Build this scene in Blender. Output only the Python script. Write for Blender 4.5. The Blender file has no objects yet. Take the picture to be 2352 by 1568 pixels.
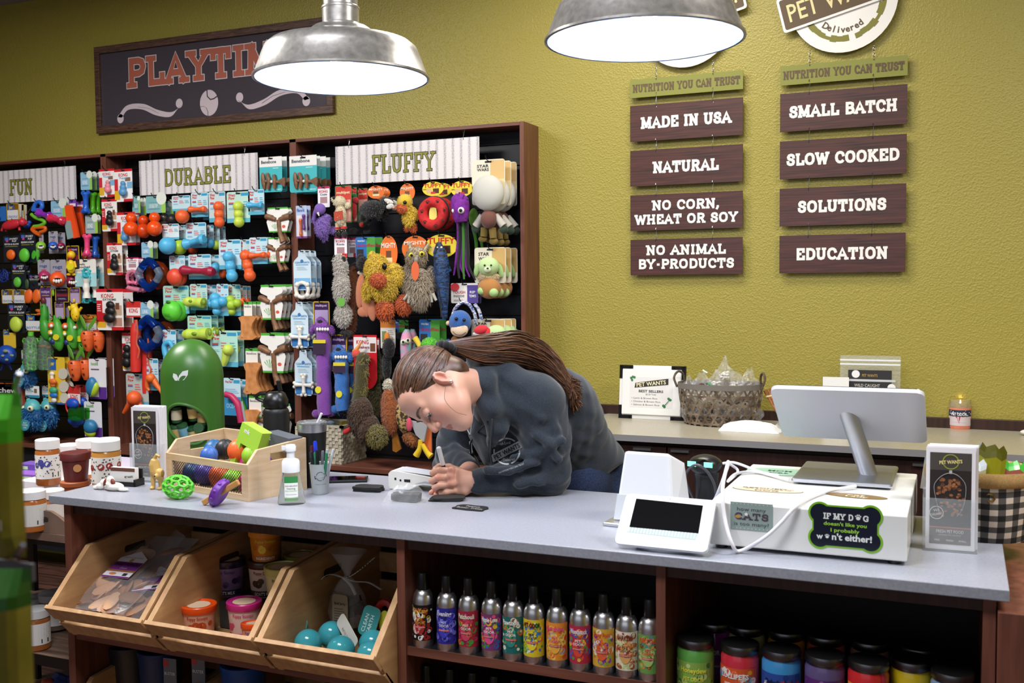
import bpy, bmesh, math, random
from mathutils import Vector, Matrix
R = random.Random(7)
rad = math.radians
# ---------------------------------------------------------------- camera
scene = bpy.context.scene
COL = scene.collection
FPX, YAW, PITCH, ROLL = 2371.8, .411177, .0549256, -.00922555
CAM = Vector((0, 0, 1.6))
_f = Vector((-math.sin(YAW)*math.cos(PITCH), math.cos(YAW)*math.cos(PITCH), -math.sin(PITCH)))
_r0 = Vector((math.cos(YAW), math.sin(YAW), 0)); _u0 = _r0.cross(_f)
_r = _r0*math.cos(ROLL)+_u0*math.sin(ROLL); _u = -_r0*math.sin(ROLL)+_u0*math.cos(ROLL)
cd = bpy.data.cameras.new('camera'); cam = bpy.data.objects.new('camera', cd); COL.objects.link(cam)
cd.sensor_width = 36; cd.lens = 36*FPX/2352; cd.clip_start = .05
cam.matrix_world = Matrix(((_r.x, _u.x, -_f.x, CAM.x), (_r.y, _u.y, -_f.y, CAM.y), (_r.z, _u.z, -_f.z, CAM.z), (0, 0, 0, 1)))
cd.dof.use_dof = True; cd.dof.focus_distance = 3.6; cd.dof.aperture_fstop = 7.0
scene.camera = cam
# ---------------------------------------------------------------- world, lights, exposure
w = bpy.data.worlds.new('world'); scene.world = w; w.use_nodes = True
w.node_tree.nodes['Background'].inputs[0].default_value = (.80, .86, 1, 1)
w.node_tree.nodes['Background'].inputs[1].default_value = .12
vs = scene.view_settings; vs.view_transform = 'Standard'; vs.look = 'None'; vs.gamma = 1; vs.use_curve_mapping = False; vs.exposure = 0.35
def area(name, loc, sx, sy, power, col=(1, 1, 1), rot=(0, 0, 0)):
 l = bpy.data.lights.new(name, 'AREA'); l.shape = 'RECTANGLE'; l.size = sx; l.size_y = sy; l.energy = power; l.color = col
 o = bpy.data.objects.new(name, l); COL.objects.link(o); o.location = loc; o.rotation_euler = rot
 return o
area('ceiling_troffer', (-3.6, 2.2, 3.26), 1.2, .6, 80, (1, .97, .93))
area('ceiling_troffer', (-1.2, 3.55, 3.26), 1.2, .5, 30, (1, .95, .86))
area('ceiling_troffer', (-1.2, .9, 3.26), 1.2, .6, 62, (.95, .97, 1))
area('ceiling_troffer', (1.2, 2.2, 3.26), 1.2, .6, 60, (1, .96, .90))
area('front_fill', (-1.5, -3.2, 2.1), 5.5, 1.8, 18, (.88, .93, 1), (rad(90), 0, 0))  # added fill light, unseen behind the camera; no window is modelled there
# ---------------------------------------------------------------- pixel -> world (measuring aid)
def ray(x, y): return _r*((x-1176)/FPX)-_u*((y-784)/FPX)+_f
def atZ(x, y, z): d = ray(x, y); return CAM+d*((z-CAM.z)/d.z)
def atX(x, y, X): d = ray(x, y); return CAM+d*(X/d.x)
def atY(x, y, Y): d = ray(x, y); return CAM+d*(Y/d.y)
# ---------------------------------------------------------------- materials
def lin(h):
 if isinstance(h, (tuple, list)): return tuple(h)+(1,)
 h = h.lstrip('#'); c = [int(h[i:i+2], 16)/255 for i in (0, 2, 4)]
 return tuple(v/12.92 if v <= .04045 else ((v+.055)/1.055)**2.4 for v in c)+(1,)
_mc = {}
def M(col, kind='plastic', rough=None):
 """kinds: plastic rubber paper fabric fur metal brushed glass clear wrap glow paint"""
 key = (col, kind, rough)
 if key in _mc: return _mc[key]
 m = bpy.data.materials.new('%s %s' % (kind, col)); m.use_nodes = True
 nt = m.node_tree; b = nt.nodes['Principled BSDF']; I = b.inputs
 I['Base Color'].default_value = lin(col)
 r = {'plastic': .32, 'rubber': .42, 'paper': .55, 'fabric': .9, 'fur': .95, 'metal': .25, 'brushed': .36, 'glass': .03, 'clear': .1, 'wrap': .08, 'glow': .5, 'paint': .6}[kind]
 I['Roughness'].default_value = r if rough is None else rough
 if kind in ('metal', 'brushed'): I['Metallic'].default_value = 1
 if kind == 'glass': I['Transmission Weight'].default_value = 1; I['IOR'].default_value = 1.45
 if kind == 'clear':
  I['Transmission Weight'].default_value = .85; I['IOR'].default_value = 1.2
 if kind == 'wrap':
  I['Alpha'].default_value = .16; I['Roughness'].default_value = .12; I['Specular IOR Level'].default_value = 1
  bump(nt, b, 55, .5, .004)
 if kind == 'fabric': bump(nt, b, 900, .5, .0006); I['Sheen Weight'].default_value = .25
 if kind == 'fur': bump(nt, b, 330, 1, .004); I['Sheen Weight'].default_value = .4; I['Specular IOR Level'].default_value = .1
 if kind == 'glow': I['Emission Color'].default_value = lin(col); I['Emission Strength'].default_value = rough or 3
 if kind == 'brushed': bump(nt, b, 300, .25, .0006)
 _mc[key] = m
 return m
def tex(nt, kind, **kw):
 n = nt.nodes.new(kind)
 for k, v in kw.items():
  if k in n.inputs: n.inputs[k].default_value = v
  else: setattr(n, k, v)
 return n
def bump(nt, b, scale, strength, dist, vec=None, detail=3):
 n = tex(nt, 'ShaderNodeTexNoise', Scale=scale, Detail=detail); bp = tex(nt, 'ShaderNodeBump', Strength=strength, Distance=dist)
 tc = nt.nodes.new('ShaderNodeTexCoord'); nt.links.new(tc.outputs['Object'], n.inputs['Vector'])
 nt.links.new(n.outputs['Fac'], bp.inputs['Height']); nt.links.new(bp.outputs[0], b.inputs['Normal'])
def mixnoise(name, c1, c2, scale=(1, 1, 1), nscale=5, rough=.5, detail=6, lo=.35, hi=.65, bumpd=0, metal=0, dist=0, kind='noise', coord='Object', sheen=0):
 """two colours mixed by a stretched procedural pattern (wood grain, heather, mottle)"""
 m = bpy.data.materials.new(name); m.use_nodes = True; nt = m.node_tree; b = nt.nodes['Principled BSDF']
 tc = nt.nodes.new('ShaderNodeTexCoord'); mp = nt.nodes.new('ShaderNodeMapping'); mp.inputs['Scale'].default_value = scale
 nt.links.new(tc.outputs[coord], mp.inputs['Vector'])
 n = tex(nt, 'ShaderNodeTexNoise', Scale=nscale, Detail=detail, Distortion=dist); nt.links.new(mp.outputs[0], n.inputs['Vector'])
 cr = nt.nodes.new('ShaderNodeValToRGB'); cr.color_ramp.elements[0].position = lo; cr.color_ramp.elements[1].position = hi
 cr.color_ramp.elements[0].color = lin(c1); cr.color_ramp.elements[1].color = lin(c2)
 nt.links.new(n.outputs['Fac'], cr.inputs[0]); nt.links.new(cr.outputs[0], b.inputs['Base Color'])
 b.inputs['Roughness'].default_value = rough; b.inputs['Metallic'].default_value = metal; b.inputs['Sheen Weight'].default_value = sheen
 if bumpd:
  bp = tex(nt, 'ShaderNodeBump', Strength=.6, Distance=bumpd); nt.links.new(n.outputs['Fac'], bp.inputs['Height']); nt.links.new(bp.outputs[0], b.inputs['Normal'])
 return m
# ---------------------------------------------------------------- mesh builder
_txt = {}
def text_geo(s, bold):
 k = (s, bold)
 if k not in _txt:
  cu = bpy.data.curves.new('t', 'FONT'); cu.body = s; cu.size = 1; cu.resolution_u = 2; cu.offset = bold; cu.fill_mode = 'FRONT'
  o = bpy.data.objects.new('t', cu); COL.objects.link(o)
  me = bpy.data.meshes.new_from_object(o.evaluated_get(bpy.context.evaluated_depsgraph_get()))
  vs_ = [v.co.copy() for v in me.vertices]; fs = [tuple(p.vertices) for p in me.polygons]
  bpy.data.objects.remove(o); bpy.data.curves.remove(cu); bpy.data.meshes.remove(me)
  if vs_:
   x0 = min(v.x for v in vs_); x1 = max(v.x for v in vs_)
  else: x0 = x1 = 0
  _txt[k] = (vs_, fs, x0, x1)
 return _txt[k]
GL = {  # slab letters: width, strokes, serifs (x,z)
'A': (.86, ['.06,0 .43,1 .8,0', '.2,.32 .66,.32'], '.06,0 .8,0'),
'B': (.78, ['.17,0 .17,1', '.1,1 .5,1 .66,.93 .69,.78 .64,.6 .48,.53 .17,.53', '.48,.53 .68,.46 .75,.28 .68,.08 .5,0 .1,0'], ''),
'C': (.8, ['.74,.72 .7,.86 .58,.97 .42,1 .24,.93 .12,.72 .1,.45 .16,.2 .3,.04 .46,0 .62,.04 .76,.2'], ''),
'D': (.84, ['.17,0 .17,1', '.08,1 .45,1 .64,.93 .76,.74 .78,.5 .76,.26 .64,.07 .45,0 .08,0'], ''),
'E': (.76, ['.17,0 .17,1', '.06,1 .68,1 .68,.78', '.17,.52 .5,.52', '.06,0 .7,0 .7,.22'], ''),
'F': (.72, ['.17,0 .17,1', '.06,1 .68,1 .68,.76', '.17,.5 .5,.5'], '.17,0'),
'G': (.86, ['.74,.74 .68,.9 .54,.98 .42,1 .24,.93 .12,.72 .1,.45 .16,.2 .3,.04 .46,0 .62,.03 .72,.1 .72,.42 .5,.42'], ''),
'H': (.9, ['.17,0 .17,1', '.73,0 .73,1', '.17,.5 .73,.5'], '.17,0 .17,1 .73,0 .73,1'),
'I': (.42, ['.21,0 .21,1'], '.21,0 .21,1'),
'K': (.88, ['.17,0 .17,1', '.7,1 .18,.42', '.36,.58 .76,0'], '.17,0 .17,1 .7,1 .76,0'),
'L': (.72, ['.17,0 .17,1', '.06,0 .68,0 .68,.26'], '.17,1'),
'M': (1.06, ['.14,0 .17,1', '.17,1 .53,.12', '.53,.12 .89,1', '.89,1 .92,0'], '.14,0 .92,0 .13,1 .93,1'),
'N': (.9, ['.17,0 .17,1', '.17,1 .73,0', '.73,0 .73,1'], '.17,0 .1,1 .73,1'),
'O': (.9, ['.45,1 .26,.95 .13,.76 .1,.5 .13,.24 .26,.05 .45,0 .64,.05 .77,.24 .8,.5 .77,.76 .64,.95 .45,1'], ''),
'P': (.76, ['.17,0 .17,1', '.06,1 .5,1 .66,.93 .72,.74 .66,.54 .5,.46 .17,.46'], '.17,0'),
'R': (.84, ['.17,0 .17,1', '.06,1 .5,1 .66,.93 .71,.76 .64,.58 .48,.5 .17,.5', '.46,.5 .72,0'], '.17,0 .74,0'),
'S': (.72, ['.62,.76 .6,.9 .5,.98 .36,1 .2,.95 .12,.8 .15,.64 .3,.55 .48,.48 .61,.38 .63,.22 .56,.06 .38,0 .22,.03 .11,.12 .09,.26'], ''),
'T': (.8, ['.4,0 .4,1', '.07,.78 .07,1 .73,1 .73,.78'], '.4,0'),
'U': (.88, ['.17,1 .17,.3 .24,.08 .44,0 .64,.08 .71,.3 .71,1'], '.17,1 .71,1'),
'W': (1.18, ['.08,1 .34,0', '.34,0 .59,.9', '.59,.9 .84,0', '.84,0 1.1,1'], '.1,1 1.08,1'),
'X': (.84, ['.1,0 .72,1', '.1,1 .72,0'], '.1,0 .1,1 .72,0 .72,1'),
'Y': (.86, ['.08,1 .43,.46 .78,1', '.43,.5 .43,0'], '.1,1 .76,1 .43,0'),
',': (.26, ['.14,.08 .14,.02 .06,-.16'], ''), '.': (.24, ['.12,0 .12,.06'], ''), '-': (.42, ['.06,.42 .36,.42'], ''), ' ': (.36, [], ''), "'": (.2, ['.1,1 .08,.76'], ''), '!': (.24, ['.12,1 .12,.32', '.12,.08 .12,0'], ''),
}
for _k in list(GL):
 w_, st, se = GL[_k]
 P_ = lambda s: [tuple(map(float, q.split(','))) for q in s.split()]
 GL[_k] = (w_, [P_(s) for s in st], P_(se))
class MB:
 def __init__(s): s.v = []; s.f = []; s.mi = []; s.sm = []; s.ms = []; s.T = Matrix()
 def at(s, x=0, y=0, z=0, rx=0, ry=0, rz=0, sc=1):
  s.T = Matrix.Translation((x, y, z)) @ Matrix.Rotation(rz, 4, 'Z') @ Matrix.Rotation(ry, 4, 'Y') @ Matrix.Rotation(rx, 4, 'X') @ Matrix.Scale(sc, 4); return s
 def m(s, mat):
  if mat not in s.ms: s.ms.append(mat)
  return s.ms.index(mat)
 def add(s, vs, fs, mat, smooth=False):
  b = len(s.v); s.v += [s.T @ Vector(v) for v in vs]; i = s.m(mat)
  for f in fs: s.f.append([b+k for k in f]); s.mi.append(i); s.sm.append(smooth)
  return s
 def box(s, x, y, z, sx, sy, sz, mat):
  a, b, c = sx/2, sy/2, sz/2
  return s.add([(x+i*a, y+j*b, z+k*c) for i in (-1, 1) for j in (-1, 1) for k in (-1, 1)],
   [(0, 1, 3, 2), (4, 6, 7, 5), (0, 4, 5, 1), (2, 3, 7, 6), (0, 2, 6, 4), (1, 5, 7, 3)], mat)
 def bx(s, x0, x1, y0, y1, z0, z1, mat): return s.box((x0+x1)/2, (y0+y1)/2, (z0+z1)/2, x1-x0, y1-y0, z1-z0, mat)
 def lathe(s, prof, mat, n=24, cx=0, cy=0, axis='z', sx=1, sy=1, cz=0, caps=True):
  vs = []; fs = []
  for r, z in prof:
   for k in range(n):
    a = 2*math.pi*k/n; p = (r*math.cos(a)*sx, r*math.sin(a)*sy, z)
    vs.append((p[0]+cx, p[1]+cy, p[2]+cz) if axis == 'z' else ((p[2]+cx, p[1]+cy, p[0]+cz) if axis == 'x' else (p[0]+cx, p[2]+cy, p[1]+cz)))
  for i in range(len(prof)-1):
   for k in range(n):
    a, b = i*n+k, i*n+(k+1) % n; fs.append((a, b, b+n, a+n))
  if caps and prof[0][0] > 1e-6: fs.append(tuple(range(n-1, -1, -1)))
  if caps and prof[-1][0] > 1e-6: fs.append(tuple(range((len(prof)-1)*n, len(prof)*n)))
  return s.add(vs, fs, mat, True)
 def ell(s, x, y, z, rx, ry, rz, mat, n=18, rot=None):
  m_ = max(6, n//2+1); pr = [(math.sin(math.pi*i/m_), -math.cos(math.pi*i/m_)) for i in range(m_+1)]
  o = s.T; s.T = o @ Matrix.Translation((x, y, z)) @ (rot or Matrix()) @ Matrix.Diagonal((rx, ry, rz, 1))
  s.lathe(pr, mat, n); s.T = o; return s
 def tube(s, pts, r, mat, n=8, closed=False, flat=1, caps=True):
  pts = [Vector(p) for p in pts]; N = len(pts); rr = r if isinstance(r, (list, tuple)) else [r]*N
  vs = []; fs = []; up = Vector((0, 0, 1)); prev = None
  for i, p in enumerate(pts):
   d = (pts[(i+1) % N]-pts[i-1]) if closed else (pts[min(i+1, N-1)]-pts[max(i-1, 0)])
   if d.length < 1e-9: d = Vector((0, 0, 1))
   d.normalize()
   if prev is None:
    q = d.cross(up)
    if q.length < .1: q = d.cross(Vector((0, 1, 0)))
   else: q = prev-d*prev.dot(d)
   if q.length < 1e-6: q = d.cross(Vector((1, 0, 0)))
   q.normalize(); prev = q; b = d.cross(q)
   for k in range(n):
    a = 2*math.pi*k/n; vs.append(p+q*(math.cos(a)*rr[i])+b*(math.sin(a)*rr[i]*flat))
  for i in range(N if closed else N-1):
   for k in range(n):
    a, b_ = i*n+k, i*n+(k+1) % n; c, d_ = ((i+1) % N)*n+k, ((i+1) % N)*n+(k+1) % n
    fs.append((a, b_, d_, c))
  if not closed and caps: fs.append(tuple(range(n-1, -1, -1))); fs.append(tuple(range((N-1)*n, N*n)))
  return s.add(vs, fs, mat, True)
 def prism(s, o2, y0, y1, mat, mat2=None, smooth=False):
  """outline in XZ, extruded from y0 (front) to y1"""
  n = len(o2); A = sum(o2[i][0]*o2[(i+1) % n][1]-o2[(i+1) % n][0]*o2[i][1] for i in range(n))
  if A < 0: o2 = o2[::-1]
  s.add([(x, y0, z) for x, z in o2], [tuple(range(n))], mat)
  s.add([(x, y, z) for y in (y0, y1) for x, z in o2], [tuple(range(2*n-1, n-1, -1))]+[(i, i+n, (i+1) % n+n, (i+1) % n) for i in range(n)], mat2 or mat, smooth)
  return s
 def flat(s, o2, y, mat):
  n = len(o2); A = sum(o2[i][0]*o2[(i+1) % n][1]-o2[(i+1) % n][0]*o2[i][1] for i in range(n))
  if A < 0: o2 = o2[::-1]
  return s.add([(x, y, z) for x, z in o2], [tuple(range(n))], mat)
 def text(s, t, x, z, h, mat, y=0, bold=0.0, w=None, al='c', rot=0):
  """text on the XZ plane facing -Y; h = cap height; w = wanted width"""
  vs_, fs, x0, x1 = text_geo(t, bold)
  if not vs_: return s
  k = h/.70; kx = k if w is None else w/(x1-x0); W = (x1-x0)*kx
  ox = {'c': -W/2, 'l': 0, 'r': -W}[al]; c, sn = math.cos(rot), math.sin(rot)
  o = []
  for v in vs_:
   px, pz = (v.x-x0)*kx+ox, v.y*k-h/2; o.append((x+px*c-pz*sn, y, z+px*sn+pz*c))
  return s.add(o, fs, mat)
 def slab(s, t, x, z, h, mat, y=0, th=.2, w=None, depth=0, grow=0, sp=.12, rot=0, ser=.13):
  W = sum(GL[c][0]+sp for c in t)-sp; k = h if w is None else w/W; cx = -W*k/2; cr, sr = math.cos(rot), math.sin(rot)
  T = th*h
  cnt = [0]
  def put(poly):
   cnt[0] += 1; yy = y-cnt[0]*6e-6
   q = [(x+a*cr-b*sr, z+a*sr+b*cr) for a, b in poly]
   if depth: s.prism(q, yy-depth, yy, mat)
   else: s.flat(q, yy, mat)
  for c in t:
   gw, st, se = GL[c]
   f = lambda p: (cx+p[0]*k, T/2+p[1]*(h-T)-h/2)
   for line in st:
    P = [f(p) for p in line]; n = len(P); L = []; Rr = []; hw = T/2+grow
    closed = (P[0] == P[-1]) and n > 3
    for i in range(n):
     a = P[i-1] if i else (P[-2] if closed else None); b = P[i+1] if i < n-1 else (P[1] if closed else None)
     ds = []
     if a: ds.append(((P[i][0]-a[0]), (P[i][1]-a[1])))
     if b: ds.append(((b[0]-P[i][0]), (b[1]-P[i][1])))
     ds = [(u/math.hypot(u, v), v/math.hypot(u, v)) for u, v in ds if math.hypot(u, v) > 0]
     nx, nz = -sum(d[1] for d in ds), sum(d[0] for d in ds); l = math.hypot(nx, nz) or 1; nx /= l; nz /= l
     c_ = max(.74, abs(nx*-ds[0][1]+nz*ds[0][0])); e = hw/c_
     ex = ez = 0
     if not closed and i in (0, n-1):
      sg = -1 if i == 0 else 1; g = grow+(T/2 if len(se) and abs(ds[0][0]) < .5 or abs(ds[0][0]) < .5 else 0)
      ex, ez = ds[0][0]*sg*g, ds[0][1]*sg*g
     L.append((P[i][0]+nx*e+ex, P[i][1]+nz*e+ez)); Rr.append((P[i][0]-nx*e+ex, P[i][1]-nz*e+ez))
    for i in range(n-1): put([L[i], L[i+1], Rr[i+1], Rr[i]])
   for p in se:
    q = f(p); a = T/2+ser*k+grow; b = T*.42+grow; zz = q[1]+(T*.08 if p[1] > .5 else -T*.08)
    put([(q[0]-a, zz-b), (q[0]+a, zz-b), (q[0]+a, zz+b), (q[0]-a, zz+b)])
   cx += (gw+sp)*k
  return s
 def mesh(s, name):
  me = bpy.data.meshes.new(name); me.from_pydata(s.v, [], s.f)
  for m_ in s.ms: me.materials.append(m_)
  me.polygons.foreach_set('material_index', s.mi); me.polygons.foreach_set('use_smooth', s.sm)
  me.update()
  if any(s.sm): me.set_sharp_from_angle(angle=rad(42))
  return me
 def build(s, name, parent=None, bevel=0, loc=None, sub=0):
  o = bpy.data.objects.new(name, s.mesh(name)); COL.objects.link(o)
  if parent: o.parent = parent
  if loc: o.location = loc
  if bevel:
   b = o.modifiers.new('b', 'BEVEL'); b.width = bevel; b.segments = 2; b.limit_method = 'ANGLE'; b.angle_limit = rad(50)
  if sub:
   b = o.modifiers.new('s', 'SUBSURF'); b.levels = sub; b.render_levels = sub
  return o
def remesh(mb, name, parent=None, voxel=.004, smooth=6, factor=.5, mats=None):
 """fuse all the closed shapes of mb into one continuous skin"""
 me = bpy.data.meshes.new('r'); me.from_pydata(mb.v, [], mb.f); o = bpy.data.objects.new('r', me); COL.objects.link(o)
 r = o.modifiers.new('r', 'REMESH'); r.mode = 'VOXEL'; r.voxel_size = voxel; r.use_smooth_shade = True
 if smooth: sm = o.modifiers.new('s', 'SMOOTH'); sm.iterations = smooth; sm.factor = factor
 me2 = bpy.data.meshes.new_from_object(o.evaluated_get(bpy.context.evaluated_depsgraph_get())); me2.name = name
 bpy.data.objects.remove(o); bpy.data.meshes.remove(me)
 me2.materials.clear()
 for m_ in (mats or mb.ms[:1]): me2.materials.append(m_)
 me2.polygons.foreach_set('use_smooth', [True]*len(me2.polygons))
 o = bpy.data.objects.new(name, me2); COL.objects.link(o); o.parent = parent
 return o
def thing(name, label, cat, loc=(0, 0, 0), rz=0, group=None):
 o = bpy.data.objects.new(name, None); COL.objects.link(o); o.empty_display_size = .05
 o.location = loc; o.rotation_euler = (0, 0, rz); return tag(o, label, cat, group)
def tag(o, label=None, cat=None, group=None, kind=None):
 if label: o['label'] = label
 if cat: o['category'] = cat
 if group: o['group'] = group
 if kind: o['kind'] = kind
 return o
def dup(root, loc, label, rz=None):
 r = root.copy(); COL.objects.link(r); r.location = loc; r['label'] = label
 if rz is not None: r.rotation_euler = (0, 0, rz)
 for ch in list(root.children):
  c = ch.copy(); COL.objects.link(c); c.parent = r
  for g in list(ch.children):
   d = g.copy(); COL.objects.link(d); d.parent = c
 return r
def arc(cx, cz, rx, rz, a0, a1, n=12): return [(cx+rx*math.cos(rad(a0+(a1-a0)*i/n)), cz+rz*math.sin(rad(a0+(a1-a0)*i/n))) for i in range(n+1)]
def rrect(x0, x1, z0, z1, r, n=4):
 return arc(x1-r, z0+r, r, r, -90, 0, n)+arc(x1-r, z1-r, r, r, 0, 90, n)+arc(x0+r, z1-r, r, r, 90, 180, n)+arc(x0+r, z0+r, r, r, 180, 270, n)
def spline(pts, n=6):
 """Catmull-Rom through the points"""
 P = [Vector(p) for p in pts]; P = [P[0]*2-P[1]]+P+[P[-1]*2-P[-2]]; o = []
 for i in range(1, len(P)-2):
  for k in range(n):
   t = k/n; a, b, c, d = P[i-1:i+3]
   o.append(.5*((2*b)+(c-a)*t+(2*a-5*b+4*c-d)*t*t+(3*b-3*c+d-a)*t**3))
 return o+[P[-2]]
# ================================================================ setting
WY = 4.56
wallm = bpy.data.materials.new('olive wall paint'); wallm.use_nodes = True
nt = wallm.node_tree; b = nt.nodes['Principled BSDF']; b.inputs['Base Color'].default_value = lin('#a09440'); b.inputs['Roughness'].default_value = .42
tc = nt.nodes.new('ShaderNodeTexCoord'); n1 = tex(nt, 'ShaderNodeTexNoise', Scale=95, Detail=2); n2 = tex(nt, 'ShaderNodeTexVoronoi', Scale=130)
nt.links.new(tc.outputs['Object'], n1.inputs['Vector']); nt.links.new(tc.outputs['Object'], n2.inputs['Vector'])
ad = nt.nodes.new('ShaderNodeMath'); ad.operation = 'MULTIPLY'; nt.links.new(n1.outputs['Fac'], ad.inputs[0]); nt.links.new(n2.outputs['Distance'], ad.inputs[1])
bp = tex(nt, 'ShaderNodeBump', Strength=.8, Distance=.0035); nt.links.new(ad.outputs[0], bp.inputs['Height']); nt.links.new(bp.outputs[0], b.inputs['Normal'])
floorm = mixnoise('plank floor', '#33201b', '#7a5548', (1, 9, 1), 3, .35, lo=.3, hi=.75)
nt = floorm.node_tree; b = nt.nodes['Principled BSDF']
br = tex(nt, 'ShaderNodeTexBrick', Scale=1); br.offset = .4
br.inputs['Brick Width'].default_value = 1.1; br.inputs['Row Height'].default_value = .15; br.inputs['Mortar Size'].default_value = .003
br.inputs['Color1'].default_value = (1, 1, 1, 1); br.inputs['Color2'].default_value = (.62, .6, .6, 1); br.inputs['Mortar'].default_value = (.12, .1, .1, 1)
tc = nt.nodes.new('ShaderNodeTexCoord'); nt.links.new(tc.outputs['Object'], br.inputs['Vector'])
mx = nt.nodes.new('ShaderNodeMixRGB'); mx.blend_type = 'MULTIPLY'; mx.inputs[0].default_value = 1
src = b.inputs['Base Color'].links[0].from_socket; nt.links.new(src, mx.inputs[1]); nt.links.new(br.outputs['Color'], mx.inputs[2]); nt.links.new(mx.outputs[0], b.inputs['Base Color'])
def struct(name, mb, **k): o = mb.build(name, **k); o['kind'] = 'structure'; return o
struct('floor', MB().bx(-8, 3, -3.5, 4.7, -.1, 0, floorm))
struct('ceiling', MB().bx(-8, 3, -3.5, 4.7, 3.3, 3.4, M('#8f8a90', 'paint')))
struct('wall_back', MB().bx(-8, 3, WY, WY+.12, 0, 3.3, wallm))
struct('wall_left', MB().bx(-8.12, -8, -3.5, 4.7, 0, 3.3, wallm))
struct('wall_right', MB().bx(3, 3.12, -3.5, 4.7, 0, 3.3, wallm))
mahog = mixnoise('mahogany laminate', '#5b3428', '#7d4a3a', (1.5, 1.5, .12), 30, .4, lo=.3, hi=.7)
mahogH = mixnoise('mahogany laminate horizontal', '#5b3428', '#7d4a3a', (.12, 1.5, 1.5), 30, .4, lo=.3, hi=.7)
espresso = mixnoise('espresso laminate', '#2a1712', '#40251d', (3, 3, .15), 26, .42, lo=.3, hi=.7)
dark = M('#0c0b0c', 'paint')
struct('trim_1', MB().bx(-1.842, 3, WY-.018, WY, 1.0, 1.042, espresso), bevel=.002)
bead = MB(); wb = M('#b9b4c4', 'paint')
bead.bx(-1.842, 3, WY-.012, WY, 0, 1.0, wb)
for i in range(100): bead.bx(-1.84+i*.048, -1.834+i*.048, WY-.016, WY-.012, 0, 1.0, M('#8f8a9c', 'paint'))
struct('trim_2', bead)
# ================================================================ slatwall toy display
t = thing('display_unit', 'long mahogany framed slatwall display unit holding the pet toys', 'display shelf', (-4.4, 4.38, 0))
L = -4.4
def X(x): return x-L
FY, = (0,)
navy = M('#0b0d16', 'plastic', .35)
bays = [(-5.64, -4.388), (-4.35, -3.127), (-3.088, -1.863)]
for a, b_ in bays:
 p = MB().bx(X(a), X(b_), .16, .17, .72, 2.33, dark)
 z = .745
 while z < 2.30:
  p.bx(X(a), X(b_), .148, .16, z, min(z+.0945, 2.32), navy); p.bx(X(a), X(b_), .150, .152, z+.0945, z+.0958, M('#55504c', 'metal')); z += .1015
 p.build('slat_panel', t)
for x0, x1 in ((-5.68, -5.64), (-4.388, -4.35), (-3.127, -3.088), (-1.863, -1.842)):
 MB().bx(X(x0), X(x1), 0, .18, 0, 2.343, mahog).build('upright', t, bevel=.001)
MB().bx(X(-5.64), X(-1.863), .0, .178, 2.327, 2.3425, mahogH).build('top_rail', t)
deck = MB().bx(X(-5.68), X(-1.842), -.11, .158, .695, .72, mahogH); deck.build('deck', t, bevel=.002)
MB().bx(X(-5.66), X(-1.86), -.07, .15, .1, .694, M('#10131f', 'paint')).build('base', t)
# header banners
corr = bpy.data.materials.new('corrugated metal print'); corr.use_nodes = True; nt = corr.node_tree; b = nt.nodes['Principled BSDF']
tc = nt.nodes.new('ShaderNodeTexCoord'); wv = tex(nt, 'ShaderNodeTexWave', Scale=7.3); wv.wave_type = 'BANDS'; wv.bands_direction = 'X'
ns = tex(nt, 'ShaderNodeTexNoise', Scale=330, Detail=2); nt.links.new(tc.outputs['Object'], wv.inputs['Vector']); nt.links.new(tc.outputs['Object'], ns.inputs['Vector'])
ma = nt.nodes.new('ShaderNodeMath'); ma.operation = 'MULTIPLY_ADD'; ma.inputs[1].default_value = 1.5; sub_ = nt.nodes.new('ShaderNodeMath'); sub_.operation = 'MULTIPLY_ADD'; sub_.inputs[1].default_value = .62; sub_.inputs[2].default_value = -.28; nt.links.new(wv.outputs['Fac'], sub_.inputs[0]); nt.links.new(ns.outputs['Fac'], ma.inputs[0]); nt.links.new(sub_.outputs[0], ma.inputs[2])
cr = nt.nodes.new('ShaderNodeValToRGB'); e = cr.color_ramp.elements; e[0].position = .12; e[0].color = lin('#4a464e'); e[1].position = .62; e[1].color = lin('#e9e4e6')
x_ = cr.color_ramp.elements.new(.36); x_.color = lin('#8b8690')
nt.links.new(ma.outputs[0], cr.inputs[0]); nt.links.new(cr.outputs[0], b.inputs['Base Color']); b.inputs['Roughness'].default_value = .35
wire = M('#9a9a9a', 'metal')
def hookS(mb, x, y, z0, z1, r=.0013, w=.006):
 """S hook from z0 (top) to z1"""
 m_ = (z0+z1)/2; h = (z0-z1)
 mb.tube([(x-w*.3, y-.004, z0-.006), (x-w*.4, y-.002, z0), (x, y, z0+.003), (x+w*.4, y+.002, z0), (x, y, m_), (x-w*.4, y-.002, z1), (x, y, z1-.003), (x+w*.4, y+.002, z1+.003)], r, wire, 6)
for word, cx, lw, lx in (('FUN', -4.99, .175, -5.022), ('DURABLE', -3.736, .44, -3.735), ('FLUFFY', -2.472, .345, -2.485)):
 t2 = thing('banner', 'corrugated metal-look header banner reading %s over the toy wall' % word, 'sign', (cx, 4.40, 2.105), group='header banners on the toy display')
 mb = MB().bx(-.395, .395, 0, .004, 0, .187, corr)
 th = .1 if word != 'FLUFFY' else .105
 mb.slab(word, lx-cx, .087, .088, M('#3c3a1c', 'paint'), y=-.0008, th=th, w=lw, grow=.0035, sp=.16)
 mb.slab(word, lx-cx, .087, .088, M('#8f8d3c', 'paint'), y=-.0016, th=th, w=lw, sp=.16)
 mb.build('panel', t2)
 for s_ in (-.315, .315):
  h = MB(); hookS(h, s_, 0, .212, .18); h.tube([(s_+.006*math.cos(a), 0, .214+.006*math.sin(a)+.004) for a in [i*.785 for i in range(8)]], .0012, wire, 5, closed=True); h.build('hanging_hook', t2)
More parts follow.
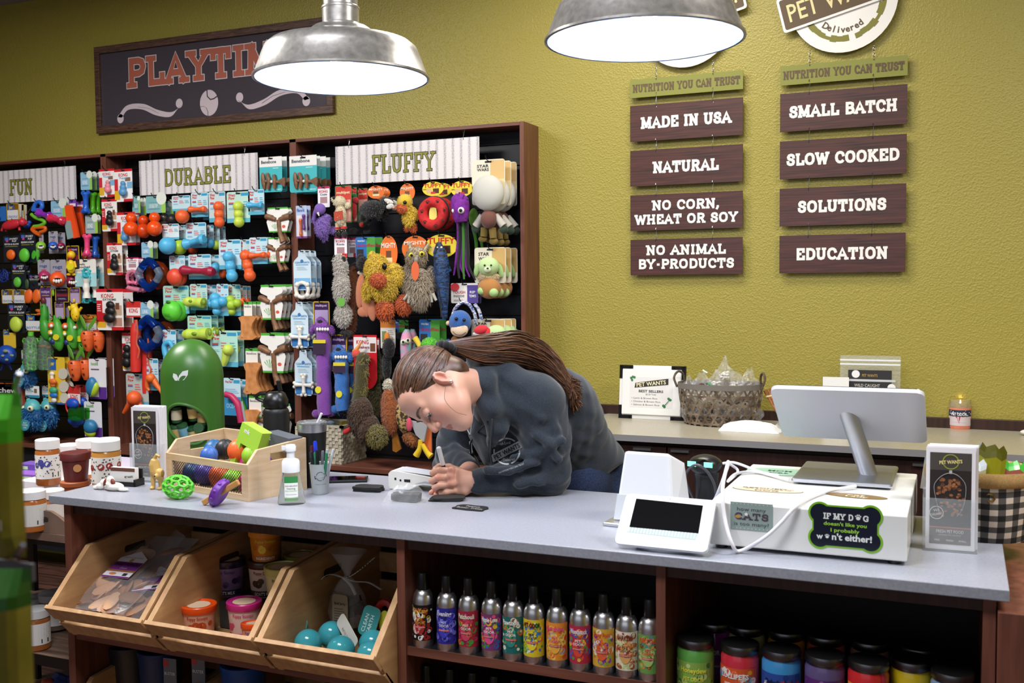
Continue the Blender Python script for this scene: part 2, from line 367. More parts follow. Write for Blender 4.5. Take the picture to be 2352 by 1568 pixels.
# ================================================================ PLAYTIME sign
t = thing('framed_sign', 'large framed chalkboard sign reading PLAYTIME high on the olive wall', 'sign', (-3.765, WY, 2.486))
fr = mixnoise('dark oak frame', '#33211b', '#6b4c3e', (.6, 1, 8), 22, .5, lo=.35, hi=.65, dist=1.2)
mb = MB()
for x0, x1, z0, z1 in ((-.8, .8, .449, .488), (-.8, .8, 0, .039), (-.8, -.765, .039, .449), (.765, .8, .039, .449)): mb.bx(x0, x1, -.028, 0, z0, z1, fr)
mb.build('frame', t, bevel=.0015)
mb = MB().bx(-.765, .765, -.012, -.004, .039, .449, M('#4a444c', 'plastic', .22))
lx = .0
mb.slab('PLAYTIME', 0, .322, .165, M('#d9d0d4', 'paint'), y=-.0128, th=.215, w=1.13, grow=.0045, sp=.16, ser=.12)
mb.slab('PLAYTIME', 0, .322, .165, M('#b0604c', 'paint'), y=-.0136, th=.215, w=1.13, sp=.16, ser=.12)
pk = M('#d2c3cb', 'paint')
mb.flat(arc(0, .115, .062, .07, 0, 360, 28), -.013, pk)
for pts in ([(-.012, .184), (-.01, .15), (.01, .132), (.034, .135), (.06, .148)], [(-.06, .098), (-.036, .1), (-.018, .09), (-.008, .07), (-.008, .046)]):
 mb.tube([(x, -.0132, z) for x, z in pts], .0035, M('#4a444c', 'plastic', .22), 4, flat=.1)
for sg in (-1, 1):
 mb.flat(arc(sg*.63, .075, .024, .026, 0, 360, 16), -.013, pk); mb.flat(arc(sg*.205, .128, .024, .026, 0, 360, 16), -.013, pk)
 up = spline([(sg*.65, -.013, .085), (sg*.58, -.013, .145), (sg*.46, -.013, .145), (sg*.36, -.013, .105), (sg*.26, -.013, .085), (sg*.19, -.013, .115)], 6)
 dn = spline([(sg*.62, -.013, .08), (sg*.57, -.013, .12), (sg*.47, -.013, .115), (sg*.37, -.013, .075), (sg*.27, -.013, .06), (sg*.215, -.013, .1)], 6)
 for i in range(len(up)-1): mb.flat([(up[i].x, up[i].z), (up[i+1].x, up[i+1].z), (dn[i+1].x, dn[i+1].z), (dn[i].x, dn[i].z)], -.013, pk)
 mb.tube([(sg*x, -.0135, z) for x, z in ((.5, .132), (.42, .118), (.35, .085))], .003, M('#4a444c', 'plastic', .22), 4, flat=.1)
mb.build('chalkboard', t)
# ================================================================ hanging wall signs
signwood = mixnoise('printed dark wood sign', '#2c1714', '#5c2f27', (.35, 1, 9), 14, .45, lo=.3, hi=.72, dist=.6)
olive = M('#85873a', 'paint'); white = M('#f2efec', 'paint'); tan = M('#5e4a32', 'paint')
def chain(mb, x, z0, z1, y):
 n = 5; h = (z0-z1)/n
 for i in range(n):
  c = z0-(i+.5)*h; q = []
  for k in range(8):
   a = k*math.pi/4; d = .0038*math.cos(a); q.append((x+(d if i % 2 else 0), y+(0 if i % 2 else d), c+h*.62*math.sin(a)))
  mb.tube(q, .0011, wire, 5, closed=True)
PW = [('SMALL BATCH',), ('SLOW COOKED',), ('SOLUTIONS',), ('EDUCATION',)]
def logo(sx, sz, col):
 """round shop logo with its slanting name board"""
 t = thing('logo_sign', 'round white shop logo sign with slanted name board, topmost of the %s hanging column' % col, 'sign', (sx, WY-.03, sz), group='round logo signs above the hanging boards')
 mb = MB(); mb.prism(arc(0, 0, .215, .215, 0, 360, 48), 0, .006, white)
 # worn olive ring
 for i in range(40):
  a0 = 360/40*i; r1 = .172+R.uniform(-.004, .004); r0 = .150+R.uniform(-.006, .006)
  if i % 9 == 4: continue
  mb.flat(arc(0, 0, r1, r1, a0, a0+9, 2)+arc(0, 0, r0, r0, a0+9, a0, 2), -.0008, M('#7d7a30', 'paint'))
 for i, ch in enumerate('Delivered'):
  a = rad(-124+i*8.6+0); mb.text(ch, .120*math.cos(a), .120*math.sin(a), .026, tan, y=-.0016, bold=.02, rot=a+math.pi/2)
 for i, ch in enumerate('Fresh Local'):
  a = rad(140-i*8.2); mb.text(ch, .122*math.cos(a), .122*math.sin(a), .024, tan, y=-.0016, bold=.02, rot=a-math.pi/2)
 mb.build('disc', t)
 mb = MB().at(0, -.004, .02, ry=-rad(14)); mb.prism(rrect(-.262, .262, -.074, .074, .012), -.004, 0, white)
 mb.flat(rrect(-.252, .252, -.064, .064, .008), -.0046, tan)
 mb.text('PET WANTS.', 0, 0, .074, M('#e9d9a0', 'paint'), y=-.0052, w=.455, bold=.01)
 mb.build('name_board', t)
def column(cx, words, col):
 logo(cx+.0, 2.763, col)
 y = WY-.03
 def board(z0, z1, lines, matl, mt, h, w_, nm):
  t = thing('hanging_sign', '%s board reading %s in the %s wall column' % (nm, ' '.join(lines), col), 'sign', (cx, y, z0), group='boards hanging on chains on the olive wall')
  mb = MB().bx(-.253, .253, 0, .005, 0, z1-z0, matl)
  n = len(lines)
  for i, s_ in enumerate(lines):
   zz = (z1-z0)/2+((n-1)/2-i)*h*1.38
   mb.slab(s_, 0, zz, h, mt, y=-.0008, th=.225 if matl is not olive else .18, w=w_[i], sp=.15, ser=.075)
  mb.build('board', t)
  gap = .04
  for s_ in (-.132, .123):
   hk = MB()
   if matl is olive: chain(hk, s_, z1-z0+.055, z1-z0-.008, 0)
   else: hookS(hk, s_, 0, z1-z0+gap+.008, z1-z0-.01)
   hk.build('hanging_hook', t)
 board(2.433, 2.514, ['NUTRITION YOU CAN TRUST'], olive, tan, .036, [.478], 'narrow olive')
 for i, wd in enumerate(words):
  z1 = 2.398-i*.2; n = len(wd)
  ws = [{'MADE IN USA': .40, 'NATURAL': .29, 'NO CORN,': .30, 'WHEAT OR SOY': .46, 'NO ANIMAL': .355, 'BY-PRODUCTS': .43, 'SMALL BATCH': .425, 'SLOW COOKED': .445, 'SOLUTIONS': .35, 'EDUCATION': .365}[q] for q in wd]
  board(z1-.16, z1, wd, signwood, white, .052 if n == 1 else .045, ws, 'dark wood-look')
column(-1.131, [['MADE IN USA'], ['NATURAL'], ['NO CORN,', 'WHEAT OR SOY'], ['NO ANIMAL', 'BY-PRODUCTS']], 'left')
column(-.468, [['SMALL BATCH'], ['SLOW COOKED'], ['SOLUTIONS'], ['EDUCATION']], 'right')
# ================================================================ pendant lamps
galv = mixnoise('galvanised steel', '#a3a09d', '#cdcac6', (1, 1, 1), 60, .33, metal=.8, lo=.3, hi=.75, detail=9)
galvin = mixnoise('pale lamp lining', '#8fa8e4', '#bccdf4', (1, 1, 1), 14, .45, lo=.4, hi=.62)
def pendant(x, y, z, label):
 t = thing('pendant_lamp', label, 'lamp', (x, y, z), group='galvanised pendant lamps over the counter')
 pr = [(.226, .0), (.231, .002), (.231, .007), (.226, .01), (.205, .066), (.198, .082), (.182, .095), (.10, .118), (.088, .121), (.082, .128), (.070, .137), (.052, .142), (.048, .146), (.048, .182), (.050, .184), (.050, .188), (.045, .192), (.045, .24), (.03, .262), (.012, .27), (.012, .275)]
 MB().lathe(pr, galv, 64, caps=False).build('shade', t)
 inn = [(.224, .002), (.222, .008), (.201, .066), (.193, .08), (.178, .091), (.098, .113), (.05, .118), (.0, .118)]
 mb = MB().lathe(inn, galvin, 64, caps=False)
 for p in range(len(mb.f)): mb.f[p] = mb.f[p][::-1]
 mb.build('lining', t)
 MB().lathe([(.0, .028), (.018, .032), (.03, .048), (.032, .064), (.026, .085), (.016, .1), (.014, .118)], M('#dfe8ff', 'glow', 12.0), 24).build('bulb', t)
 MB().tube([(0, 0, .27), (0, 0, 3.3-z)], .006, M('#555555', 'metal'), 10).build('stem', t)
 MB().lathe([(.06, 3.3-z), (.06, 3.28-z), (.02, 3.27-z)], galv, 24).build('canopy', t)
 l = bpy.data.lights.new('bulb_light', 'POINT'); l.energy = 7; l.shadow_soft_size = .03; l.color = (.86, .91, 1)
 o = bpy.data.objects.new('bulb_light', l); COL.objects.link(o); o.parent = t; o.location = (0, 0, .022)
pendant(-1.506, 2.348, 2.142, 'left galvanised steel pendant lamp hanging in front of the framed chalkboard sign')
pendant(-.682, 2.345, 2.158, 'right galvanised steel pendant lamp hanging over the card reader, cut by the picture top')
# ================================================================ front counter
greytop = mixnoise('grey laminate top', '#90939e', '#9c9faa', (1, 1, 1), 160, .32, lo=.35, hi=.65)
edgem = M('#8f8f96', 'paint', .45)
t = thing('service_counter', 'long grey-topped service counter with open mahogany shelves in front', 'counter', (-1.17, 2.5, 0))
L = -1.17
def bx(mb, x0, x1, y0, y1, z0, z1, m): return mb.bx(x0+1.17, x1+1.17, y0-2.5, y1-2.5, z0, z1, m)
mb = MB(); bx(mb, -2.433, .092, 2.19, 2.81, .976, 1.0, greytop); mb.build('worktop', t, bevel=.002)
for x0, x1 in ((-2.398, -2.372), (-1.284, -1.261), (-.619, -.597), (.046, .07)):
 mb = MB(); bx(mb, x0, x1, 2.212, 2.79, 0, .975, mahog); mb.build('side_panel', t, bevel=.001)
mb = MB(); bx(mb, -2.372, .046, 2.77, 2.79, 0, .975, M('#171112', 'paint')); mb.build('back_panel', t)
mb = MB(); bx(mb, -2.372, .046, 2.222, 2.24, .945, .9745, espresso); mb.build('front_rail', t)
shelfm = M('#1b191b', 'plastic', .3)
def shelf(x0, x1, z, nm='shelf'):
 mb = MB(); bx(mb, x0, x1, 2.222, 2.77, z-.022, z, shelfm); bx(mb, x0, x1, 2.218, 2.222, z-.022, z, mahogH); mb.build(nm, t)
shelf(-1.261, -.619, .70); shelf(-1.261, -.619, .447)
shelf(-2.372, -1.284, .595); shelf(-2.372, -1.284, .198)
shelf(-.597, .046, .66); shelf(-.597, .046, .3)
# side cabinet past the right end
t = thing('side_cabinet', 'plain brown cabinet past the right end of the service counter', 'cabinet', (.4, 2.5, 0))
MB().bx(-.328, .4, -.31, .3, 0, .955, mahog).build('body', t, bevel=.002)
# ================================================================ back counter and cabinets
beige = mixnoise('beige laminate', '#a69f8c', '#b4ad9b', (1, 1, 1), 140, .3, lo=.35, hi=.65)
t = thing('back_worktop', 'beige worktop running along the olive wall behind the counter', 'worktop', (0, 4.25, .975))
mb = MB(); mb.prism([(-1.50, -.3), (-1.46, -.33), (3, -.33), (3, .31), (-1.50, .31)], 0, .025, beige, M('#8d8b8e', 'paint'))
for i, v in enumerate(mb.v): mb.v[i] = Vector((v.x, v.z+.0, .025-v.y))
mb.f = [f[::-1] for f in mb.f]
mb.build('top', t)
xs = [-1.48, -1.06, -.315, .42, 1.2, 2.0, 2.98]
hx = [(-1.185, -1.12), (-1.045, -.975), (None), (-.17, -.1)]
labs = ['under the basket end of the back worktop', 'behind the barcode scanner', 'behind the checkered basket', 'past the checkered basket', 'further right, second from the wall', 'at the right wall']
for i in range(6):
 t = thing('base_cabinet', 'dark espresso base cabinet ' + labs[i], 'cabinet', (xs[i], 3.95, 0), group='espresso cabinets under the back worktop')
 wd = xs[i+1]-xs[i]
 MB().bx(.0, wd, .02, .6, .08, .974, espresso).build('body', t)
 d = MB().bx(.003, wd-.003, .0, .019, .1, .955, espresso).build('door', t, bevel=.0015)
 if i in (0, 1, 2, 3):
  a = {0: .285, 1: .018, 2: .16, 3: .03}[i]
  MB().bx(a, a+.072, -.012, -.0, .938, .947, M('#b9b9bb', 'brushed')).build('handle', d)
# ================================================================ hanging toys
class Item:
 """one hanging product, measured on the photograph at the distance Y of its hook"""
 def __init__(s, name, x, y, Y): s.Y = Y; s.o = atY(x, y, Y); s.s = (s.o-CAM).dot(_f)/FPX
 def u(s, x, y, d=0): p = atY(x, y, s.Y-d)-s.o; return (p.x, p.z)
white_ = '#f1efed'
def bars(mb, x0, x1, z0, z1, n, col, y, w=.4):
 h = (z1-z0)/n
 for i in range(n): mb.flat([(x0, z0+h*i), (x1-(x1-x0)*.25*((i*7) % 3)/2, z0+h*i), (x1-(x1-x0)*.25*((i*7) % 3)/2, z0+h*(i+w)), (x0, z0+h*(i+w))], y, M(col, 'paper'))
def U_(x0, x1, z0, z1): return lambda a, b: (x0+(x1-x0)*a, z0+(z1-z0)*b)
# style: outline, base colour, bands [(a0,b0,a1,b1,colour)], texts [(string,a,b,height,width,colour)], lines
ST = {
'wp': ('r', '#c3e2ec', [(0, .0, 1, .14, '#5fb3cf'), (.62, .86, .96, .96, '#3d9cc4'), (.08, .58, .3, .66, '#4f6fae'), (.08, .62, .3, .66, '#d8574f')], [('West', .22, .90, .09, .3, '#d8332c'), ('Paw', .22, .80, .09, .26, '#d8332c')], [(.4, .5, .66, .72, 3, '#d8645c'), (.72, .5, .95, .72, 3, '#5b9fbf'), (.08, .42, .34, .5, 2, '#6aa5c4')]),
'kong': ('r', white_, [(0, .92, 1, 1, '#d0202c'), (0, .3, .22, .72, '#c81f2b'), (0, .12, .34, .42, '#c81f2b'), (0, .06, .34, .2, '#e7b52c'), (.55, 0, 1, .08, '#c81f2b'), (.66, .36, .95, .6, '#c9a98c'), (.6, .1, .95, .3, '#b98d7a'), (.72, .5, .86, .66, '#7b4a38')], [('KONG', .42, .83, .1, .46, '#c8202a'), ('EXTREME', .5, .74, .05, .5, '#222222')], [(.03, .46, .17, .66, 4, '#f0d0d0')]),
'kongp': ('r', '#f4f2f2', [(0, .92, 1, 1, '#d0202c'), (0, .3, .2, .7, '#d22d3b'), (0, .06, .3, .34, '#e7b52c'), (.5, 0, 1, .08, '#c81f2b'), (.7, .4, 1, .6, '#7fb6d6'), (.6, .62, .9, .74, '#8a6a58'), (.3, .3, .5, .35, '#d22d3b')], [('KONG', .5, .82, .1, .5, '#c8202a'), ('Puppy', .5, .73, .06, .4, '#6fb2dc')], []),
'kongs': ('r', '#f4f0f0', [(0, .6, 1, 1, '#d0302c'), (0, 0, 1, .1, '#d0302c')], [('KONG', .5, .42, .28, .6, '#c8202a')], []),
'link': ('r', '#8fc0dc', [(.78, 0, 1, .8, '#9ccb55')], [('LINK', .4, .42, .2, .42, '#eef4f8')], [(.1, .22, .7, .3, 1, '#4f7f9f'), (.15, .62, .65, .66, 1, '#4f7f9f')]),
'bb': ('hour', '#f2f1ec', [], [('Benebone', .5, .47, .07, .5, '#77736e')], []),
'bbs': ('r', '#efece4', [(0, .86, 1, 1, '#4fae3c'), (0, 0, 1, .06, '#4fae3c')], [('Benebone', .5, .74, .1, .8, '#8a8680')], []),
'fish': ('r', '#48bcc4', [(0, .72, 1, 1, white_)], [('Benebone', .42, .86, .09, .66, '#3b4a5a')], [(.6, .66, .85, .72, 1, '#b8e4e4'), (.7, .06, .95, .1, 1, '#e8f4f4')]),
'ce': ('bottle', '#cfe3f0', [(.04, .02, .96, .2, '#3f7fc0'), (.04, .2, .96, .3, '#7fb4de'), (.14, .62, .86, .64, '#4a9cd0')], [('CLEAN', .27, .69, .045, .36, '#4a8cc0'), ('EARTH', .76, .69, .045, .34, '#4a8cc0')], [(.2, .5, .8, .6, 3, '#9fb8c8')]),
'dark': ('r', '#1a2030', [(.1, .82, .32, .93, '#3f6fd0'), (.16, .76, .3, .85, '#c8488a')], [('SPUNKY', .62, .88, .07, .5, '#e8e8ee'), ('PUP', .66, .79, .06, .25, '#e8e8ee'), ('FETCH & GLOW', .5, .68, .06, .84, '#f2f2f2')], [(.1, .58, .85, .64, 1, '#8a9040')]),
'sq': ('r', '#18202e', [(.1, .82, .32, .93, '#3f6fd0'), (.16, .76, .3, .85, '#c8488a')], [('SPUNKY', .62, .88, .07, .5, '#e8e8ee'), ('PUP', .66, .79, .06, .25, '#e8e8ee'), ('SQUEAK & GLOW', .5, .68, .06, .84, '#f2f2f2')], [(.1, .58, .85, .64, 1, '#8a9040')]),
'rogz': ('r', '#a9a8b4', [(0, .0, 1, .1, '#8a8894'), (.3, .58, .7, .62, '#d04a6a')], [('rogz', .48, .76, .11, .6, '#3a56a0')], []),
'mp': ('r', '#d8b92e', [(.05, .03, .95, .97, '#5a3a78'), (.09, .05, .91, .66, '#b9a4cc')], [('multipet', .5, .84, .08, .7, '#d8b8e0')], [(.2, .72, .8, .76, 1, '#e0c030')]),
'mpd': ('r', '#d8b92e', [(.05, .03, .95, .97, '#33203c'), (.1, .4, .9, .6, '#8a2c44')], [('multipet', .5, .84, .08, .7, '#d8b8e0')], [(.2, .2, .8, .3, 2, '#c0a8d0')]),
'mpr': ('r', '#2f7a44', [(.04, .02, .96, .98, '#cc3c30'), (.08, .04, .92, .62, '#e8b0a8')], [('multipet', .5, .82, .07, .8, '#f2e8c0')], []),
'tuffy': ('oval', '#ecd83a', [(.2, .18, .45, .5, '#d9b98a'), (.5, .18, .78, .52, '#4a2a20'), (.4, .15, .62, .3, '#c8302c')], [('TUFFY', .5, .73, .26, .86, '#cf2a24')], [(.04, .44, .2, .54, 2, '#333333')]),
'mighty': ('oval', '#e7742c', [(.34, .3, .64, .56, '#6a4632'), (.3, .2, .7, .36, '#e8d8a0')], [('MIGHTY', .5, .72, .14, .82, '#f6eee0')], []),
'sw': ('r', '#e9e2cf', [(.56, .52, .98, .98, '#d9b67a'), (.6, .3, .98, .56, '#e6cfa2')], [('STAR', .34, .86, .062, .36, '#1c1a18'), ('WARS', .34, .78, .062, .36, '#1c1a18')], []),
'sw2': ('r', '#e4dcc8', [(.56, .3, .98, .98, '#c9a468')], [('STAR', .3, .82, .09, .34, '#1c1a18'), ('WARS', .3, .69, .09, .34, '#1c1a18')], []),
'jw': ('r', '#e0b23a', [(.06, .05, .94, .6, '#e8e6ea'), (.12, .62, .6, .95, '#3a66b0')], [('jw', .36, .78, .22, .3, '#f0d040'), ('CRACKLE', .5, .2, .13, .8, '#5f8ac0')], []),
'jwl': ('r', '#efc83c', [(.0, .0, 1, .04, '#3a66b0'), (.02, .72, .5, .97, '#2f66b4')], [('jw', .25, .87, .1, .3, '#f0d840')], []),
'oh': ('r', '#eceaf0', [(.0, .0, .6, .05, '#5b2f92'), (.55, .0, 1, .3, '#5b2f92')], [('hound', .34, .88, .08, .4, '#5aa84a')], [(.12, .72, .6, .8, 1, '#5b4a7a')]),
'toot': ('r', '#f0f2f4', [(0, 0, 1, .22, '#3a9ac0'), (.64, .4, .84, .76, '#8a6a50')], [('Tootiez', .36, .58, .16, .5, '#4aa0c8')], [(.1, .4, .5, .46, 1, '#8a96a0')]),
'loof': ('r', '#d8b92e', [(.05, .03, .95, .97, '#3c2452'), (.09, .05, .91, .72, '#b4a0cc')], [('multipet', .5, .87, .07, .7, '#e0c4e8')], []),
'cap': ('r', '#3a2340', [(0, .8, 1, 1, '#e0cf30'), (.3, .1, .8, .6, '#8a4430')], [('LOOFA DOG', .5, .9, .13, .8, '#33202c')], []),
'unst': ('r', '#2a6fb8', [(.55, 0, 1, .98, '#4f9f3c'), (.06, .1, .4, .5, '#2a2c30'), (.16, .12, .3, .3, '#e8e0d8')], [('Unstuffies', .5, .66, .12, .96, '#b8254a'), ('Wild Bird', .28, .84, .07, .36, '#f0f0f0')], []),
'kongl': ('r', '#f4f0f4', [(0, .9, 1, 1, '#c8286a'), (.2, .2, .8, .5, '#b08a90')], [('KONG', .5, .76, .12, .7, '#c8284a'), ('Cozie', .5, .62, .1, .6, '#3a4a6a')], []),
'kongk': ('r', '#f4f0f4', [(0, .9, 1, 1, '#c8286a'), (.2, .2, .8, .5, '#b08a90'), (.6, 0, 1, .2, '#c8282c')], [('KONG', .5, .78, .11, .7, '#c8284a'), ('Knots', .5, .64, .1, .6, '#3a4a6a')], []),
'kshk': ('tall', '#d3202a', [(.02, .68, .98, .96, '#f2efee'), (.72, .7, .94, .85, '#7a4a34')], [('KONG', .4, .87, .07, .52, '#d3202a'), ('Shakers', .44, .78, .05, .5, '#8a3040')], []),
'brush': ('r', '#b9c8e6', [(.08, .04, .92, .7, '#e4dfe8'), (0, 0, 1, .06, '#8a4a8a')], [('Flavorit', .45, .86, .1, .7, '#4a6ab8')], []),
'tough': ('r', '#ece8e4', [(.6, .0, 1, .9, '#5a4a9a')], [('TOUGH', .3, .55, .13, .46, '#c83a34'), ('INSIDE', .3, .36, .1, .4, '#6a6460'), ('RIP', .8, .55, .12, .2, '#f0f0f0'), ("'EMS", .8, .36, .12, .26, '#f0f0f0')], [(.1, .1, .5, .2, 2, '#8a8684')]),
'pooch': ('r', '#eeece4', [(0, 0, 1, .5, '#a8d8de')], [('Totally', .3, .82, .07, .4, '#3a3a3a'), ('Pooched', .42, .72, .08, .6, '#3a3a3a')], [(.1, .56, .5, .64, 2, '#9a9a94')]),
'ocean': ('r', '#bfe0ec', [(0, 0, 1, .5, '#3f94c8'), (.6, .86, .96, .95, '#3d9cc4')], [('OCEAN', .5, .26, .12, .7, '#9fd0ea'), ('West Paw', .3, .9, .06, .4, '#d8332c')], [(.08, .6, .9, .74, 3, '#7ab4d0')]),
'orx': ('r', '#e46a3a', [(.1, .1, .9, .6, '#33406a')], [('chew', .5, .8, .14, .7, '#f0e8f0')], []),
'plain': ('r', '#e8e4da', [(0, .72, 1, 1, '#e08a3a'), (.1, .2, .4, .6, '#7a8a5a')], [], [(.5, .3, .9, .66, 6, '#8a8680')]),
'foam': ('r', '#7a4aa8', [(.1, .1, .9, .5, '#e8ddf0')], [], []),
}
def outline(kind, x0, x1, z0, z1):
 w, h = x1-x0, z1-z0; f = lambda a, b: (x0+w*a, z0+h*b)
 if kind == 'oval': return arc((x0+x1)/2, (z0+z1)/2, w/2, h/2, 0, 360, 26)[:-1]
 if kind == 'bottle': return [f(*p) for p in ((.1, 0), (.9, 0), (1, .05), (1, .68), (.94, .74), (.72, .84), (.7, .97), (.64, 1), (.36, 1), (.3, .97), (.28, .84), (.06, .74), (0, .68), (0, .05))]
 if kind == 'hour': return [f(*p) for p in ((.12, 0), (.88, 0), (1, .42), (.96, .5), (.72, .55), (.66, .6), (.68, .68), (.95, .76), (1, .82), (.92, 1), (.1, 1), (0, .82), (.05, .76), (.32, .68), (.34, .6), (.28, .55), (.04, .5), (0, .42))]
 if kind == 'tall': return arc((x0+x1)/2, z0+w/2, w/2, w/2, 180, 360, 14)+[(x1, z1), (x0, z1)]
 return rrect(x0, x1, z0, z1, min(w, h)*.07, 2)
def card(mb, I, x0, y0, x1, y1, style, base=None, y=0, txt=None):
 o, bc, bands, texts, lines = ST[style]
 a, za = I.u(x0, (y0+y1)/2)[0], I.u((x0+x1)/2, y0)[1]; b, zb = I.u(x1, (y0+y1)/2)[0], I.u((x0+x1)/2, y1)[1]
 f = U_(a, b, zb, za); w, h = b-a, za-zb
 mb.prism(outline(o, a, b, zb, za), y, y+.0012, M(base or bc, 'paper', .4))
 k = 0
 for q in bands:
  k += 1; p0, p1 = f(q[0], q[1]), f(q[2], q[3]); mb.flat([(p0[0], p0[1]), (p1[0], p0[1]), (p1[0], p1[1]), (p0[0], p1[1])], y-.00012*k, M(q[4], 'paper', .4))
 for q in lines:
  k += 1; p0, p1 = f(q[0], q[1]), f(q[2], q[3]); bars(mb, p0[0], p1[0], p0[1], p1[1], q[4], q[5], y-.0008)
 for i, q in enumerate(texts):
  p = f(q[1], q[2]); mb.text(txt[i] if txt and i < len(txt) else q[0], p[0], p[1], q[3]*h, M(q[5], 'paper', .4), y=y-.0011, w=q[4]*w, bold=.02)
 if o == 'hour':
  for q in ((.1, 0, .9, .05), (.05, .94, .95, 1)):
   p0, p1 = f(q[0], q[1]), f(q[2], q[3]); mb.flat([(p0[0], p0[1]), (p1[0], p0[1]), (p1[0], p1[1]), (p0[0], p1[1])], y-.0003, M('#4fae3c', 'paper'))
  g = M('#5fb04a', 'paper')
  for i in range(6):
   t = rad(20+i*22); c = f(.36, .12); r_ = .22*h; mb.flat([c, (c[0]+r_*math.cos(t), c[1]+r_*math.sin(t)), (c[0]+r_*.96*math.cos(t+.13), c[1]+r_*.96*math.sin(t+.13))], y-.0005, g)
  mb.flat(arc(*f(.76, .22), w*.08, w*.06, 0, 360, 8), y-.0005, M('#d8584a', 'paper'));
 if o == 'bottle' or style == 'link':
  c = f(.8, .85) if style == 'link' else f(.5, .72)
  mb.flat(arc(c[0], c[1], w*(.26 if style == 'link' else .09), w*(.26 if style == 'link' else .09), 0, 360, 14), y-.0009, M('#dfe6dc' if style == 'link' else '#3f78b8', 'paper'))
 # euro slot
 c = f(.5, 1-.05*min(1, w/h)*1.3); mb.box(c[0], y-.0004, c[1], w*.2, .0004, w*.05, dark)
def hookat(p, label, Yt):
 t = thing('display_hook', label, 'hook', (p.x, 4.54, p.z), group='black hooks on the slatwall')
 d = Yt-4.54
 MB().tube([(0, -.014, .014), (0, -.002, .006), (0, -.012, .004), (0, d*.8, 0), (0, d-.012, -.001), (-.0, d-.028, .010), (0, d-.034, .020)], .0024, M('#0c0c0d', 'plastic'), 6).build('prong', t)
 return t
def shapes(mb, I, mat, L, dz=0):
 """L: ('c',x,y,r) ball, ('e',x,y,rx,ry,[deg],[depth ratio]) ellipsoid, ('t',r,[(x,y)..]) tube, ('p',[(x,y)..],thickness) slab, ('r',x,y,R,r) ring; sizes in photograph pixels"""
 s = I.s
 for q in L:
  k = q[0]; d = dz
  if isinstance(q[-1], dict): d = q[-1].get('d', 0)+dz; q = q[:-1]
  if k == 'c': x, z = I.u(q[1], q[2], q[3]*s*.95+d*s); mb.ell(x, -q[3]*s*.95-d*s, z, q[3]*s, q[3]*s, q[3]*s, mat, 20)
  elif k == 'e':
   ro = Matrix.Rotation(rad(q[5] if len(q) > 5 else 0), 4, 'Y'); dr = (q[6] if len(q) > 6 else .8)*min(q[3], q[4])*s; x, z = I.u(q[1], q[2], dr+d*s)
   mb.ell(x, -dr-d*s, z, q[3]*s, dr, q[4]*s, mat, 20, ro)
  elif k == 't':
   rr = q[1] if isinstance(q[1], list) else [q[1]]*len(q[2]); mr = max(rr); P = [I.u(*p, mr*s+d*s) for p in q[2]]
   n = 5 if len(P) > 2 else 1
   pts = spline([(x, -mr*s-d*s, z) for x, z in P], n) if n > 1 else [(x, -mr*s-d*s, z) for x, z in P]
   rs = [rr[min(i//n, len(rr)-1)]*(1-(i % n)/n)*s+rr[min(i//n+1, len(rr)-1)]*((i % n)/n)*s for i in range(len(pts))]
   mb.tube(pts, rs, mat, 10)
  elif k == 'p': mb.prism([I.u(*p, d*s) for p in q[1]], -(q[2]+d)*s, -d*s, mat)
  elif k == 'r':
   x, z = I.u(q[1], q[2], q[4]*s+d*s); N = q[5] if len(q) > 5 else 24
   mb.tube([(x+q[3]*s*math.cos(2*math.pi*i/N), -q[4]*s-d*s, z+q[3]*s*math.sin(2*math.pi*i/N)) for i in range(N)], q[4]*s, mat, 10, closed=True)
def tufts(mb, I, L, mat, n, ln, w=1.2, curl=.3, d0=0):
 s = I.s; E = [q for q in L if q[0] in 'ce']
 for q in L:
  if q[0] == 't':
   P = [Vector((a, b, 0)) for a, b in q[2]]; P = spline(P, 3) if len(P) > 2 else [P[0], (P[0]+P[1])/2, P[1]]; rr = q[1] if isinstance(q[1], list) else [q[1]]*2
   for i, p in enumerate(P): E.append(('c', p.x, p.y, rr[min(len(rr)-1, int(i/len(P)*len(rr)))])+((q[-1],) if isinstance(q[-1], dict) else ()))
 A = [q[3]*(q[4] if q[0] == 'e' else q[3]) for q in E]
 for i in range(n):
  q = R.choices(E, A)[0]; rx = q[3]*s; rz = (q[4] if q[0] == 'e' else q[3])*s; ry = .8*min(rx, rz)
  dd = (q[-1].get('d', 0) if isinstance(q[-1], dict) else 0)+d0; x, z = I.u(q[1], q[2], ry+dd*s)
  ang = rad(q[5]) if len(q) > 5 and not isinstance(q[5], dict) else 0
  a = R.uniform(0, 2*math.pi); c = R.uniform(-1, 1); sn = math.sqrt(1-c*c); nx, ny, nz = sn*math.cos(a), -abs(c), sn*math.sin(a)
  ca, sa = math.cos(ang), math.sin(ang)
  bx_, bz_ = nx*rx, nz*rz; p = Vector((x+bx_*ca+bz_*sa, -ry-dd*s+ny*ry, z-bx_*sa+bz_*ca))
  nn = Vector((nx*ca+nz*sa, ny, -nx*sa+nz*ca)); q_ = nn.cross(Vector((R.uniform(-1, 1), R.uniform(-1, 1), R.uniform(-1, 1)))).normalized()
  l = ln*s*R.uniform(.6, 1.2); e = p+nn*l*.8+q_*l*.5+Vector((0, 0, -l*curl)); b2 = nn.cross(q_); ww = w*s
  mb.add([p+q_*ww, p-q_*ww*.5+b2*ww*.86, p-q_*ww*.5-b2*ww*.86, e], [(0, 1, 3), (1, 2, 3), (2, 0, 3)], mat, True)
GROUPS = {}
ORD = ['second', 'third', 'fourth', 'fifth', 'sixth']
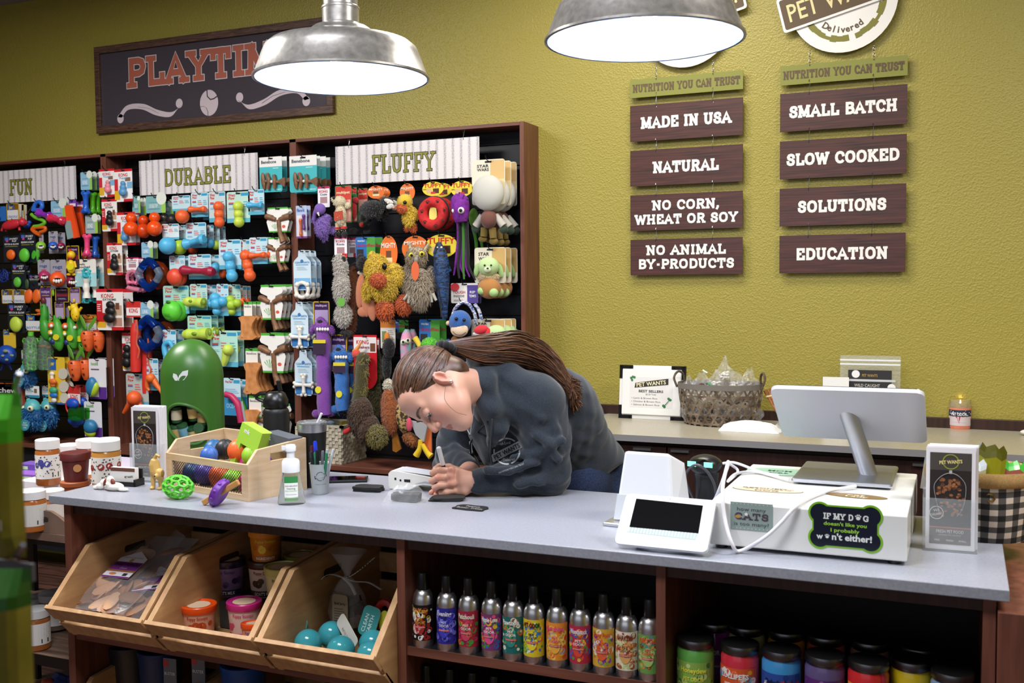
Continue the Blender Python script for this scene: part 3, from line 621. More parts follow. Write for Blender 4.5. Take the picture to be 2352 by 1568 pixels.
def T(name, cat, label, cards, parts, n=1, Y=4.33, dy=.036, hook=True, jit=.004):
 """hang one product and n-1 more behind it on the same hook"""
 c0 = cards[0] if cards else None
 if c0: hx, hy = (c0[0]+c0[2])/2, c0[1]
 else: hx, hy = hook if isinstance(hook, tuple) else (parts[0][2][0][1], parts[0][2][0][2])
 I = Item(name, hx, hy, Y); g = 'toys sharing a hook with the '+label if n > 1 else None
 t = thing(name, label, cat, I.o, group=g)
 for i, c in enumerate(cards):
  mb = MB(); card(mb, I, *c[:5], **(c[5] if len(c) > 5 else {})); mb.build('hang_card' if i == 0 else 'label', t)
 for p in parts:
  mb = MB(); nm, mt, L = p[:3]; op = p[3] if len(p) > 3 else {}
  mt = M(*mt) if isinstance(mt, tuple) else mt
  shapes(mb, I, mt, L, op.get('d', 0))
  if 'tuft' in op: tufts(mb, I, L, mt if 'tm' not in op else M(*op['tm']), *(op['tuft']+(1.2, .3)[len(op['tuft'])-2:]), d0=op.get('d', 0))
  if 'txt' in op:
   for s_, x, y, h, cc in op['txt']:
    a = I.u(x, y, op.get('ty', 6)*I.s); mb.text(s_, a[0], a[1], h*I.s, M(cc, 'paper'), y=-op.get('ty', 6)*I.s, bold=.02)
  mb.build(nm, t)
 for k in range(1, n):
  q = dup(t, I.o+Vector((R.uniform(-jit, jit), dy*k, R.uniform(-jit, jit)*.6)), '%s in line behind the %s' % (ORD[k-1], label), R.uniform(-.06, .06))
 if hook:
  hp = I.o+Vector((0, 0, -.006)); hookat(hp, 'black hook holding the '+label, Y)
 return t, I
def cz(x0, y0, x1, y1, st='wp', base=None, txt=None): return (x0, y0, x1, y1, st, dict(base=base, txt=txt))
def bonesh(x0, y0, x1, y1, w, e): # tube with bulb ends
 mx, my = (x0+x1)/2, (y0+y1)/2
 return ('t', [e*.7, e, e*.8, w, w, w, e*.8, e, e*.7], [(x0+(x1-x0)*k, y0+(y1-y0)*k) for k in (0, .1, .22, .35, .5, .65, .78, .9, 1)])
OR, LM, BL, CR, GN = ('#e8602a', 'rubber'), ('#c2d84a', 'rubber'), ('#4fb0dc', 'rubber'), ('#a01c3c', 'rubber'), ('#5fcf3a', 'rubber')
D = 'dog toy'
def dumb(x, y0, y1, w, e): return [('t', [e*.8, e, e*.75, w, w, w, e*.75, e, e*.8], [(x, y0+(y1-y0)*k) for k in (.06, .14, .26, .38, .5, .62, .74, .86, .94)]), ('c', x-e*.6, y0+e*.6, e*.62), ('c', x+e*.6, y0+e*.6, e*.62), ('c', x-e*.6, y1-e*.6, e*.62), ('c', x+e*.6, y1-e*.6, e*.62)]
# ---------------- left bay
T('bone_chew', D, 'shiny blue rubber bone right of the FUN banner', [cz(185, 395, 211, 436, 'link', txt=['BONES'])], [('chew', ('#1f5fc8', 'rubber', .2), dumb(197, 438, 491, 6, 9))])
T('bone_chew', D, 'shiny green rubber bone behind the upper blue one', [cz(196, 397, 222, 437, 'link', txt=['BONES'])], [('chew', ('#4fa81c', 'rubber', .2), dumb(213, 441, 493, 6, 9))], n=2, Y=4.38, hook=False)
T('bone_chew', D, 'shiny pink rubber bone low on the left bay edge', [cz(196, 494, 224, 536, 'link', '#9fb4b4', txt=['BONES'])], [('chew', ('#e8447a', 'rubber', .2), dumb(200, 537, 589, 6, 9))])
T('bone_chew', D, 'shiny blue rubber bone behind the pink one', [cz(204, 496, 231, 537, 'link', '#8fa4a4', txt=['BONES'])], [('chew', ('#1f56b0', 'rubber', .2), dumb(219, 541, 592, 6, 9))], Y=4.38, hook=False)
T('boxed_toy', D, 'gold and white boxed toy under the FUN letters', [cz(15, 467, 43, 505, 'jw')], [('carton', ('#e8e4da', 'paper'), [('p', [(16, 468), (42, 468), (42, 504), (16, 504)], -9)])], n=2)
T('tagged_toy', D, 'blue round tag cut by the left picture edge', [cz(-16, 474, 14, 508, 'jwl', '#2f6fc0')], [('toy', ('#2f6fc0', 'rubber'), [('e', -6, 500, 8, 6)])])
T('pig_toy', D, 'red squeaky rubber pig toy below the gold box', [], [('body', ('#d02a3c', 'rubber'), [('e', 26, 516, 30, 11, -8), ('c', 52, 510, 9), ('t', 3, [(8, 518), (4, 530)]), ('t', 3, [(16, 520), (14, 531)]), ('t', 3, [(44, 518), (45, 529)]), ('c', 59, 511, 5), ('t', [3, 1], [(50, 503), (47, 498)])])], hook=(38, 508))
T('blue_pig_toy', D, 'small blue rubber toy right of the red pig', [], [('body', ('#2456c0', 'rubber'), [('e', 62, 517, 9, 9), ('c', 68, 511, 5)])], Y=4.4, hook=(60, 506))
T('tug_toy', D, 'blue folded tug strap above the twisted ring', [], [('strap', ('#2c6cd0', 'rubber'), [('t', 5, [(76, 484), (82, 468), (92, 464), (97, 474), (90, 482), (80, 482)]), ('t', 2, [(96, 474), (99, 466), (94, 463)])]), ('wire_clip', ('#b8a890', 'metal'), [('t', 1, [(79, 466), (60, 494)])])], hook=(89, 462))
T('twisted_ring', D, 'green and orange twisted ring toy in the left bay', [], [('upper_coil', ('#6fc02c', 'rubber'), [('t', 4, [(72, 492), (82, 500), (98, 506), (103, 512), (92, 518), (78, 520)])]), ('lower_coil', ('#e2641c', 'rubber'), [('t', 4, [(78, 520), (74, 528), (86, 534), (102, 530), (104, 523), (92, 522), (80, 524), (78, 532), (92, 540)])])], hook=(86, 492))
def spk(x0, y0, x1, y1, w, e): return [bonesh(x0, y0, x1, y1, w, e), ('e', x0+(x1-x0)*.15, y0+(y1-y0)*.15, e*1.1, e), ('e', x0+(x1-x0)*.85, y0+(y1-y0)*.85, e*1.1, e)]
T('spiky_bone', D, 'purple spiky rubber bone left of the orange stick', [], [('chew', ('#8a2cb0', 'rubber', .2), spk(86, 488, 118, 498, 6, 10), {'tuft': (130, 2.5, 1, 0)})], hook=(98, 478))
T('spiky_bone', D, 'red spiky rubber bone under a pale blue card', [cz(117, 461, 151, 499, 'link', txt=['FOODIES'])], [('chew', ('#d0284c', 'rubber', .2), spk(112, 500, 147, 508, 6, 10), {'tuft': (130, 2.5, 1, 0), 'd': 3})], n=2)
T('floating_stick', D, 'orange flat floating stick toy, front one', [cz(158, 459, 175, 475, 'foam')], [('bar', ('#f0501c', 'rubber'), [('p', [(152, 472), (168, 471), (176, 504), (184, 545), (170, 548), (156, 506)], 5)]), ('picture_sleeve', ('#88a0a0', 'paper'), [('p', [(153, 508), (166, 507), (173, 546), (160, 550)], 7)])], n=1)
T('floating_stick', D, 'orange flat floating stick behind the front one', [cz(176, 462, 192, 478, 'foam')], [('bar', ('#e04818', 'rubber'), [('p', [(175, 474), (188, 474), (198, 536), (184, 545)], 5)])], Y=4.39)
T('glow_ball', D, 'orange glow ball on dark card at bay left', [cz(8, 541, 47, 602, 'dark')], [('ball', ('#f06a20', 'rubber'), [('e', 25, 585, 13, 12, 0, .5)])])
T('glow_ball', D, 'green squeaky glow disc on dark card', [cz(46, 534, 82, 602, 'sq')], [('ball', ('#5fc83a', 'rubber'), [('e', 56, 586, 15, 16, 8, .5)])])
T('glow_ball', D, 'deeper green glow disc right of the squeaky one', [], [('ball', ('#4fb830', 'rubber'), [('e', 82, 585, 13, 20, 20, .5)])], Y=4.36, hook=(80, 566))
GRIN = lambda x, y, w: [('e', x-w*.6, y+1, w*.22, w*.28), ('e', x-w*.2, y+2, w*.24, w*.32), ('e', x+w*.22, y+2, w*.24, w*.32), ('e', x+w*.6, y, w*.2, w*.26)]
def grin(label, cardr, x, y, r, col, n=1, Y=4.33): return T('grinning_ball', D, label, [cz(*cardr, 'rogz')], [('ball', (col, 'rubber'), [('c', x, y, r)]), ('gums', ('#1a1a1e', 'rubber'), [('e', x, y+r*.15, r*.9, r*.34, 0, .2, {'d': r*1.75})]), ('teeth', ('#eeeae4', 'rubber'), GRIN(x, y+r*.15, r*.8), {'d': r*1.85})], n=n, Y=Y)
grin('lime grinning ball on a narrow clear card', (90, 531, 100, 581), 94, 565, 11, '#8cc83a')
grin('blue grinning ball on a clear hanging card', (112, 531, 133, 582), 122, 564, 10, '#2f60c8')
grin('plum grinning ball right of the blue one', (131, 534, 150, 582), 140, 565, 9, '#9a2048', Y=4.37)
grin('magenta grinning ball on a clear hanging card', (87, 596, 115, 655), 102, 634, 13, '#b02860')
grin('large orange grinning ball on a clear card', (116, 596, 152, 664), 132, 641, 17, '#f05a20')
grin('dark red grinning ball behind the rubber duck', (153, 606, 183, 662), 167, 645, 15, '#8a1c40', Y=4.40)
T('rubber_duck', D, 'yellow standing rubber duck on a purple card', [cz(153, 564, 182, 618, 'mpd')], [('body', ('#ecc41c', 'rubber'), [('e', 163, 612, 10, 16, 0), ('c', 164, 585, 9), ('t', 3, [(156, 600), (154, 616)]), ('t', 3, [(171, 600), (174, 614)]), ('e', 158, 630, 7, 3), ('e', 169, 630, 6, 3)]), ('bill', ('#e0602c', 'rubber'), [('e', 160, 590, 8, 4)], {'d': 10}), ('comb', ('#c8302c', 'rubber'), [('c', 161, 575, 4)]), ('badge', ('#e8e020', 'paper'), [('p', arc(162, 612, 8, 8, 0, 360, 14)[:-1], 1)], {'d': 15})], n=1)
T('rubber_duck', D, 'second rubber duck behind the pink bone', [cz(187, 566, 228, 618, 'mpd')], [('bill', ('#e0702c', 'rubber'), [('e', 193, 590, 8, 5)])], Y=4.42)
T('lattice_ball', D, 'dark blue lattice ball at the left edge', [], [('lattice', ('#1c2f78', 'rubber'), [('r', 8, 633, 14, 2), ('r', 8, 633, 8, 2), ('t', 2, [(-6, 626), (8, 633), (22, 626)]), ('t', 2, [(8, 618), (8, 633), (4, 648)]), ('t', 2, [(-4, 641), (8, 633), (20, 643)])])], hook=(8, 616))
T('glow_ball', D, 'green glow ball on dark card, second row', [cz(27, 604, 60, 662, 'dark')], [('ball', ('#62c040', 'rubber'), [('e', 40, 648, 11, 12, 0, .5)])], n=2)
T('glow_ball', D, 'dark carded glow toy beside the magenta grin', [cz(66, 630, 93, 664, 'sq')], [('ball', ('#38502c', 'rubber'), [('e', 62, 652, 6, 12, 0, .5)])])
T('dumbbell_toy', D, 'teal and white lattice dumbbell on rounded card', [cz(172, 595, 221, 658, 'pooch')], [('shaft', ('#e8e4dc', 'rubber'), [('t', [9, 6, 8, 6, 9], [(198, 640), (198, 650), (198, 660), (199, 670), (199, 684)])]), ('lattice_end', ('#3ab4c0', 'rubber'), [('r', 198, 626, 10, 2.6, 6), ('r', 198, 636, 11, 2.4, 6), ('t', 2, [(188, 620), (198, 632), (208, 620)])]), ('lattice_end', ('#3ab4c0', 'rubber'), [('r', 199, 686, 10, 2.6, 6), ('r', 199, 680, 11, 2.4, 6), ('t', 2, [(189, 694), (199, 680), (209, 692)])])], n=2, dy=.06)
for i, (a, b_) in enumerate(((4, 29), (31, 57))): T('boxed_toy', D, ['white and gold crackle box at the left edge', 'white and gold crackle box beside orange discs'][i], [cz(a, 665, b_, 697, 'jw')], [('carton', ('#e0dcd8', 'paper'), [('p', [(a+1, 666), (b_-1, 666), (b_-1, 696), (a+1, 696)], -9)])], n=2)
for i, (a, tlt) in enumerate(((66, 15), (84, 15))): T('glow_ball', D, ['orange glow half disc, left of the pair', 'orange glow half disc, right of the pair'][i], [cz(a-12, 655, a+14, 690, 'dark')], [('ball', ('#f06a28', 'rubber'), [('e', a, 680, 12, 17, tlt, .5)])], Y=4.35)
T('glow_ball', D, 'yellow green glow ball on a large dark card', [cz(18, 696, 60, 764, 'dark')], [('ball', ('#c0d848', 'rubber'), [('e', 36, 745, 17, 18, 0, .5)])], n=2)
T('carded_toy', D, 'purple carded toy left of the green dinosaur', [cz(92, 657, 119, 735, 'mp')], [('toy', ('#6a2030', 'rubber'), [('e', 99, 690, 7, 9)])])
T('carded_toy', D, 'purple carded toy above the pea pods', [cz(127, 660, 158, 694, 'mpd')], [('toy', ('#8ac030', 'rubber'), [('e', 122, 672, 3, 8)])])
T('carded_toy', D, 'purple carded toy above the yellow pig', [cz(160, 660, 184, 697, 'mp')], [('toy', ('#e8c030', 'rubber'), [('e', 170, 690, 3, 5)])], n=2)
T('carded_toy', D, 'small purple card between pods and carrots', [cz(126, 693, 148, 732, 'mp')], [('toy', ('#3f9a2c', 'rubber'), [('e', 137, 730, 4, 4)])], n=2)
T('bottle_toy', D, 'white boxed bottle toy beside the dinosaur', [cz(57, 721, 95, 760, 'jw', txt=['jw', 'BOTTLE'])], [('carton', ('#d8d8e0', 'paper'), [('p', [(58, 722), (94, 724), (94, 758), (58, 756)], -9)])])
DN = ('#3f9a30', 'rubber')
T('dinosaur_toy', D, 'green rubber dinosaur with an orange bill', [], [('body', DN, [('e', 104, 756, 13, 26, -12), ('e', 100, 712, 9, 15, 0), ('t', [5, 8, 9], [(101, 700), (102, 722), (100, 740)]), ('t', [6, 3], [(110, 770), (106, 792)]), ('t', [6, 3], [(98, 772), (95, 790)]), ('t', [6, 4, 2], [(113, 775), (122, 788), (128, 800)])]), ('bill', ('#e06a30', 'rubber'), [('e', 90, 714, 12, 4, 10), ('e', 90, 721, 10, 3, -8)], {'d': 6}), ('foot', ('#e0702c', 'rubber'), [('e', 99, 794, 9, 3)]), ('foot', ('#e0702c', 'rubber'), [('e', 110, 797, 7, 3)]), ('eye', ('#12140f', 'rubber'), [('c', 98, 704, 2)], {'d': 11})], n=2, hook=(103, 694))
def pod(x, y, lb, Y=4.33): T('pea_pod_toy', D, lb, [], [('pod', ('#44a030', 'rubber'), [('e', x+7, y+42, 15, 38, -6), ('t', [9, 1], [(x+4, y+14), (x-2, y-2)])]), ('pea', ('#e8642c', 'rubber'), [('c', x-8, y+21, 8)], {'d': 14}), ('pea', ('#ecb82c', 'rubber'), [('c', x-9, y+38, 7)], {'d': 14}), ('pea', ('#2c3470', 'rubber'), [('c', x-4, y+58, 7)], {'d': 14}), ('eye', ('#f0efe8', 'rubber'), [('c', x-8, y+22, 4)], {'d': 26}), ('eye', ('#f0efe8', 'rubber'), [('c', x-9, y+39, 3.4)], {'d': 25}), ('badge', ('#e8d828', 'paper'), [('p', arc(x+3, y+48, 7, 7, 0, 360, 14)[:-1], 1)], {'d': 25})], Y=Y, hook=(x, y))
pod(126, 726, 'front green rubber pea pod with googly peas'); pod(158, 728, 'middle green pea pod beside the orange carrot', 4.37); pod(180, 730, 'dark green pea pod hidden behind the carrot', 4.41)
T('dotted_pig', D, 'yellow spotted squeaky pig above the carrots', [], [('body', ('#ecc820', 'rubber'), [('e', 173, 720, 11, 18), ('c', 170, 706, 9), ('t', 3, [(163, 712), (158, 704)]), ('t', 3, [(182, 714), (187, 706)]), ('c', 164, 698, 3), ('c', 176, 698, 3)]), ('spot', ('#d84030', 'rubber'), [('c', 168, 722, 1.6), ('c', 176, 726, 1.6), ('c', 172, 732, 1.6)], {'d': 15})], hook=(170, 694))
def carrot(x, y, lb, leaf=True, Y=4.33, k=1): T('carrot_toy', D, lb, [], [('root', ('#e0622a', 'rubber'), [('t', [11*k, 15*k, 15*k, 13*k, 10*k, 6*k], [(x, y), (x, y+8), (x+1, y+18), (x+2, y+28), (x+3, y+38), (x+3, y+46)])]), ('hole', ('#5a1c10', 'rubber'), [('e', x-7, y+6, 3.4, 3, 0, .5), ('e', x-6, y+20, 3.4, 3, 0, .5), ('e', x-4, y+33, 3, 3, 0, .5)], {'d': 26})]+([('leaf', ('#5a9a30', 'rubber'), [('e', x+12, y-18, 5, 20, 40, .3), ('e', x-9, y-20, 5, 19, -28, .3)], {'d': 8})] if leaf else []), Y=Y, hook=(x, y-30))
carrot(200, 760, 'orange carrot toy with big leaves, upper one'); carrot(224, 762, 'orange carrot toy behind the upper one', False, 4.38)
carrot(171, 828, 'orange carrot toy with leaves, lower one'); carrot(196, 826, 'orange carrot toy behind the lower one', True, 4.38)
T('carded_toy', D, 'white CHEW card above the upper carrot', [cz(186, 722, 222, 792, 'plain', '#e8e6e8')], [('print', ('#d84a30', 'paper'), [('p', [(214, 758), (228, 756), (229, 768), (215, 770)], 1)])], Y=4.41)
T('carded_toy', D, 'white card above the lower carrot', [cz(157, 788, 204, 850, 'plain', '#e8e6e8')], [('print', ('#d84a30', 'paper'), [('p', [(186, 792), (206, 800), (202, 830), (190, 830)], 1)])], Y=4.41)
T('holed_ball', D, 'blue rubber ball with egg-shaped holes', [cz(8, 757, 36, 800, 'jwl')], [('ball', ('#1c4cb0', 'rubber'), [('e', 15, 814, 24, 22)]), ('hole', ('#8a9a7a', 'rubber'), [('e', 12, 806, 7, 4), ('e', 27, 816, 6, 3), ('e', 6, 817, 5, 3), ('e', 15, 826, 5, 3)], {'d': 32}), ('fin', ('#1c3c90', 'rubber'), [('t', [4, 2], [(10, 836), (2, 850)]), ('t', [4, 2], [(20, 836), (27, 850)])])])
def honey(x, lb, Y, col):
 L = [('t', 6.5, [(x+1, 762), (x+1, 771)])]
 for r_ in range(6):
  for c in range(3):
   xx = x-13+c*13+(6.5 if r_ % 2 else 0); yy = 783+r_*12.2
   if xx < x+18: L.append(('r', xx, yy, 6.6, 1.7, 6))
 T('honeycomb_bottle', D, lb, [], [('lattice', (col, 'rubber'), L, {'d': 8}), ('inner_bottle', ('#cfe6d8', 'clear'), [('t', [8, 16, 17, 17, 15], [(x+1, 772), (x+1, 784), (x+1, 805), (x+1, 830), (x+1, 848)])])], Y=Y, hook=(x, 758))
honey(70, 'lime green honeycomb rubber bottle, front one', 4.33, '#62c436'); honey(104, 'green honeycomb rubber bottle, half hidden', 4.37, '#3f9430')
def hedge(x, y, k, lb, badge, Y=4.33):
 L = [('e', x, y+28*k, 33*k, 26*k, 18), ('e', x+2*k, y+8*k, 20*k, 20*k)]
 T('hedgehog_toy', D, lb, [cz(x-14*k, y-42*k, x+18*k, y-15*k, 'toot')], [('quills', ('#1a4a80', 'rubber'), [L[0]], {'tuft': (420, 7*k, 2.2*k, .6), 'tm': ('#1f5f98', 'rubber')}), ('head', ('#5ab4bc', 'rubber'), [L[1], ('t', [9*k, 4*k], [(x-2*k, y), (x-8*k, y-12*k)])], {'d': 4}), ('nose', ('#131316', 'rubber'), [('c', x-10*k, y-14*k, 5*k)], {'d': 8}), ('eye', ('#e8eecb', 'rubber'), [('c', x-17*k, y+9*k, 6*k)], {'d': 24*k}), ('eye', ('#e8eecb', 'rubber'), [('c', x-2*k, y+10*k, 7*k)], {'d': 30*k}), ('pupil', ('#141414', 'rubber'), [('c', x-4*k, y+10*k, 2.6*k)], {'d': 43*k}), ('badge', ('#3f9cb4', 'paper'), [('p', arc(badge[0], badge[1], 11, 13, 0, 360, 18)[:-1], 1)], {'d': 46*k, 'txt': [('SILLY', badge[0], badge[1]-5, 3.5, '#e8f4f4'), ('SOUND', badge[0], badge[1], 3.5, '#e8f4f4'), ('FUN', badge[0], badge[1]+6, 3.5, '#e8f4f4')], 'ty': 46*k+1.5}) if badge else ('tail', ('#1a4a80', 'rubber'), [('c', x+20*k, y+34*k, 5*k)])], Y=Y)
hedge(72, 928, 1.0, 'blue spiky hedgehog toy on the lowest hook', (57, 976)); hedge(110, 926, .96, 'blue spiky hedgehog toy behind the lowest one', (97, 978), 4.41)
hedge(62, 842, .9, 'blue spiky hedgehog toy below the honeycomb bottle', (43, 876), 4.40)
T('bead_stick', D, 'yellow carded coloured bead chew stick', [cz(110, 820, 150, 928, 'jwl')], [('upper_bead', ('#efe9dc', 'rubber'), [('e', 119, 858, 7, 5), ('t', 4, [(119, 862), (120, 872)])], {'d': 3}), ('orange_bead', ('#e8762c', 'rubber'), [('e', 121, 876, 11, 7), ('e', 121, 884, 8, 5)], {'d': 3}), ('green_bead', ('#44a878', 'rubber'), [('e', 122, 896, 11, 8)], {'d': 3}), ('blue_bead', ('#2a7ac8', 'rubber'), [('e', 123, 907, 11, 7)], {'d': 3}), ('lower_bead', ('#e6e2da', 'rubber'), [('e', 124, 919, 7, 6)], {'d': 3}), ('picture_disc', ('#d8d2c2', 'paper'), [('p', arc(145, 858, 11, 13, 0, 360, 16)[:-1], 1), ('p', arc(147, 888, 11, 13, 0, 360, 16)[:-1], 1), ('p', arc(148, 914, 10, 12, 0, 360, 16)[:-1], 1)], {'d': 1})], n=2)
T('treat_ball', D, 'blue and lime treat ball on white purple card', [cz(205, 824, 244, 916, 'oh')], [('ball', ('#2a78a8', 'rubber'), [('e', 210, 887, 14, 22, 10)]), ('lower_half', ('#b4d034', 'rubber'), [('e', 216, 894, 11, 18, 25)], {'d': 1})], n=2, dy=.06)
T('treat_ball', D, 'blue and lime treat ball on curved white card', [cz(194, 922, 234, 1006, 'oh')], [('ball', ('#2a78a8', 'rubber'), [('e', 208, 980, 17, 17)]), ('lower_half', ('#b4d034', 'rubber'), [('e', 207, 992, 15, 12, 20)], {'d': 3})])
T('treat_capsule', D, 'green and blue hanging treat capsule', [cz(156, 887, 184, 930, 'kongs')], [('upper_shell', ('#1c50c0', 'rubber'), [('e', 167, 926, 17, 12)], {'d': 4}), ('red_rim', ('#d83030', 'rubber'), [('r', 166, 933, 19, 2)]), ('barrel', ('#3cb034', 'clear'), [('t', [19, 20, 19], [(177, 938), (177, 950), (177, 962)])]), ('lower_shell', ('#1c50c0', 'rubber'), [('e', 174, 966, 23, 12), ('e', 174, 974, 12, 8)])], n=2, dy=.06)
T('boxed_toy', D, 'orange and blue box at the far left edge', [cz(-12, 880, 50, 960, 'orx')], [('carton', ('#b8502c', 'paper'), [('p', [(-12, 881), (49, 881), (49, 959), (-12, 959)], -12)])])
T('spiky_ring', D, 'red ring toy at the left edge', [], [('ring', ('#c8281c', 'rubber'), [('r', 30, 960, 16, 5)])], Y=4.30, hook=(38, 942))
# ---------------- middle bay: carded rubber chews
KP = lambda x, y, k: [('e', x, y-10*k, 6*k, 6*k), ('e', x, y-1*k, 8*k, 7*k), ('e', x, y+10*k, 10*k, 9.5*k)]
T('snowman_chew', D, 'pink rubber snowman chew on red card, top row', [cz(228, 388, 263, 452, 'kongp')], [('chew', ('#e88a98', 'rubber'), KP(247, 427, .85))], n=2, Y=4.345)
T('snowman_chew', D, 'light blue rubber snowman chew on red card, top row', [cz(263, 388, 304, 463, 'kongp')], [('chew', ('#5a98c8', 'rubber'), KP(282, 431, 1))], Y=4.33)
T('snowman_chew', D, 'black rubber snowman chew below the pink one', [cz(234, 457, 269, 531, 'kong')], [('chew', ('#17171a', 'rubber'), KP(251, 499, 1))])
T('snowman_chew', D, 'blue rubber snowman chew behind the orange balls', [cz(269, 487, 311, 563, 'kongp')], [('chew', ('#5a98c8', 'rubber'), KP(286, 535, 1))], n=2)
T('snowman_chew', D, 'black rubber snowman chew left of the pink rope', [cz(246, 557, 281, 631, 'kong')], [('chew', ('#17171a', 'rubber'), KP(262, 600, 1.1))], n=2)
T('snowman_chew', D, 'largest black rubber snowman chew on big red card', [cz(222, 663, 283, 758, 'kong')], [('chew', ('#17171a', 'rubber'), [('e', 253, 700, 11, 9), ('e', 253, 714, 14, 10), ('e', 251, 730, 16, 12)])], n=2, dy=.075)
T('snowman_chew', D, 'black rubber snowman chew behind the red baton', [cz(281, 764, 318, 852, 'kong')], [('chew', ('#17171a', 'rubber'), [('e', 291, 800, 10, 9), ('e', 291, 816, 12, 10), ('e', 291, 832, 13, 12)])], Y=4.38)
T('rope_teether', D, 'small pink rope and bone teether', [cz(290, 591, 318, 620, 'kongl')], [('rope', ('#e07a9a', 'fur'), [('t', 4, [(295, 652), (293, 634), (300, 624), (310, 624), (316, 636), (314, 652)]), ('t', 5, [(294, 660), (308, 664), (322, 666)])], {'tuft': (90, 3, 1.4, 0)}), ('bone', ('#e8789c', 'rubber'), [bonesh(294, 648, 315, 650, 3, 5)], {'d': 5})], n=2)
def dbl(x, y0, y1, col, lb, cardr=None, Y=4.33, hk=None):
 h = y1-y0; r1 = h*.23; r2 = h*.32
 return T('double_ball', D, lb, [cz(*cardr, 'link', '#7fb4b8', txt=['DOUBLE-TUFF'])] if cardr else [], [('chew', (col, 'rubber', .25), [('c', x, y0+r1, r1), ('c', x, y1-r2, r2), ('t', [r1*.8, r1*.7], [(x, y0+r1), (x, y1-r2)])])], Y=Y, hook=True if cardr else hk)
dbl(301, 489, 543, '#ea4f12', 'left orange snowman shaped double ball', (307, 450, 322, 489)); dbl(330, 494, 547, '#d8420c', 'middle orange double ball, half hidden', (304, 459, 336, 494), 4.38)
dbl(355, 487, 542, '#ea4f12', 'right orange double ball under a rounded teal card', (335, 450, 380, 489)); dbl(378, 490, 535, '#38332f', 'dark grey double ball behind the orange ones', (372, 462, 398, 494), 4.39)
T('rubber_ball', D, 'dark rubber ball left of the round orange ball', [cz(386, 462, 408, 496, 'link', '#456a78', txt=[''])], [('ball', ('#222022', 'rubber'), [('c', 396, 504, 13)])], Y=4.40)
def ring(x, y, Rr, lb, cardr, n, hk, back):
 a = [(Rr*math.cos(rad(k)), Rr*math.sin(rad(k))) for k in range(0, 360, 15)]; f = .86
 def seg(k0, k1, r_):
  pts = []
  for k in range(k0, k1+1, 9):
   c, s_ = math.cos(rad(k)), math.sin(rad(k)); q = 1/max(abs(c*.7071+s_*.7071), abs(c*.7071-s_*.7071))**.55; pts.append((x+Rr*q*c*.86, y-Rr*q*s_*1.1))
  return ('t', r_, pts)
 r_ = Rr*.36
 return T('link_ring', D, lb, [cz(*cardr, 'link')], [('blue_half', ('#1f62d8', 'clear'), [seg(35, 145, r_)], {'d': 2}), ('blue_half', ('#1f62d8', 'clear'), [seg(215, 325, r_)], {'d': 2}), ('clear_half', ('#bcd0e8', 'clear'), [seg(145, 215, r_*.97)], {'d': 2}), ('clear_half', ('#bcd0e8', 'clear'), [seg(-35, 35, r_*.97)], {'d': 2})], n=1)
ring(342, 630, 24, 'upper blue and clear angular ring toy', (325, 556, 351, 592), 1, None, 0); ring(339, 766, 26, 'lower blue and clear angular ring toy', (322, 694, 352, 731), 1, None, 0)
T('link_ring', D, 'orange angular ring behind the upper blue one', [cz(338, 558, 362, 594, 'link')], [('ring', ('#d8602a', 'clear'), [('r', 362, 632, 24, 9, 12)])], Y=4.38, hook=False)
T('link_ring', D, 'orange angular ring behind the lower blue one', [cz(340, 696, 364, 732, 'link')], [('ring', ('#b8562a', 'clear'), [('r', 378, 770, 24, 9, 12)]), ], Y=4.40, hook=False)
T('link_ring', D, 'second blue ring just behind the lower one', [], [('ring', ('#2358c0', 'clear'), [('r', 356, 768, 24, 9, 12)])], Y=4.365, hook=(356, 742))
def bat(x, y0, y1, lb, Y, cardr=None):
 T('throwing_baton', D, lb, [cz(*cardr, 'kongs')] if cardr else [], [('baton', ('#d8342c', 'rubber'), [('t', [9, 12, 12, 12, 12, 12, 11], [(x, y0+i*(y1-y0)/6) for i in range(7)]), ('t', 4, [(x, y0-8), (x, y0)])]), ('rope', ('#c85a3a', 'fabric'), [('t', 1.8, [(x+2, y0-8), (x+4, y0+20), (x+2, y0+45), (x+8, y0+62), (x+5, y0+80)])], {'d': 22})], Y=Y, hook=(x, y0-14) if not cardr else True)
bat(312, 742, 853, 'front red rubber throwing baton', 4.33, (290, 692, 323, 728)); bat(338, 785, 902, 'rear red rubber throwing baton', 4.38)
OB = lambda x, y, r: [('c', x, y, r)]
T('zigzag_ball', D, 'orange ball on white card under DURABLE', [cz(395, 449, 437, 484)], [('ball', OR, OB(419, 497, 16))])
T('bone_chew', D, 'small orange twisted bone on pale card', [cz(439, 442, 478, 498)], [('chew', OR, [bonesh(434, 481, 472, 480, 5, 8)], {'d': 2})], n=2)
T('carded_toy', D, 'white card behind the small orange bone', [cz(466, 455, 493, 505)], [('chew', CR, [bonesh(470, 484, 486, 486, 4, 6)])], Y=4.40)
TRI = lambda x0, y0, x1, y1, r: [('c', x0, y0, r), ('c', (x0+x1)/2, (y0+y1)/2, r*.93), ('c', x1, y1, r), ('t', [r*.82, r*.8], [(x0, y0), (x1, y1)])]
T('three_lobed_chew', D, 'orange three-lobed chew in the top card row', [cz(480, 440, 518, 510, 'wp', '#c8dce0')], [('chew', OR, TRI(502, 474, 504, 511, 12))])
T('three_lobed_chew', D, 'lime three-lobed chew in the top card row', [cz(521, 440, 574, 511, 'wp', '#bfe0d8')], [('chew', LM, TRI(547, 474, 549, 510, 12))])
T('bone_chew', D, 'small light blue bone right of the lime chew', [cz(570, 435, 607, 493)], [('chew', BL, [bonesh(568, 471, 603, 471, 5, 8)], {'d': 2})])
T('rubber_ball', D, 'light blue ball on white card, second card row', [cz(373, 514, 411, 550, 'wp', '#e0ecf0')], [('ball', BL, OB(385, 564, 20))])
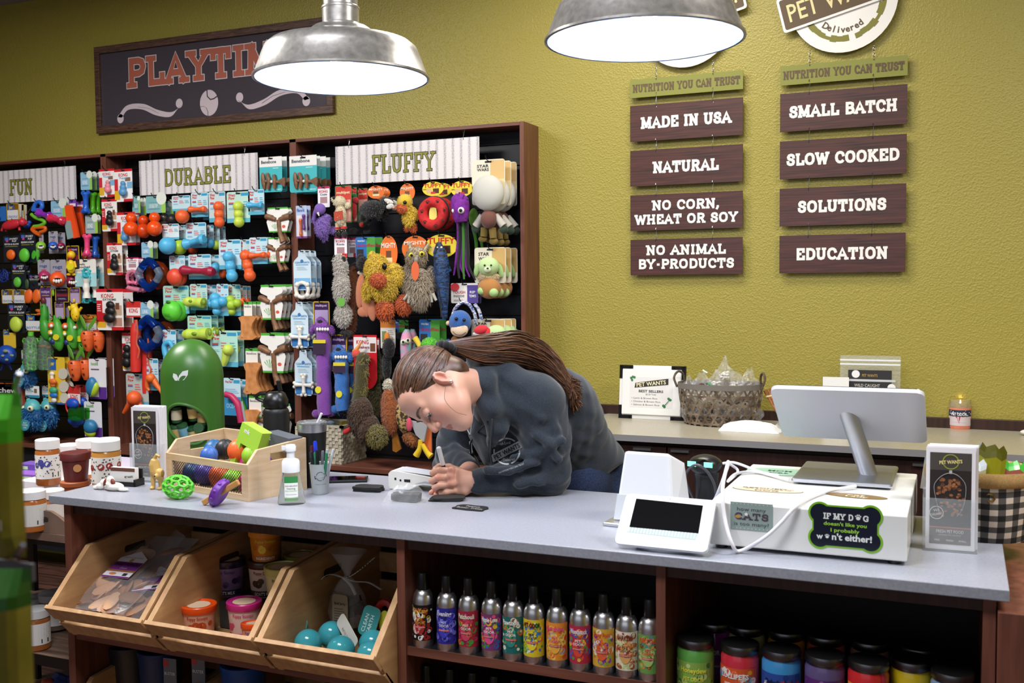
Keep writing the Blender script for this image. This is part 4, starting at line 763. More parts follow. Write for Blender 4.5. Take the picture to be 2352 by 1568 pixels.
T('rubber_ball', D, 'lime ball beside the light blue one', [cz(408, 517, 432, 552)], [('ball', ('#a8cc2c', 'rubber'), OB(413, 568, 17))], Y=4.38)
T('rubber_ball', D, 'dark orange ball under the blue bone', [], [('ball', ('#c8441c', 'rubber'), OB(443, 571, 13))], Y=4.43, hook=(440, 545))
T('bone_chew', D, 'tilted light blue bone crossing its card', [cz(427, 511, 474, 569)], [('chew', BL, [bonesh(422, 562, 470, 548, 7, 13)], {'d': 3})])
for i, (xa, cc, co) in enumerate(((459, 'crimson', '#a01c3c'), (476, 'light blue', '#4fb0dc'), (490, 'lime', '#b0d03c'), (503, 'orange', '#d8602c'))):
 T('bone_chew', D, '%s bone in the row behind the tilted blue one' % cc, [cz(xa, 514+i*2, xa+15, 566+i*2)], [('chew', (co, 'rubber'), [('c', xa+7, 555+i*4, 11)])], Y=4.37+i*.03, hook=(i == 0))
T('three_lobed_chew', D, 'light blue three-lobed chew, second card row', [cz(503, 550, 554, 618, 'wp')], [('chew', BL, TRI(525, 590, 533, 634, 13.5))])
T('three_lobed_chew', D, 'orange three-lobed chew, second card row', [cz(548, 550, 577, 620, 'wp', '#c8dce0')], [('chew', OR, TRI(564, 587, 574, 633, 13.5))], Y=4.34)
T('bone_chew', D, 'small orange bone in front of its pale card', [cz(573, 545, 614, 606)], [('chew', OR, [bonesh(573, 587, 610, 585, 5, 8)], {'d': 4})], n=2)
T('tilted_cup_toy', D, 'orange red cut ball, third card row', [cz(389, 587, 425, 622)], [('ball', ('#dc4a30', 'rubber'), [('e', 402, 636, 20, 20)])], n=2)
T('bone_chew', D, 'long crimson bone tied to a pale card', [cz(433, 584, 485, 641)], [('chew', CR, [bonesh(416, 620, 491, 624, 7, 12)], {'d': 3})])
T('bone_chew', D, 'light blue bone end behind the crimson bone', [cz(478, 585, 504, 640)], [('chew', BL, [('c', 495, 615, 12)])], Y=4.38, hook=False)
T('bone_chew', D, 'orange bone end behind the light blue end', [cz(486, 588, 512, 640)], [('chew', OR, [('c', 512, 629, 10)])], Y=4.42, hook=False)
T('treat_apple', D, 'bright green round treat ball with a slot', [cz(375, 656, 434, 720, 'wp', '#a8d8cc')], [('ball', GN, [('e', 395, 714, 24, 24)], {'txt': [('West', 382, 722, 6, '#3a8a28'), ('Paw', 386, 730, 6, '#3a8a28')], 'ty': 40}), ('slot', ('#2a6a1c', 'rubber'), [('e', 386, 694, 6, 4, 0, .6)], {'d': 30})], n=2, dy=.05)
TUB = lambda x0, y0, x1, y1, r: [('t', [r*.7, r, r*.85, r*.8, r, r], [(x0+(x1-x0)*k/5, y0+(y1-y0)*k/5) for k in range(6)])]
T('treat_tube', D, 'lime treat tube, upper one', [cz(437, 652, 476, 712, 'wp', '#bcdcd8')], [('tube', ('#c4dc58', 'rubber'), TUB(424, 692, 468, 695, 12)), ('hole', ('#7a9a2a', 'rubber'), [('e', 468, 694, 5, 6), ('e', 437, 691, 5, 3)], {'d': 20})])
T('treat_tube', D, 'light blue treat tube behind the upper lime one', [cz(474, 654, 497, 712)], [('tube', BL, [('c', 480, 694, 11)])], Y=4.38, hook=False)
STAR = lambda x, y, r: [('c', x-r*.2, y-r*.8, r*.78), ('c', x+r*.9, y-r*.3, r*.72), ('c', x-.8*r, y+r*.1, r*.5), ('c', x+r*.05, y+r*1.1, r*.62), ('c', x, y, r*.85)]
T('tri_star_chew', D, 'light blue three-armed chew', [cz(498, 652, 525, 725)], [('chew', BL, STAR(497, 697, 16))], n=1)
T('tri_star_chew', D, 'upper lime three-armed chew', [cz(523, 653, 553, 725, 'wp', '#b8e0d0')], [('chew', ('#a8cc3c', 'rubber'), STAR(532, 700, 14))], Y=4.36)
T('tri_star_chew', D, 'orange ball-ended chew past the lime one', [cz(546, 656, 567, 724, 'wp', '#d8d0cc')], [('chew', OR, [('c', 556, 692, 10)])], n=2, Y=4.40)
T('treat_tube', D, 'lime treat tube resting above the green dispenser', [cz(431, 725, 486, 775, 'wp', '#a8dcc8')], [('tube', ('#c0dc54', 'rubber'), TUB(424, 768, 480, 766, 14)), ('hole', ('#7a9a2a', 'rubber'), [('e', 446, 766, 8, 4), ('e', 482, 764, 5, 7)], {'d': 22})], n=3, dy=.05)
T('tri_star_chew', D, 'lime three-armed chew right of the green dispenser', [cz(483, 760, 546, 842, 'wp', '#b4e0d4')], [('chew', ('#c4dc58', 'rubber'), [('c', 524, 803, 13), ('t', [10, 9, 7], [(520, 806), (517, 825), (513, 838)])])], n=2, dy=.05)
T('curl_chew', D, 'light blue curled chew left of the dispenser', [cz(374, 757, 405, 832)], [('chew', BL, [('t', [5, 6, 6, 7, 7, 5], [(398, 800), (390, 786), (378, 792), (380, 812), (388, 828), (386, 848)])])], n=2, dy=.06)
T('animal_chew', D, 'small orange rubber elephant on blue card', [cz(333, 823, 364, 896)], [('chew', ('#e8702c', 'rubber'), [('c', 346, 868, 11), ('t', [6, 5, 3], [(340, 872), (338, 888), (343, 897)]), ('t', [7, 6, 4, 3], [(352, 870), (360, 884), (368, 896), (372, 904)])], {'d': 3})])
T('animal_chew', D, 'small blue rubber elephant behind the orange one', [cz(362, 826, 383, 894)], [('chew', ('#3a7a98', 'rubber'), [('c', 370, 866, 10), ('t', [6, 4], [(366, 872), (366, 896)])])], Y=4.39)
T('animal_chew', D, 'bigger orange rubber octopus on grey card', [cz(290, 858, 341, 932, 'wp', '#b8c4c0')], [('chew', ('#e8602a', 'rubber'), [('c', 308, 914, 17), ('t', [8, 6, 4], [(300, 924), (291, 938), (284, 948)]), ('t', [8, 6, 4], [(316, 922), (324, 936), (326, 950)])])])
T('ring_chew', D, 'orange rubber loop beside the green dispenser', [cz(378, 860, 392, 900)], [('loop', ('#e8602a', 'rubber'), [('t', 5, [(392, 886), (378, 892), (374, 906), (380, 922), (388, 930)])])])
T('curved_stick', D, 'crimson glittery curved stick chew', [cz(514, 868, 553, 954, 'ocean')], [('stick', ('#b82a5c', 'rubber'), [('t', [7, 7, 8, 8, 8, 8], [(517, 905), (532, 910), (545, 926), (550, 945), (553, 962), (554, 970)])], {'d': 3})])
T('curved_stick', D, 'green stick chew behind the crimson one', [cz(541, 871, 568, 952, 'ocean')], [('stick', ('#4cb83c', 'rubber'), [('t', [5, 7, 6, 4], [(549, 908), (556, 926), (562, 942), (568, 970)])])], Y=4.38, hook=False)
# edible bones
BN = mixnoise('brown chew', '#6e4a32', '#8a6244', (1, 1, 1), 40, .5)
TB = mixnoise('tan chew', '#c07c44', '#d8965c', (1, 1, 1), 30, .55)
def fish(x, y, lb, n, Y, cardr): T('fishbone_chew', D, lb, [cz(*cardr, 'fish')], [('head', BN, [('e', x-22, y, 6, 20, -6, .6)]), ('spine', BN, [bonesh(x-20, y, x+14, y+2, 3, 4), ('t', [4, 5, 4], [(x-14, y-18), (x-9, y), (x-12, y+18)]), ('t', [4, 5, 4], [(x+2, y-15), (x+4, y), (x+3, y+17)])]), ('tail', BN, [('p', [(x+10, y), (x+28, y-9), (x+30, y+2), (x+28, y+13)], 4)], {'d': 2}), ('ring', ('#e8e4dc', 'rubber'), [('c', x-3, y+1, 3.6)], {'d': 3})], n=n, Y=Y)
fish(627, 416, 'brown fish skeleton chew on teal card, left stack', 2, 4.335, (596, 360, 648, 441)); fish(701, 415, 'brown fish skeleton chew on teal card, right stack', 4, 4.33, (665, 357, 728, 441))
def wish(x0, y0, x1, y1, lb, n, Y=4.34):
 w, h = x1-x0, y1-y0; m = (x0+x1)/2; k = w/50
 T('wishbone_chew', D, lb, [cz(x0, y0, x1, y1, 'bb')], [('bone', BN, [('t', [6*k, 7*k, 5*k], [(x0-1, y0+h*.37), (x0+5*k, y0+h*.39), (m-4*k, y0+h*.5)]), ('t', [6*k, 7*k, 5*k], [(x1+2, y0+h*.37), (x1-5*k, y0+h*.39), (m+4*k, y0+h*.5)]), ('t', [5*k, 5*k, 6*k, 8*k], [(m+2, y0+h*.5), (m+5, y1), (m+9, y1+12*k), (m+13, y1+22*k)])], {'d': -7*k})], n=n, Y=Y, dy=.034)
wish(612, 476, 664, 533, 'brown wishbone chew on white card, top of stack', 2); wish(614, 545, 656, 603, 'brown wishbone chew on white card, second down', 2)
wish(597, 654, 650, 734, 'brown wishbone chew on white card, third down', 4); wish(597, 765, 656, 856, 'largest brown wishbone chew card, fourth down', 4); wish(592, 930, 650, 1010, 'wishbone chew card behind the black bottle', 3, 4.36)
def tanb(x, y0, y1, lb, n, cardr, Y=4.34):
 h = y1-y0
 T('tan_bone_chew', D, lb, [cz(*cardr, 'bbs')], [('bone', TB, [('p', [(x-20, y0+4), (x-12, y0), (x+12, y0), (x+20, y0+5), (x+12, y0+h*.32), (x+10, y0+h*.5), (x+13, y0+h*.72), (x+21, y1-6), (x+12, y1), (x-14, y1), (x-20, y1-5), (x-13, y0+h*.7), (x-11, y0+h*.5), (x-13, y0+h*.32)], 6), ('t', [4, 4], [(x-14, y0+6), (x-14, y1-6)])])], n=n, Y=Y, dy=.034)
tanb(571, 725, 780, 'tan flat bone chew, uppermost one', 4, (560, 693, 579, 734)); tanb(582, 832, 904, 'tan flat bone chew, middle one', 4, (564, 800, 592, 844)); tanb(580, 940, 1004, 'tan flat bone chew, lowest one', 2, (572, 907, 600, 958))
# ---------------- right bay: plush toys
def F(c): return (c, 'fur')
T('toothbrush_pack', 'toothbrush', 'purple and orange pet toothbrush pack on the right bay', [cz(680, 472, 705, 547, 'brush')], [('brush', ('#6a3a8a', 'plastic'), [bonesh(697, 492, 698, 528, 2.5, 4)]), ('brush', ('#d0683a', 'plastic'), [bonesh(690, 502, 691, 542, 2.5, 4)])], n=2)
T('plush_elephant', 'plush toy', 'purple fluffy elephant plush', [cz(730, 428, 757, 476, 'kongl')], [('body', F('#8a6ac0'), [('e', 742, 522, 19, 24, 10), ('e', 752, 502, 12, 10, 30), ('e', 722, 505, 6, 10), ('e', 762, 528, 12, 8, 20), ('e', 746, 545, 9, 9)], {'tuft': (500, 5, 1.2, .2)}), ('head', ('#7a5ab0', 'fabric'), [('e', 735, 480, 14, 13), ('t', [6, 5, 3], [(728, 480), (723, 492), (722, 505)])], {'d': 8}), ('tusk', ('#eeeae0', 'rubber'), [('t', [3, 1], [(730, 488), (733, 496)])], {'d': 26})])
T('plush_bear', 'plush toy', 'cream bear plush in red and black boots', [cz(770, 426, 808, 512, 'mpr')], [('body', F('#e2d6b4'), [('e', 783, 495, 14, 24), ('e', 780, 463, 16, 13), ('e', 768, 458, 8, 7), ('e', 799, 472, 8, 8), ('t', [5, 6], [(775, 512), (776, 528)]), ('t', [5, 6], [(790, 512), (790, 526)])], {'tuft': (350, 3, 1, .2)}), ('muzzle', ('#191512', 'rubber'), [('c', 767, 454, 4)], {'d': 14}), ('boot', ('#1a191b', 'fabric'), [('e', 776, 539, 8, 6), ('e', 791, 538, 8, 7)]), ('cuff', ('#d02a2c', 'fabric'), [('t', 7, [(776, 522), (776, 526)]), ('t', 7, [(790, 520), (790, 525)])]), ('tag', ('#b8402c', 'paper'), [('p', [(767, 487), (787, 483), (788, 503), (768, 507)], 1)], {'d': 22})])
T('holiday_plush', 'plush toy', 'red and green elf plush behind the cream bear', [cz(806, 430, 820, 510, 'mpr')], [('body', ('#b8232c', 'fur'), [('e', 812, 482, 8, 22), ('e', 816, 460, 9, 8)]), ('cap', ('#2f7a3c', 'fur'), [('e', 814, 450, 7, 6)]), ('boot', ('#201a1c', 'fabric'), [('e', 812, 530, 11, 7)])], Y=4.38)
T('holiday_plush', 'plush toy', 'dark green and red plush below the skunk plush', [cz(822, 432, 845, 500, 'mpr')], [('body', ('#2c5a34', 'fur'), [('e', 833, 500, 13, 22)]), ('boot', ('#1c181a', 'fabric'), [('e', 826, 532, 10, 6), ('e', 843, 532, 10, 6)]), ('button', ('#c02828', 'fabric'), [('c', 831, 516, 6)], {'d': 14})], Y=4.42)
T('plush_badger', 'plush toy', 'black and white striped skunk plush', [cz(844, 426, 883, 456, 'mighty')], [('body', F('#17171a'), [('e', 855, 480, 32, 20, -4), ('e', 888, 466, 18, 14), ('t', [9, 7], [(836, 490), (832, 506)]), ('t', [9, 7], [(868, 490), (872, 500)])], {'tuft': (500, 4, 1.1, .2), 'tm': ('#4a4c50', 'fur')}), ('mask', F('#e8e6e2'), [('e', 893, 462, 13, 5, 20), ('e', 896, 474, 10, 6, -10)], {'d': 18}), ('nose', ('#c8a080', 'rubber'), [('c', 904, 477, 3)], {'d': 24}), ('eye', ('#e8e4e0', 'rubber'), [('c', 891, 466, 2.4)], {'d': 33})], n=2, dy=.06)
YL, MO = F('#e8c63c'), ('#d0602a', 'fur')
T('plush_duck', 'plush toy', 'small yellow mop duck plush', [cz(918, 421, 953, 462, 'mighty')], [('body', YL, [('e', 941, 495, 16, 24), ('c', 931, 463, 17), ('e', 953, 490, 9, 13, -20)], {'tuft': (700, 6, 1.6, .5)}), ('bill', MO, [('e', 923, 479, 14, 9, 20)], {'d': 26, 'tuft': (160, 4, 1.4, .4)}), ('foot', MO, [('e', 937, 522, 8, 8), ('e', 951, 522, 8, 11)], {'tuft': (160, 5, 1.4, .4)}), ('eye', ('#17130f', 'rubber', .15), [('c', 930, 465, 4.5)], {'d': 32})])
DR = mixnoise('red quilted canvas', '#b81c20', '#cf2a2c', (1, 1, 1), 60, .8)
PAW = lambda x, y: [('e', x, y+1, 3, 2.4, 0, .3), ('c', x-3, y-2, 1), ('c', x-1, y-4, 1), ('c', x+2, y-4, 1), ('c', x+4, y-2, 1)]
T('ring_plush', 'plush toy', 'red quilted paw print ring plush', [cz(970, 417, 1019, 450, 'tuffy')], [('ring', DR, [('r', 995, 490, 26, 12.5, 32)]), ('piping', ('#1a1a1c', 'fabric'), [('r', 998, 490, 37, 3, 32)]), ('print', ('#1c1618', 'fabric'), sum([PAW(995+27*math.cos(k), 490-27*math.sin(k)*1.1) for k in (.3, 1.2, 2.1, 3.0, 3.9, 4.9, 5.7)], []), {'d': 24}), ('tag', ('#f0e070', 'paper'), [('p', arc(995, 493, 9, 23, 0, 360, 20)[:-1], 1)], {'d': 14})], n=2, dy=.09)
PU = mixnoise('purple quilted canvas', '#6a1c86', '#8a2ca8', (1, 1, 1), 60, .8)
T('octopus_plush', 'plush toy', 'purple octopus plush with long striped tentacles', [cz(1035, 415, 1086, 452, 'tuffy')], [('body', PU, [('t', [10, 20, 22, 21, 17, 14], [(1056, 445), (1056, 455), (1057, 470), (1058, 485), (1059, 502), (1060, 510)])]), ('band', ('#17151a', 'fabric'), [('e', 1058, 473, 21.5, 1.5, 0, 9)]), ('eye', ('#f2f0ee', 'rubber'), [('c', 1059, 483, 7.5)], {'d': 36}), ('eye', ('#f2f0ee', 'rubber'), [('c', 1042, 484, 5)], {'d': 32}), ('pupil', ('#151515', 'rubber'), [('c', 1058, 483, 4)], {'d': 48}), ('eye_spot', ('#33104a', 'fabric'), [('c', 1055, 443, 2), ('c', 1065, 450, 2), ('c', 1048, 455, 2), ('c', 1074, 458, 2), ('c', 1055, 497, 2), ('c', 1070, 500, 2)], {'d': 36})]+[('tentacle', PU if i % 2 == 0 else ('#3c7a24' if i == 3 else '#17151a', 'fabric'), [('t', [4, 4, 4, 3, 2], [(1052+i*4, 508), (1053+i*4, 545), (1050+i*5, 580), (1046+i*6, 610), (1042+i*8+(i % 3)*5, 632+(i*7) % 12)])], {'d': (i*5) % 9}) for i in range(6)])
T('octopus_plush', 'plush toy', 'green tentacled plush behind the purple octopus', [], [('tentacle', ('#4c9a2c', 'fabric'), [('t', [4, 4, 3], [(1086, 520), (1094, 560), (1092, 625)]), ('t', [4, 4, 3], [(1098, 510), (1104, 545), (1108, 570)])]), ('body', ('#5f9030', 'fabric'), [('e', 1088, 500, 12, 22)])], Y=4.41, hook=(1090, 450))
GP = F('#c3c2bc')
def greyplush(x, y, lb, n, cardr):
 T('plush_toy', 'plush toy', lb, [cz(*cardr, 'sw')], [('head', ('#c6c5be', 'fabric'), [('e', x, y, 40, 41, 0, .5)]), ('body', ('#70463c', 'fabric'), [('e', x+2, y+60, 20, 22)]), ('arm', ('#b8b4ac', 'fabric'), [('t', [8, 9], [(x-13, y+52), (x-28, y+76)])]), ('arm', ('#b8b4ac', 'fabric'), [('t', [8, 9], [(x+17, y+52), (x+36, y+76)])]), ('hand', ('#26382a', 'fabric'), [('e', x-28, y+84, 10, 9), ('e', x+36, y+84, 11, 10)]), ('leg', ('#7a6428', 'fabric'), [('t', [9, 8], [(x-8, y+80), (x-10, y+100)]), ('e', x-12, y+106, 11, 7)]), ('leg', ('#7a6428', 'fabric'), [('t', [9, 8], [(x+10, y+80), (x+12, y+104)]), ('e', x+13, y+111, 11, 8)])], n=n, dy=.068)
greyplush(1121, 443, 'plain grey big-headed plush figure on cream card', 3, (1084, 366, 1160, 470))
def greenplush(x, y, lb, n, cardr, cut=False):
 T('plush_toy', 'plush toy', lb, [cz(*cardr, 'sw2')], [('head', ('#bcd89a', 'fabric'), [('e', x, y, 26, 22, 0, .8)]), ('ear', ('#a4c884', 'fabric'), [('e', x-27, y+8, 7, 17, 14, .5)]), ('ear', ('#a4c884', 'fabric'), [('e', x+27, y+9, 7, 17, -14, .5)]), ('eye', ('#151515', 'rubber', .15), [('c', x-9, y-3, 2.4), ('c', x+6, y-3, 2.4)], {'d': 34}), ('muzzle', ('#d8e8c0', 'fabric'), [('e', x-2, y+7, 9, 7, 0, .8)], {'d': 28}), ('nose', ('#151515', 'rubber'), [('e', x-2, y+4, 3, 2)], {'d': 40}), ('collar', F('#d8c498'), [('e', x+1, y+24, 27, 12)], {'d': 4, 'tuft': (250, 3, 1.2, .2)}), ('body', ('#b07a40', 'fabric'), [('e', x+2, y+50, 28, 24)]), ('foot', ('#a8cc84', 'fabric'), [('e', x-16, y+56, 10, 9), ('e', x+12, y+60, 11, 10)], {'d': 24})], n=n, dy=.068)
greenplush(1122, 612, 'pale green floppy-eared plush, middle of the bay', 3, (1090, 568, 1162, 650)); greenplush(1140, 768, 'pale green plush low behind the person', 3, (1083, 733, 1160, 790))
T('red_plush_cap', 'plush toy', 'red and white cap of a plush above the hair', [], [('cap', ('#d8303a', 'fabric'), [('e', 1105, 757, 18, 11, -10), ('e', 1120, 764, 8, 12)]), ('brim', F('#f0eeec'), [('e', 1098, 768, 14, 5, 8)], {'d': 4})], Y=4.28, hook=(1100, 746))
def ce(x, y, k, lb, kind):
 if kind == 'ring': pr = [('ring', ('#e8e4da', 'rubber'), [('r', x, y+92, 17, 4.5, 16)]+[('c', x+17*math.cos(a), y+92-17*math.sin(a), 6) for a in (.8, 2.3, 3.9, 5.5)])]
 else: pr = [('jack', ('#eae6dc', 'rubber'), [bonesh(x-20, y+80, x+20, y+82, 4, 5.5), bonesh(x, y+60, x+1, y+102, 4, 5.5), ('c', x-21, y+76, 4), ('c', x-21, y+85, 4), ('c', x+21, y+77, 4), ('c', x+21, y+86, 4), ('c', x-4, y+58, 4), ('c', x+4, y+58, 4), ('c', x-4, y+104, 4), ('c', x+5, y+104, 4)])]
 T('teething_'+kind, D, lb, [cz(x-20, y, x+20, y+(105 if kind != 'ring' else 92), 'ce')], pr, n=3, dy=.045)
ce(694, 574, 1, 'cream recycled teething ring on bottle card', 'ring'); ce(688, 693, 1, 'cream teething jack, upper one of two', 'jack'); ce(697, 803, 1, 'cream teething jack, lower one of two', 'jack')
T('plush_raccoon', 'plush toy', 'grey white fluffy raccoon plush hanging long', [cz(768, 543, 797, 592, 'kongk')], [('body', F('#b8b2aa'), [('e', 785, 615, 17, 28), ('e', 786, 660, 20, 40), ('e', 780, 598, 15, 14), ('e', 790, 722, 20, 26)], {'tuft': (1500, 7, 1.5, .5), 'tm': ('#cfcac2', 'fur')}), ('mask', F('#26231f'), [('e', 789, 596, 6, 8, 0), ('e', 768, 592, 4, 7)], {'d': 14}), ('tail', F('#2c2926'), [('e', 778, 735, 16, 8), ('e', 796, 764, 16, 7)], {'d': 6, 'tuft': (250, 5, 1.4, .5)}), ('badge', ('#6cb048', 'paper'), [('p', arc(784, 694, 9, 10, 0, 360, 16)[:-1], 1)], {'d': 34})])
T('plush_fox', 'plush toy', 'rusty brown fluffy plush behind the raccoon', [cz(799, 546, 820, 590, 'kongk')], [('body', F('#a8643c'), [('e', 812, 660, 15, 50), ('e', 808, 730, 14, 34)], {'tuft': (700, 6, 1.5, .5)})], Y=4.40)
T('plush_goose', 'plush toy', 'black headed salmon bodied goose plush', [cz(817, 544, 862, 600, 'unst')], [('head', F('#161416'), [('e', 832, 606, 15, 17), ('e', 828, 592, 10, 9)], {'tuft': (260, 4, 1.2, .3)}), ('bill', ('#17120f', 'rubber'), [('t', [4, 3, 1], [(822, 602), (812, 606), (804, 612)])], {'d': 8}), ('collar', F('#e2d8c8'), [('e', 832, 626, 13, 6)]), ('wing', ('#cf8260', 'fabric'), [('e', 828, 668, 12, 40, 6, .5), ('e', 842, 690, 13, 38, 0, .5), ('e', 852, 704, 12, 34, -10, .5), ('e', 834, 716, 15, 12, 0, .5)])], n=2, dy=.07)
T('plush_duck', 'plush toy', 'big yellow mop duck plush with orange feet', [cz(873, 541, 913, 620, 'mighty')], [('body', YL, [('e', 886, 660, 30, 32), ('e', 868, 618, 29, 34), ('e', 908, 630, 22, 26, -30), ('e', 846, 662, 12, 26, 12), ('e', 856, 586, 9, 8)], {'tuft': (3000, 8, 1.9, .5)}), ('bill', MO, [('e', 870, 643, 20, 16)], {'d': 50, 'tuft': (420, 5, 1.6, .4)}), ('foot', MO, [('e', 886, 710, 22, 24)], {'d': 10, 'tuft': (420, 7, 1.8, .5)}), ('foot', MO, [('e', 930, 698, 20, 22)], {'d': 4, 'tuft': (420, 7, 1.8, .5)}), ('eye', ('#15110e', 'rubber', .12), [('e', 883, 612, 6, 8)], {'d': 44})], Y=4.31)
T('plush_owl', 'plush toy', 'brown and cream owl plush with yellow eyes', [cz(923, 541, 985, 600, 'mighty')], [('body', F('#8a7664'), [('e', 966, 660, 30, 44), ('e', 938, 640, 14, 36, -4), ('e', 990, 636, 12, 26)], {'tuft': (1800, 9, 1.6, .9), 'tm': ('#b4a48e', 'fur')}), ('head', F('#cdbfa6'), [('e', 958, 590, 26, 24), ('t', [5, 2], [(944, 572), (940, 556)]), ('t', [5, 2], [(976, 574), (984, 560)])], {'tuft': (700, 6, 1.4, .6), 'tm': ('#a89478', 'fur')}), ('eye', ('#d8d03c', 'rubber', .12), [('c', 945, 586, 6.5), ('c', 969, 583, 6.5)], {'d': 30}), ('pupil', ('#121212', 'rubber', .12), [('c', 945, 586, 3.2), ('c', 969, 583, 3.2)], {'d': 40}), ('beak', ('#8f8a80', 'rubber'), [('e', 956, 597, 6, 8)], {'d': 34}), ('foot', ('#b8b2a6', 'fabric'), [('t', [4, 3], [(938, 676), (928, 688)]), ('t', [4, 3], [(942, 678), (938, 696)]), ('t', [4, 3], [(946, 676), (952, 698)])], {'d': 40}), ('foot', ('#b8b2a6', 'fabric'), [('t', [4, 3], [(984, 676), (976, 694)]), ('t', [4, 3], [(990, 676), (992, 694)]), ('t', [4, 3], [(994, 674), (1002, 690)])], {'d': 26}), ('tag', ('#e0683c', 'paper'), [('p', arc(954, 622, 9, 22, 0, 360, 18)[:-1], 1)], {'d': 58})], Y=4.32)
SH = mixnoise('blue tiger canvas', '#0e1526', '#2c548c', (1, 1, 3), 38, .6, lo=.42, hi=.6, dist=1.5)
T('shark_plush', 'plush toy', 'dark blue tiger striped shark plush', [cz(977, 538, 1051, 592, 'tuffy')], [('body', SH, [('t', [5, 15, 18, 17, 13, 9, 6], [(1008, 556), (1010, 578), (1014, 605), (1016, 640), (1018, 680), (1020, 710), (1022, 732)])]), ('fin', SH, [('p', [(1002, 610), (980, 634), (984, 640), (1006, 632)], 5), ('p', [(1028, 600), (1038, 622), (1030, 626)], 5)], {'d': 10}), ('piping', ('#101014', 'fabric'), [('t', 1.6, [(1004, 560), (1000, 600), (1004, 640), (1010, 680), (1014, 728)])], {'d': 30}), ('eye', ('#eceae6', 'rubber'), [('c', 1004, 568, 2.6), ('c', 1014, 568, 2.6)], {'d': 28})], Y=4.32)
T('carded_toy', D, 'white and purple card with a round red badge', [cz(1036, 650, 1098, 696, 'tough')], [('badge', ('#d03c44', 'paper'), [('p', arc(1045, 659, 10, 9, 0, 360, 14)[:-1], 1)], {'d': 1})], n=2)
T('monkey_plush', 'plush toy', 'blue monkey plush with a cream face', [], [('head', ('#3a6ab4', 'fur'), [('e', 1057, 740, 27, 28)], {'d': -6}), ('face', ('#ecd0b4', 'fabric'), [('e', 1055, 732, 17, 13, 0, .5), ('e', 1055, 757, 22, 17, 0, .6)], {'d': 16}), ('eye', ('#17130f', 'rubber', .15), [('c', 1048, 732, 4)], {'d': 34}), ('eye', ('#17130f', 'rubber', .15), [('c', 1066, 735, 4)], {'d': 34}), ('ear', ('#ecc8ac', 'fabric'), [('c', 1030, 742, 6)]), ('mouth', ('#3a2418', 'rubber'), [('t', .7, [(1040, 761), (1048, 768), (1060, 769), (1070, 763)])], {'d': 42}), ('rope', mixnoise('blue white rope', '#e8e6ea', '#28488c', (1, 1, 6), 60, .8, lo=.48, hi=.52), [('t', 4, [(1038, 730), (1046, 708), (1062, 694), (1078, 700), (1090, 720), (1094, 745)]), ('t', 4, [(1090, 698), (1100, 712), (1106, 734)])], {'d': 4}), ('body', ('#8a5c28', 'fur'), [('e', 1050, 785, 16, 16)]), ('arm', ('#2f5ca8', 'fur'), [('e', 1030, 790, 8, 12)])], Y=4.3, hook=(1062, 690))
# loofa dogs
def loofa(x, y0, y1, w, col, nm, lb, cardr, tag2, badge, Y=4.33):
 k = w/17
 T('long_plush_dog', 'plush toy', lb, [cz(*cardr, 'loof')], [('body', F(col), [('t', [w*.8]+[w]*6+[w*.9], [(x+(i % 2)*1.5+i*.6, y0+28+(y1-y0-34)*i/7) for i in range(8)]), ('e', x-14, y1-8, 12, 10), ('e', x+18, y1-10, 12, 9)], {'tuft': (500, 3, 1, .2)}), ('head', F(col), [('e', x-2, y0+24, 20, 17), ('e', x-22, y0+28, 8, 12, 30), ('e', x+20, y0+30, 9, 12, -20), ('e', x-4, y0+8, 10, 9)], {'tuft': (500, 3, 1, .2), 'd': 3}), ('nose', ('#131114', 'fabric'), [('e', x-6, y0+11, 7, 5)], {'d': 20}), ('teeth', ('#eeece6', 'fabric'), [('e', x-12+i*6, y0+28, 3, 4) for i in range(5)], {'d': 32}), ('neck_card', ('#33203c', 'paper'), [('p', tag2, 1)], {'d': 2*w+1}), ('card_band', ('#dccb34', 'paper'), [('p', [tag2[0], tag2[1], (tag2[1][0], tag2[1][1]+8), (tag2[0][0], tag2[0][1]+8)], 1)], {'d': 2*w+2.2}), ('badge', ('#e4da34', 'paper'), [('p', arc(*badge, 7, 8, 0, 360, 16)[:-1], 1)], {'d': 2*w+1})], Y=Y)
loofa(741, 728, 958, 17, '#8a4cae', 'purple', 'long purple terry cloth dog plush', (720, 692, 757, 762), [(719, 780), (748, 780), (748, 814), (719, 814)], (731, 895))
loofa(783, 792, 948, 17, '#3a78c8', 'blue', 'long blue terry cloth dog plush, front one', (760, 768, 797, 853), [(766, 832), (793, 832), (793, 856), (766, 856)], (779, 905))
loofa(812, 794, 940, 15, '#2c62ac', 'blue', 'long blue terry cloth dog plush, rear one', (798, 771, 822, 850), [(800, 832), (818, 832), (818, 856), (800, 856)], (802, 896), 4.39)
GB = F('#4a4526')
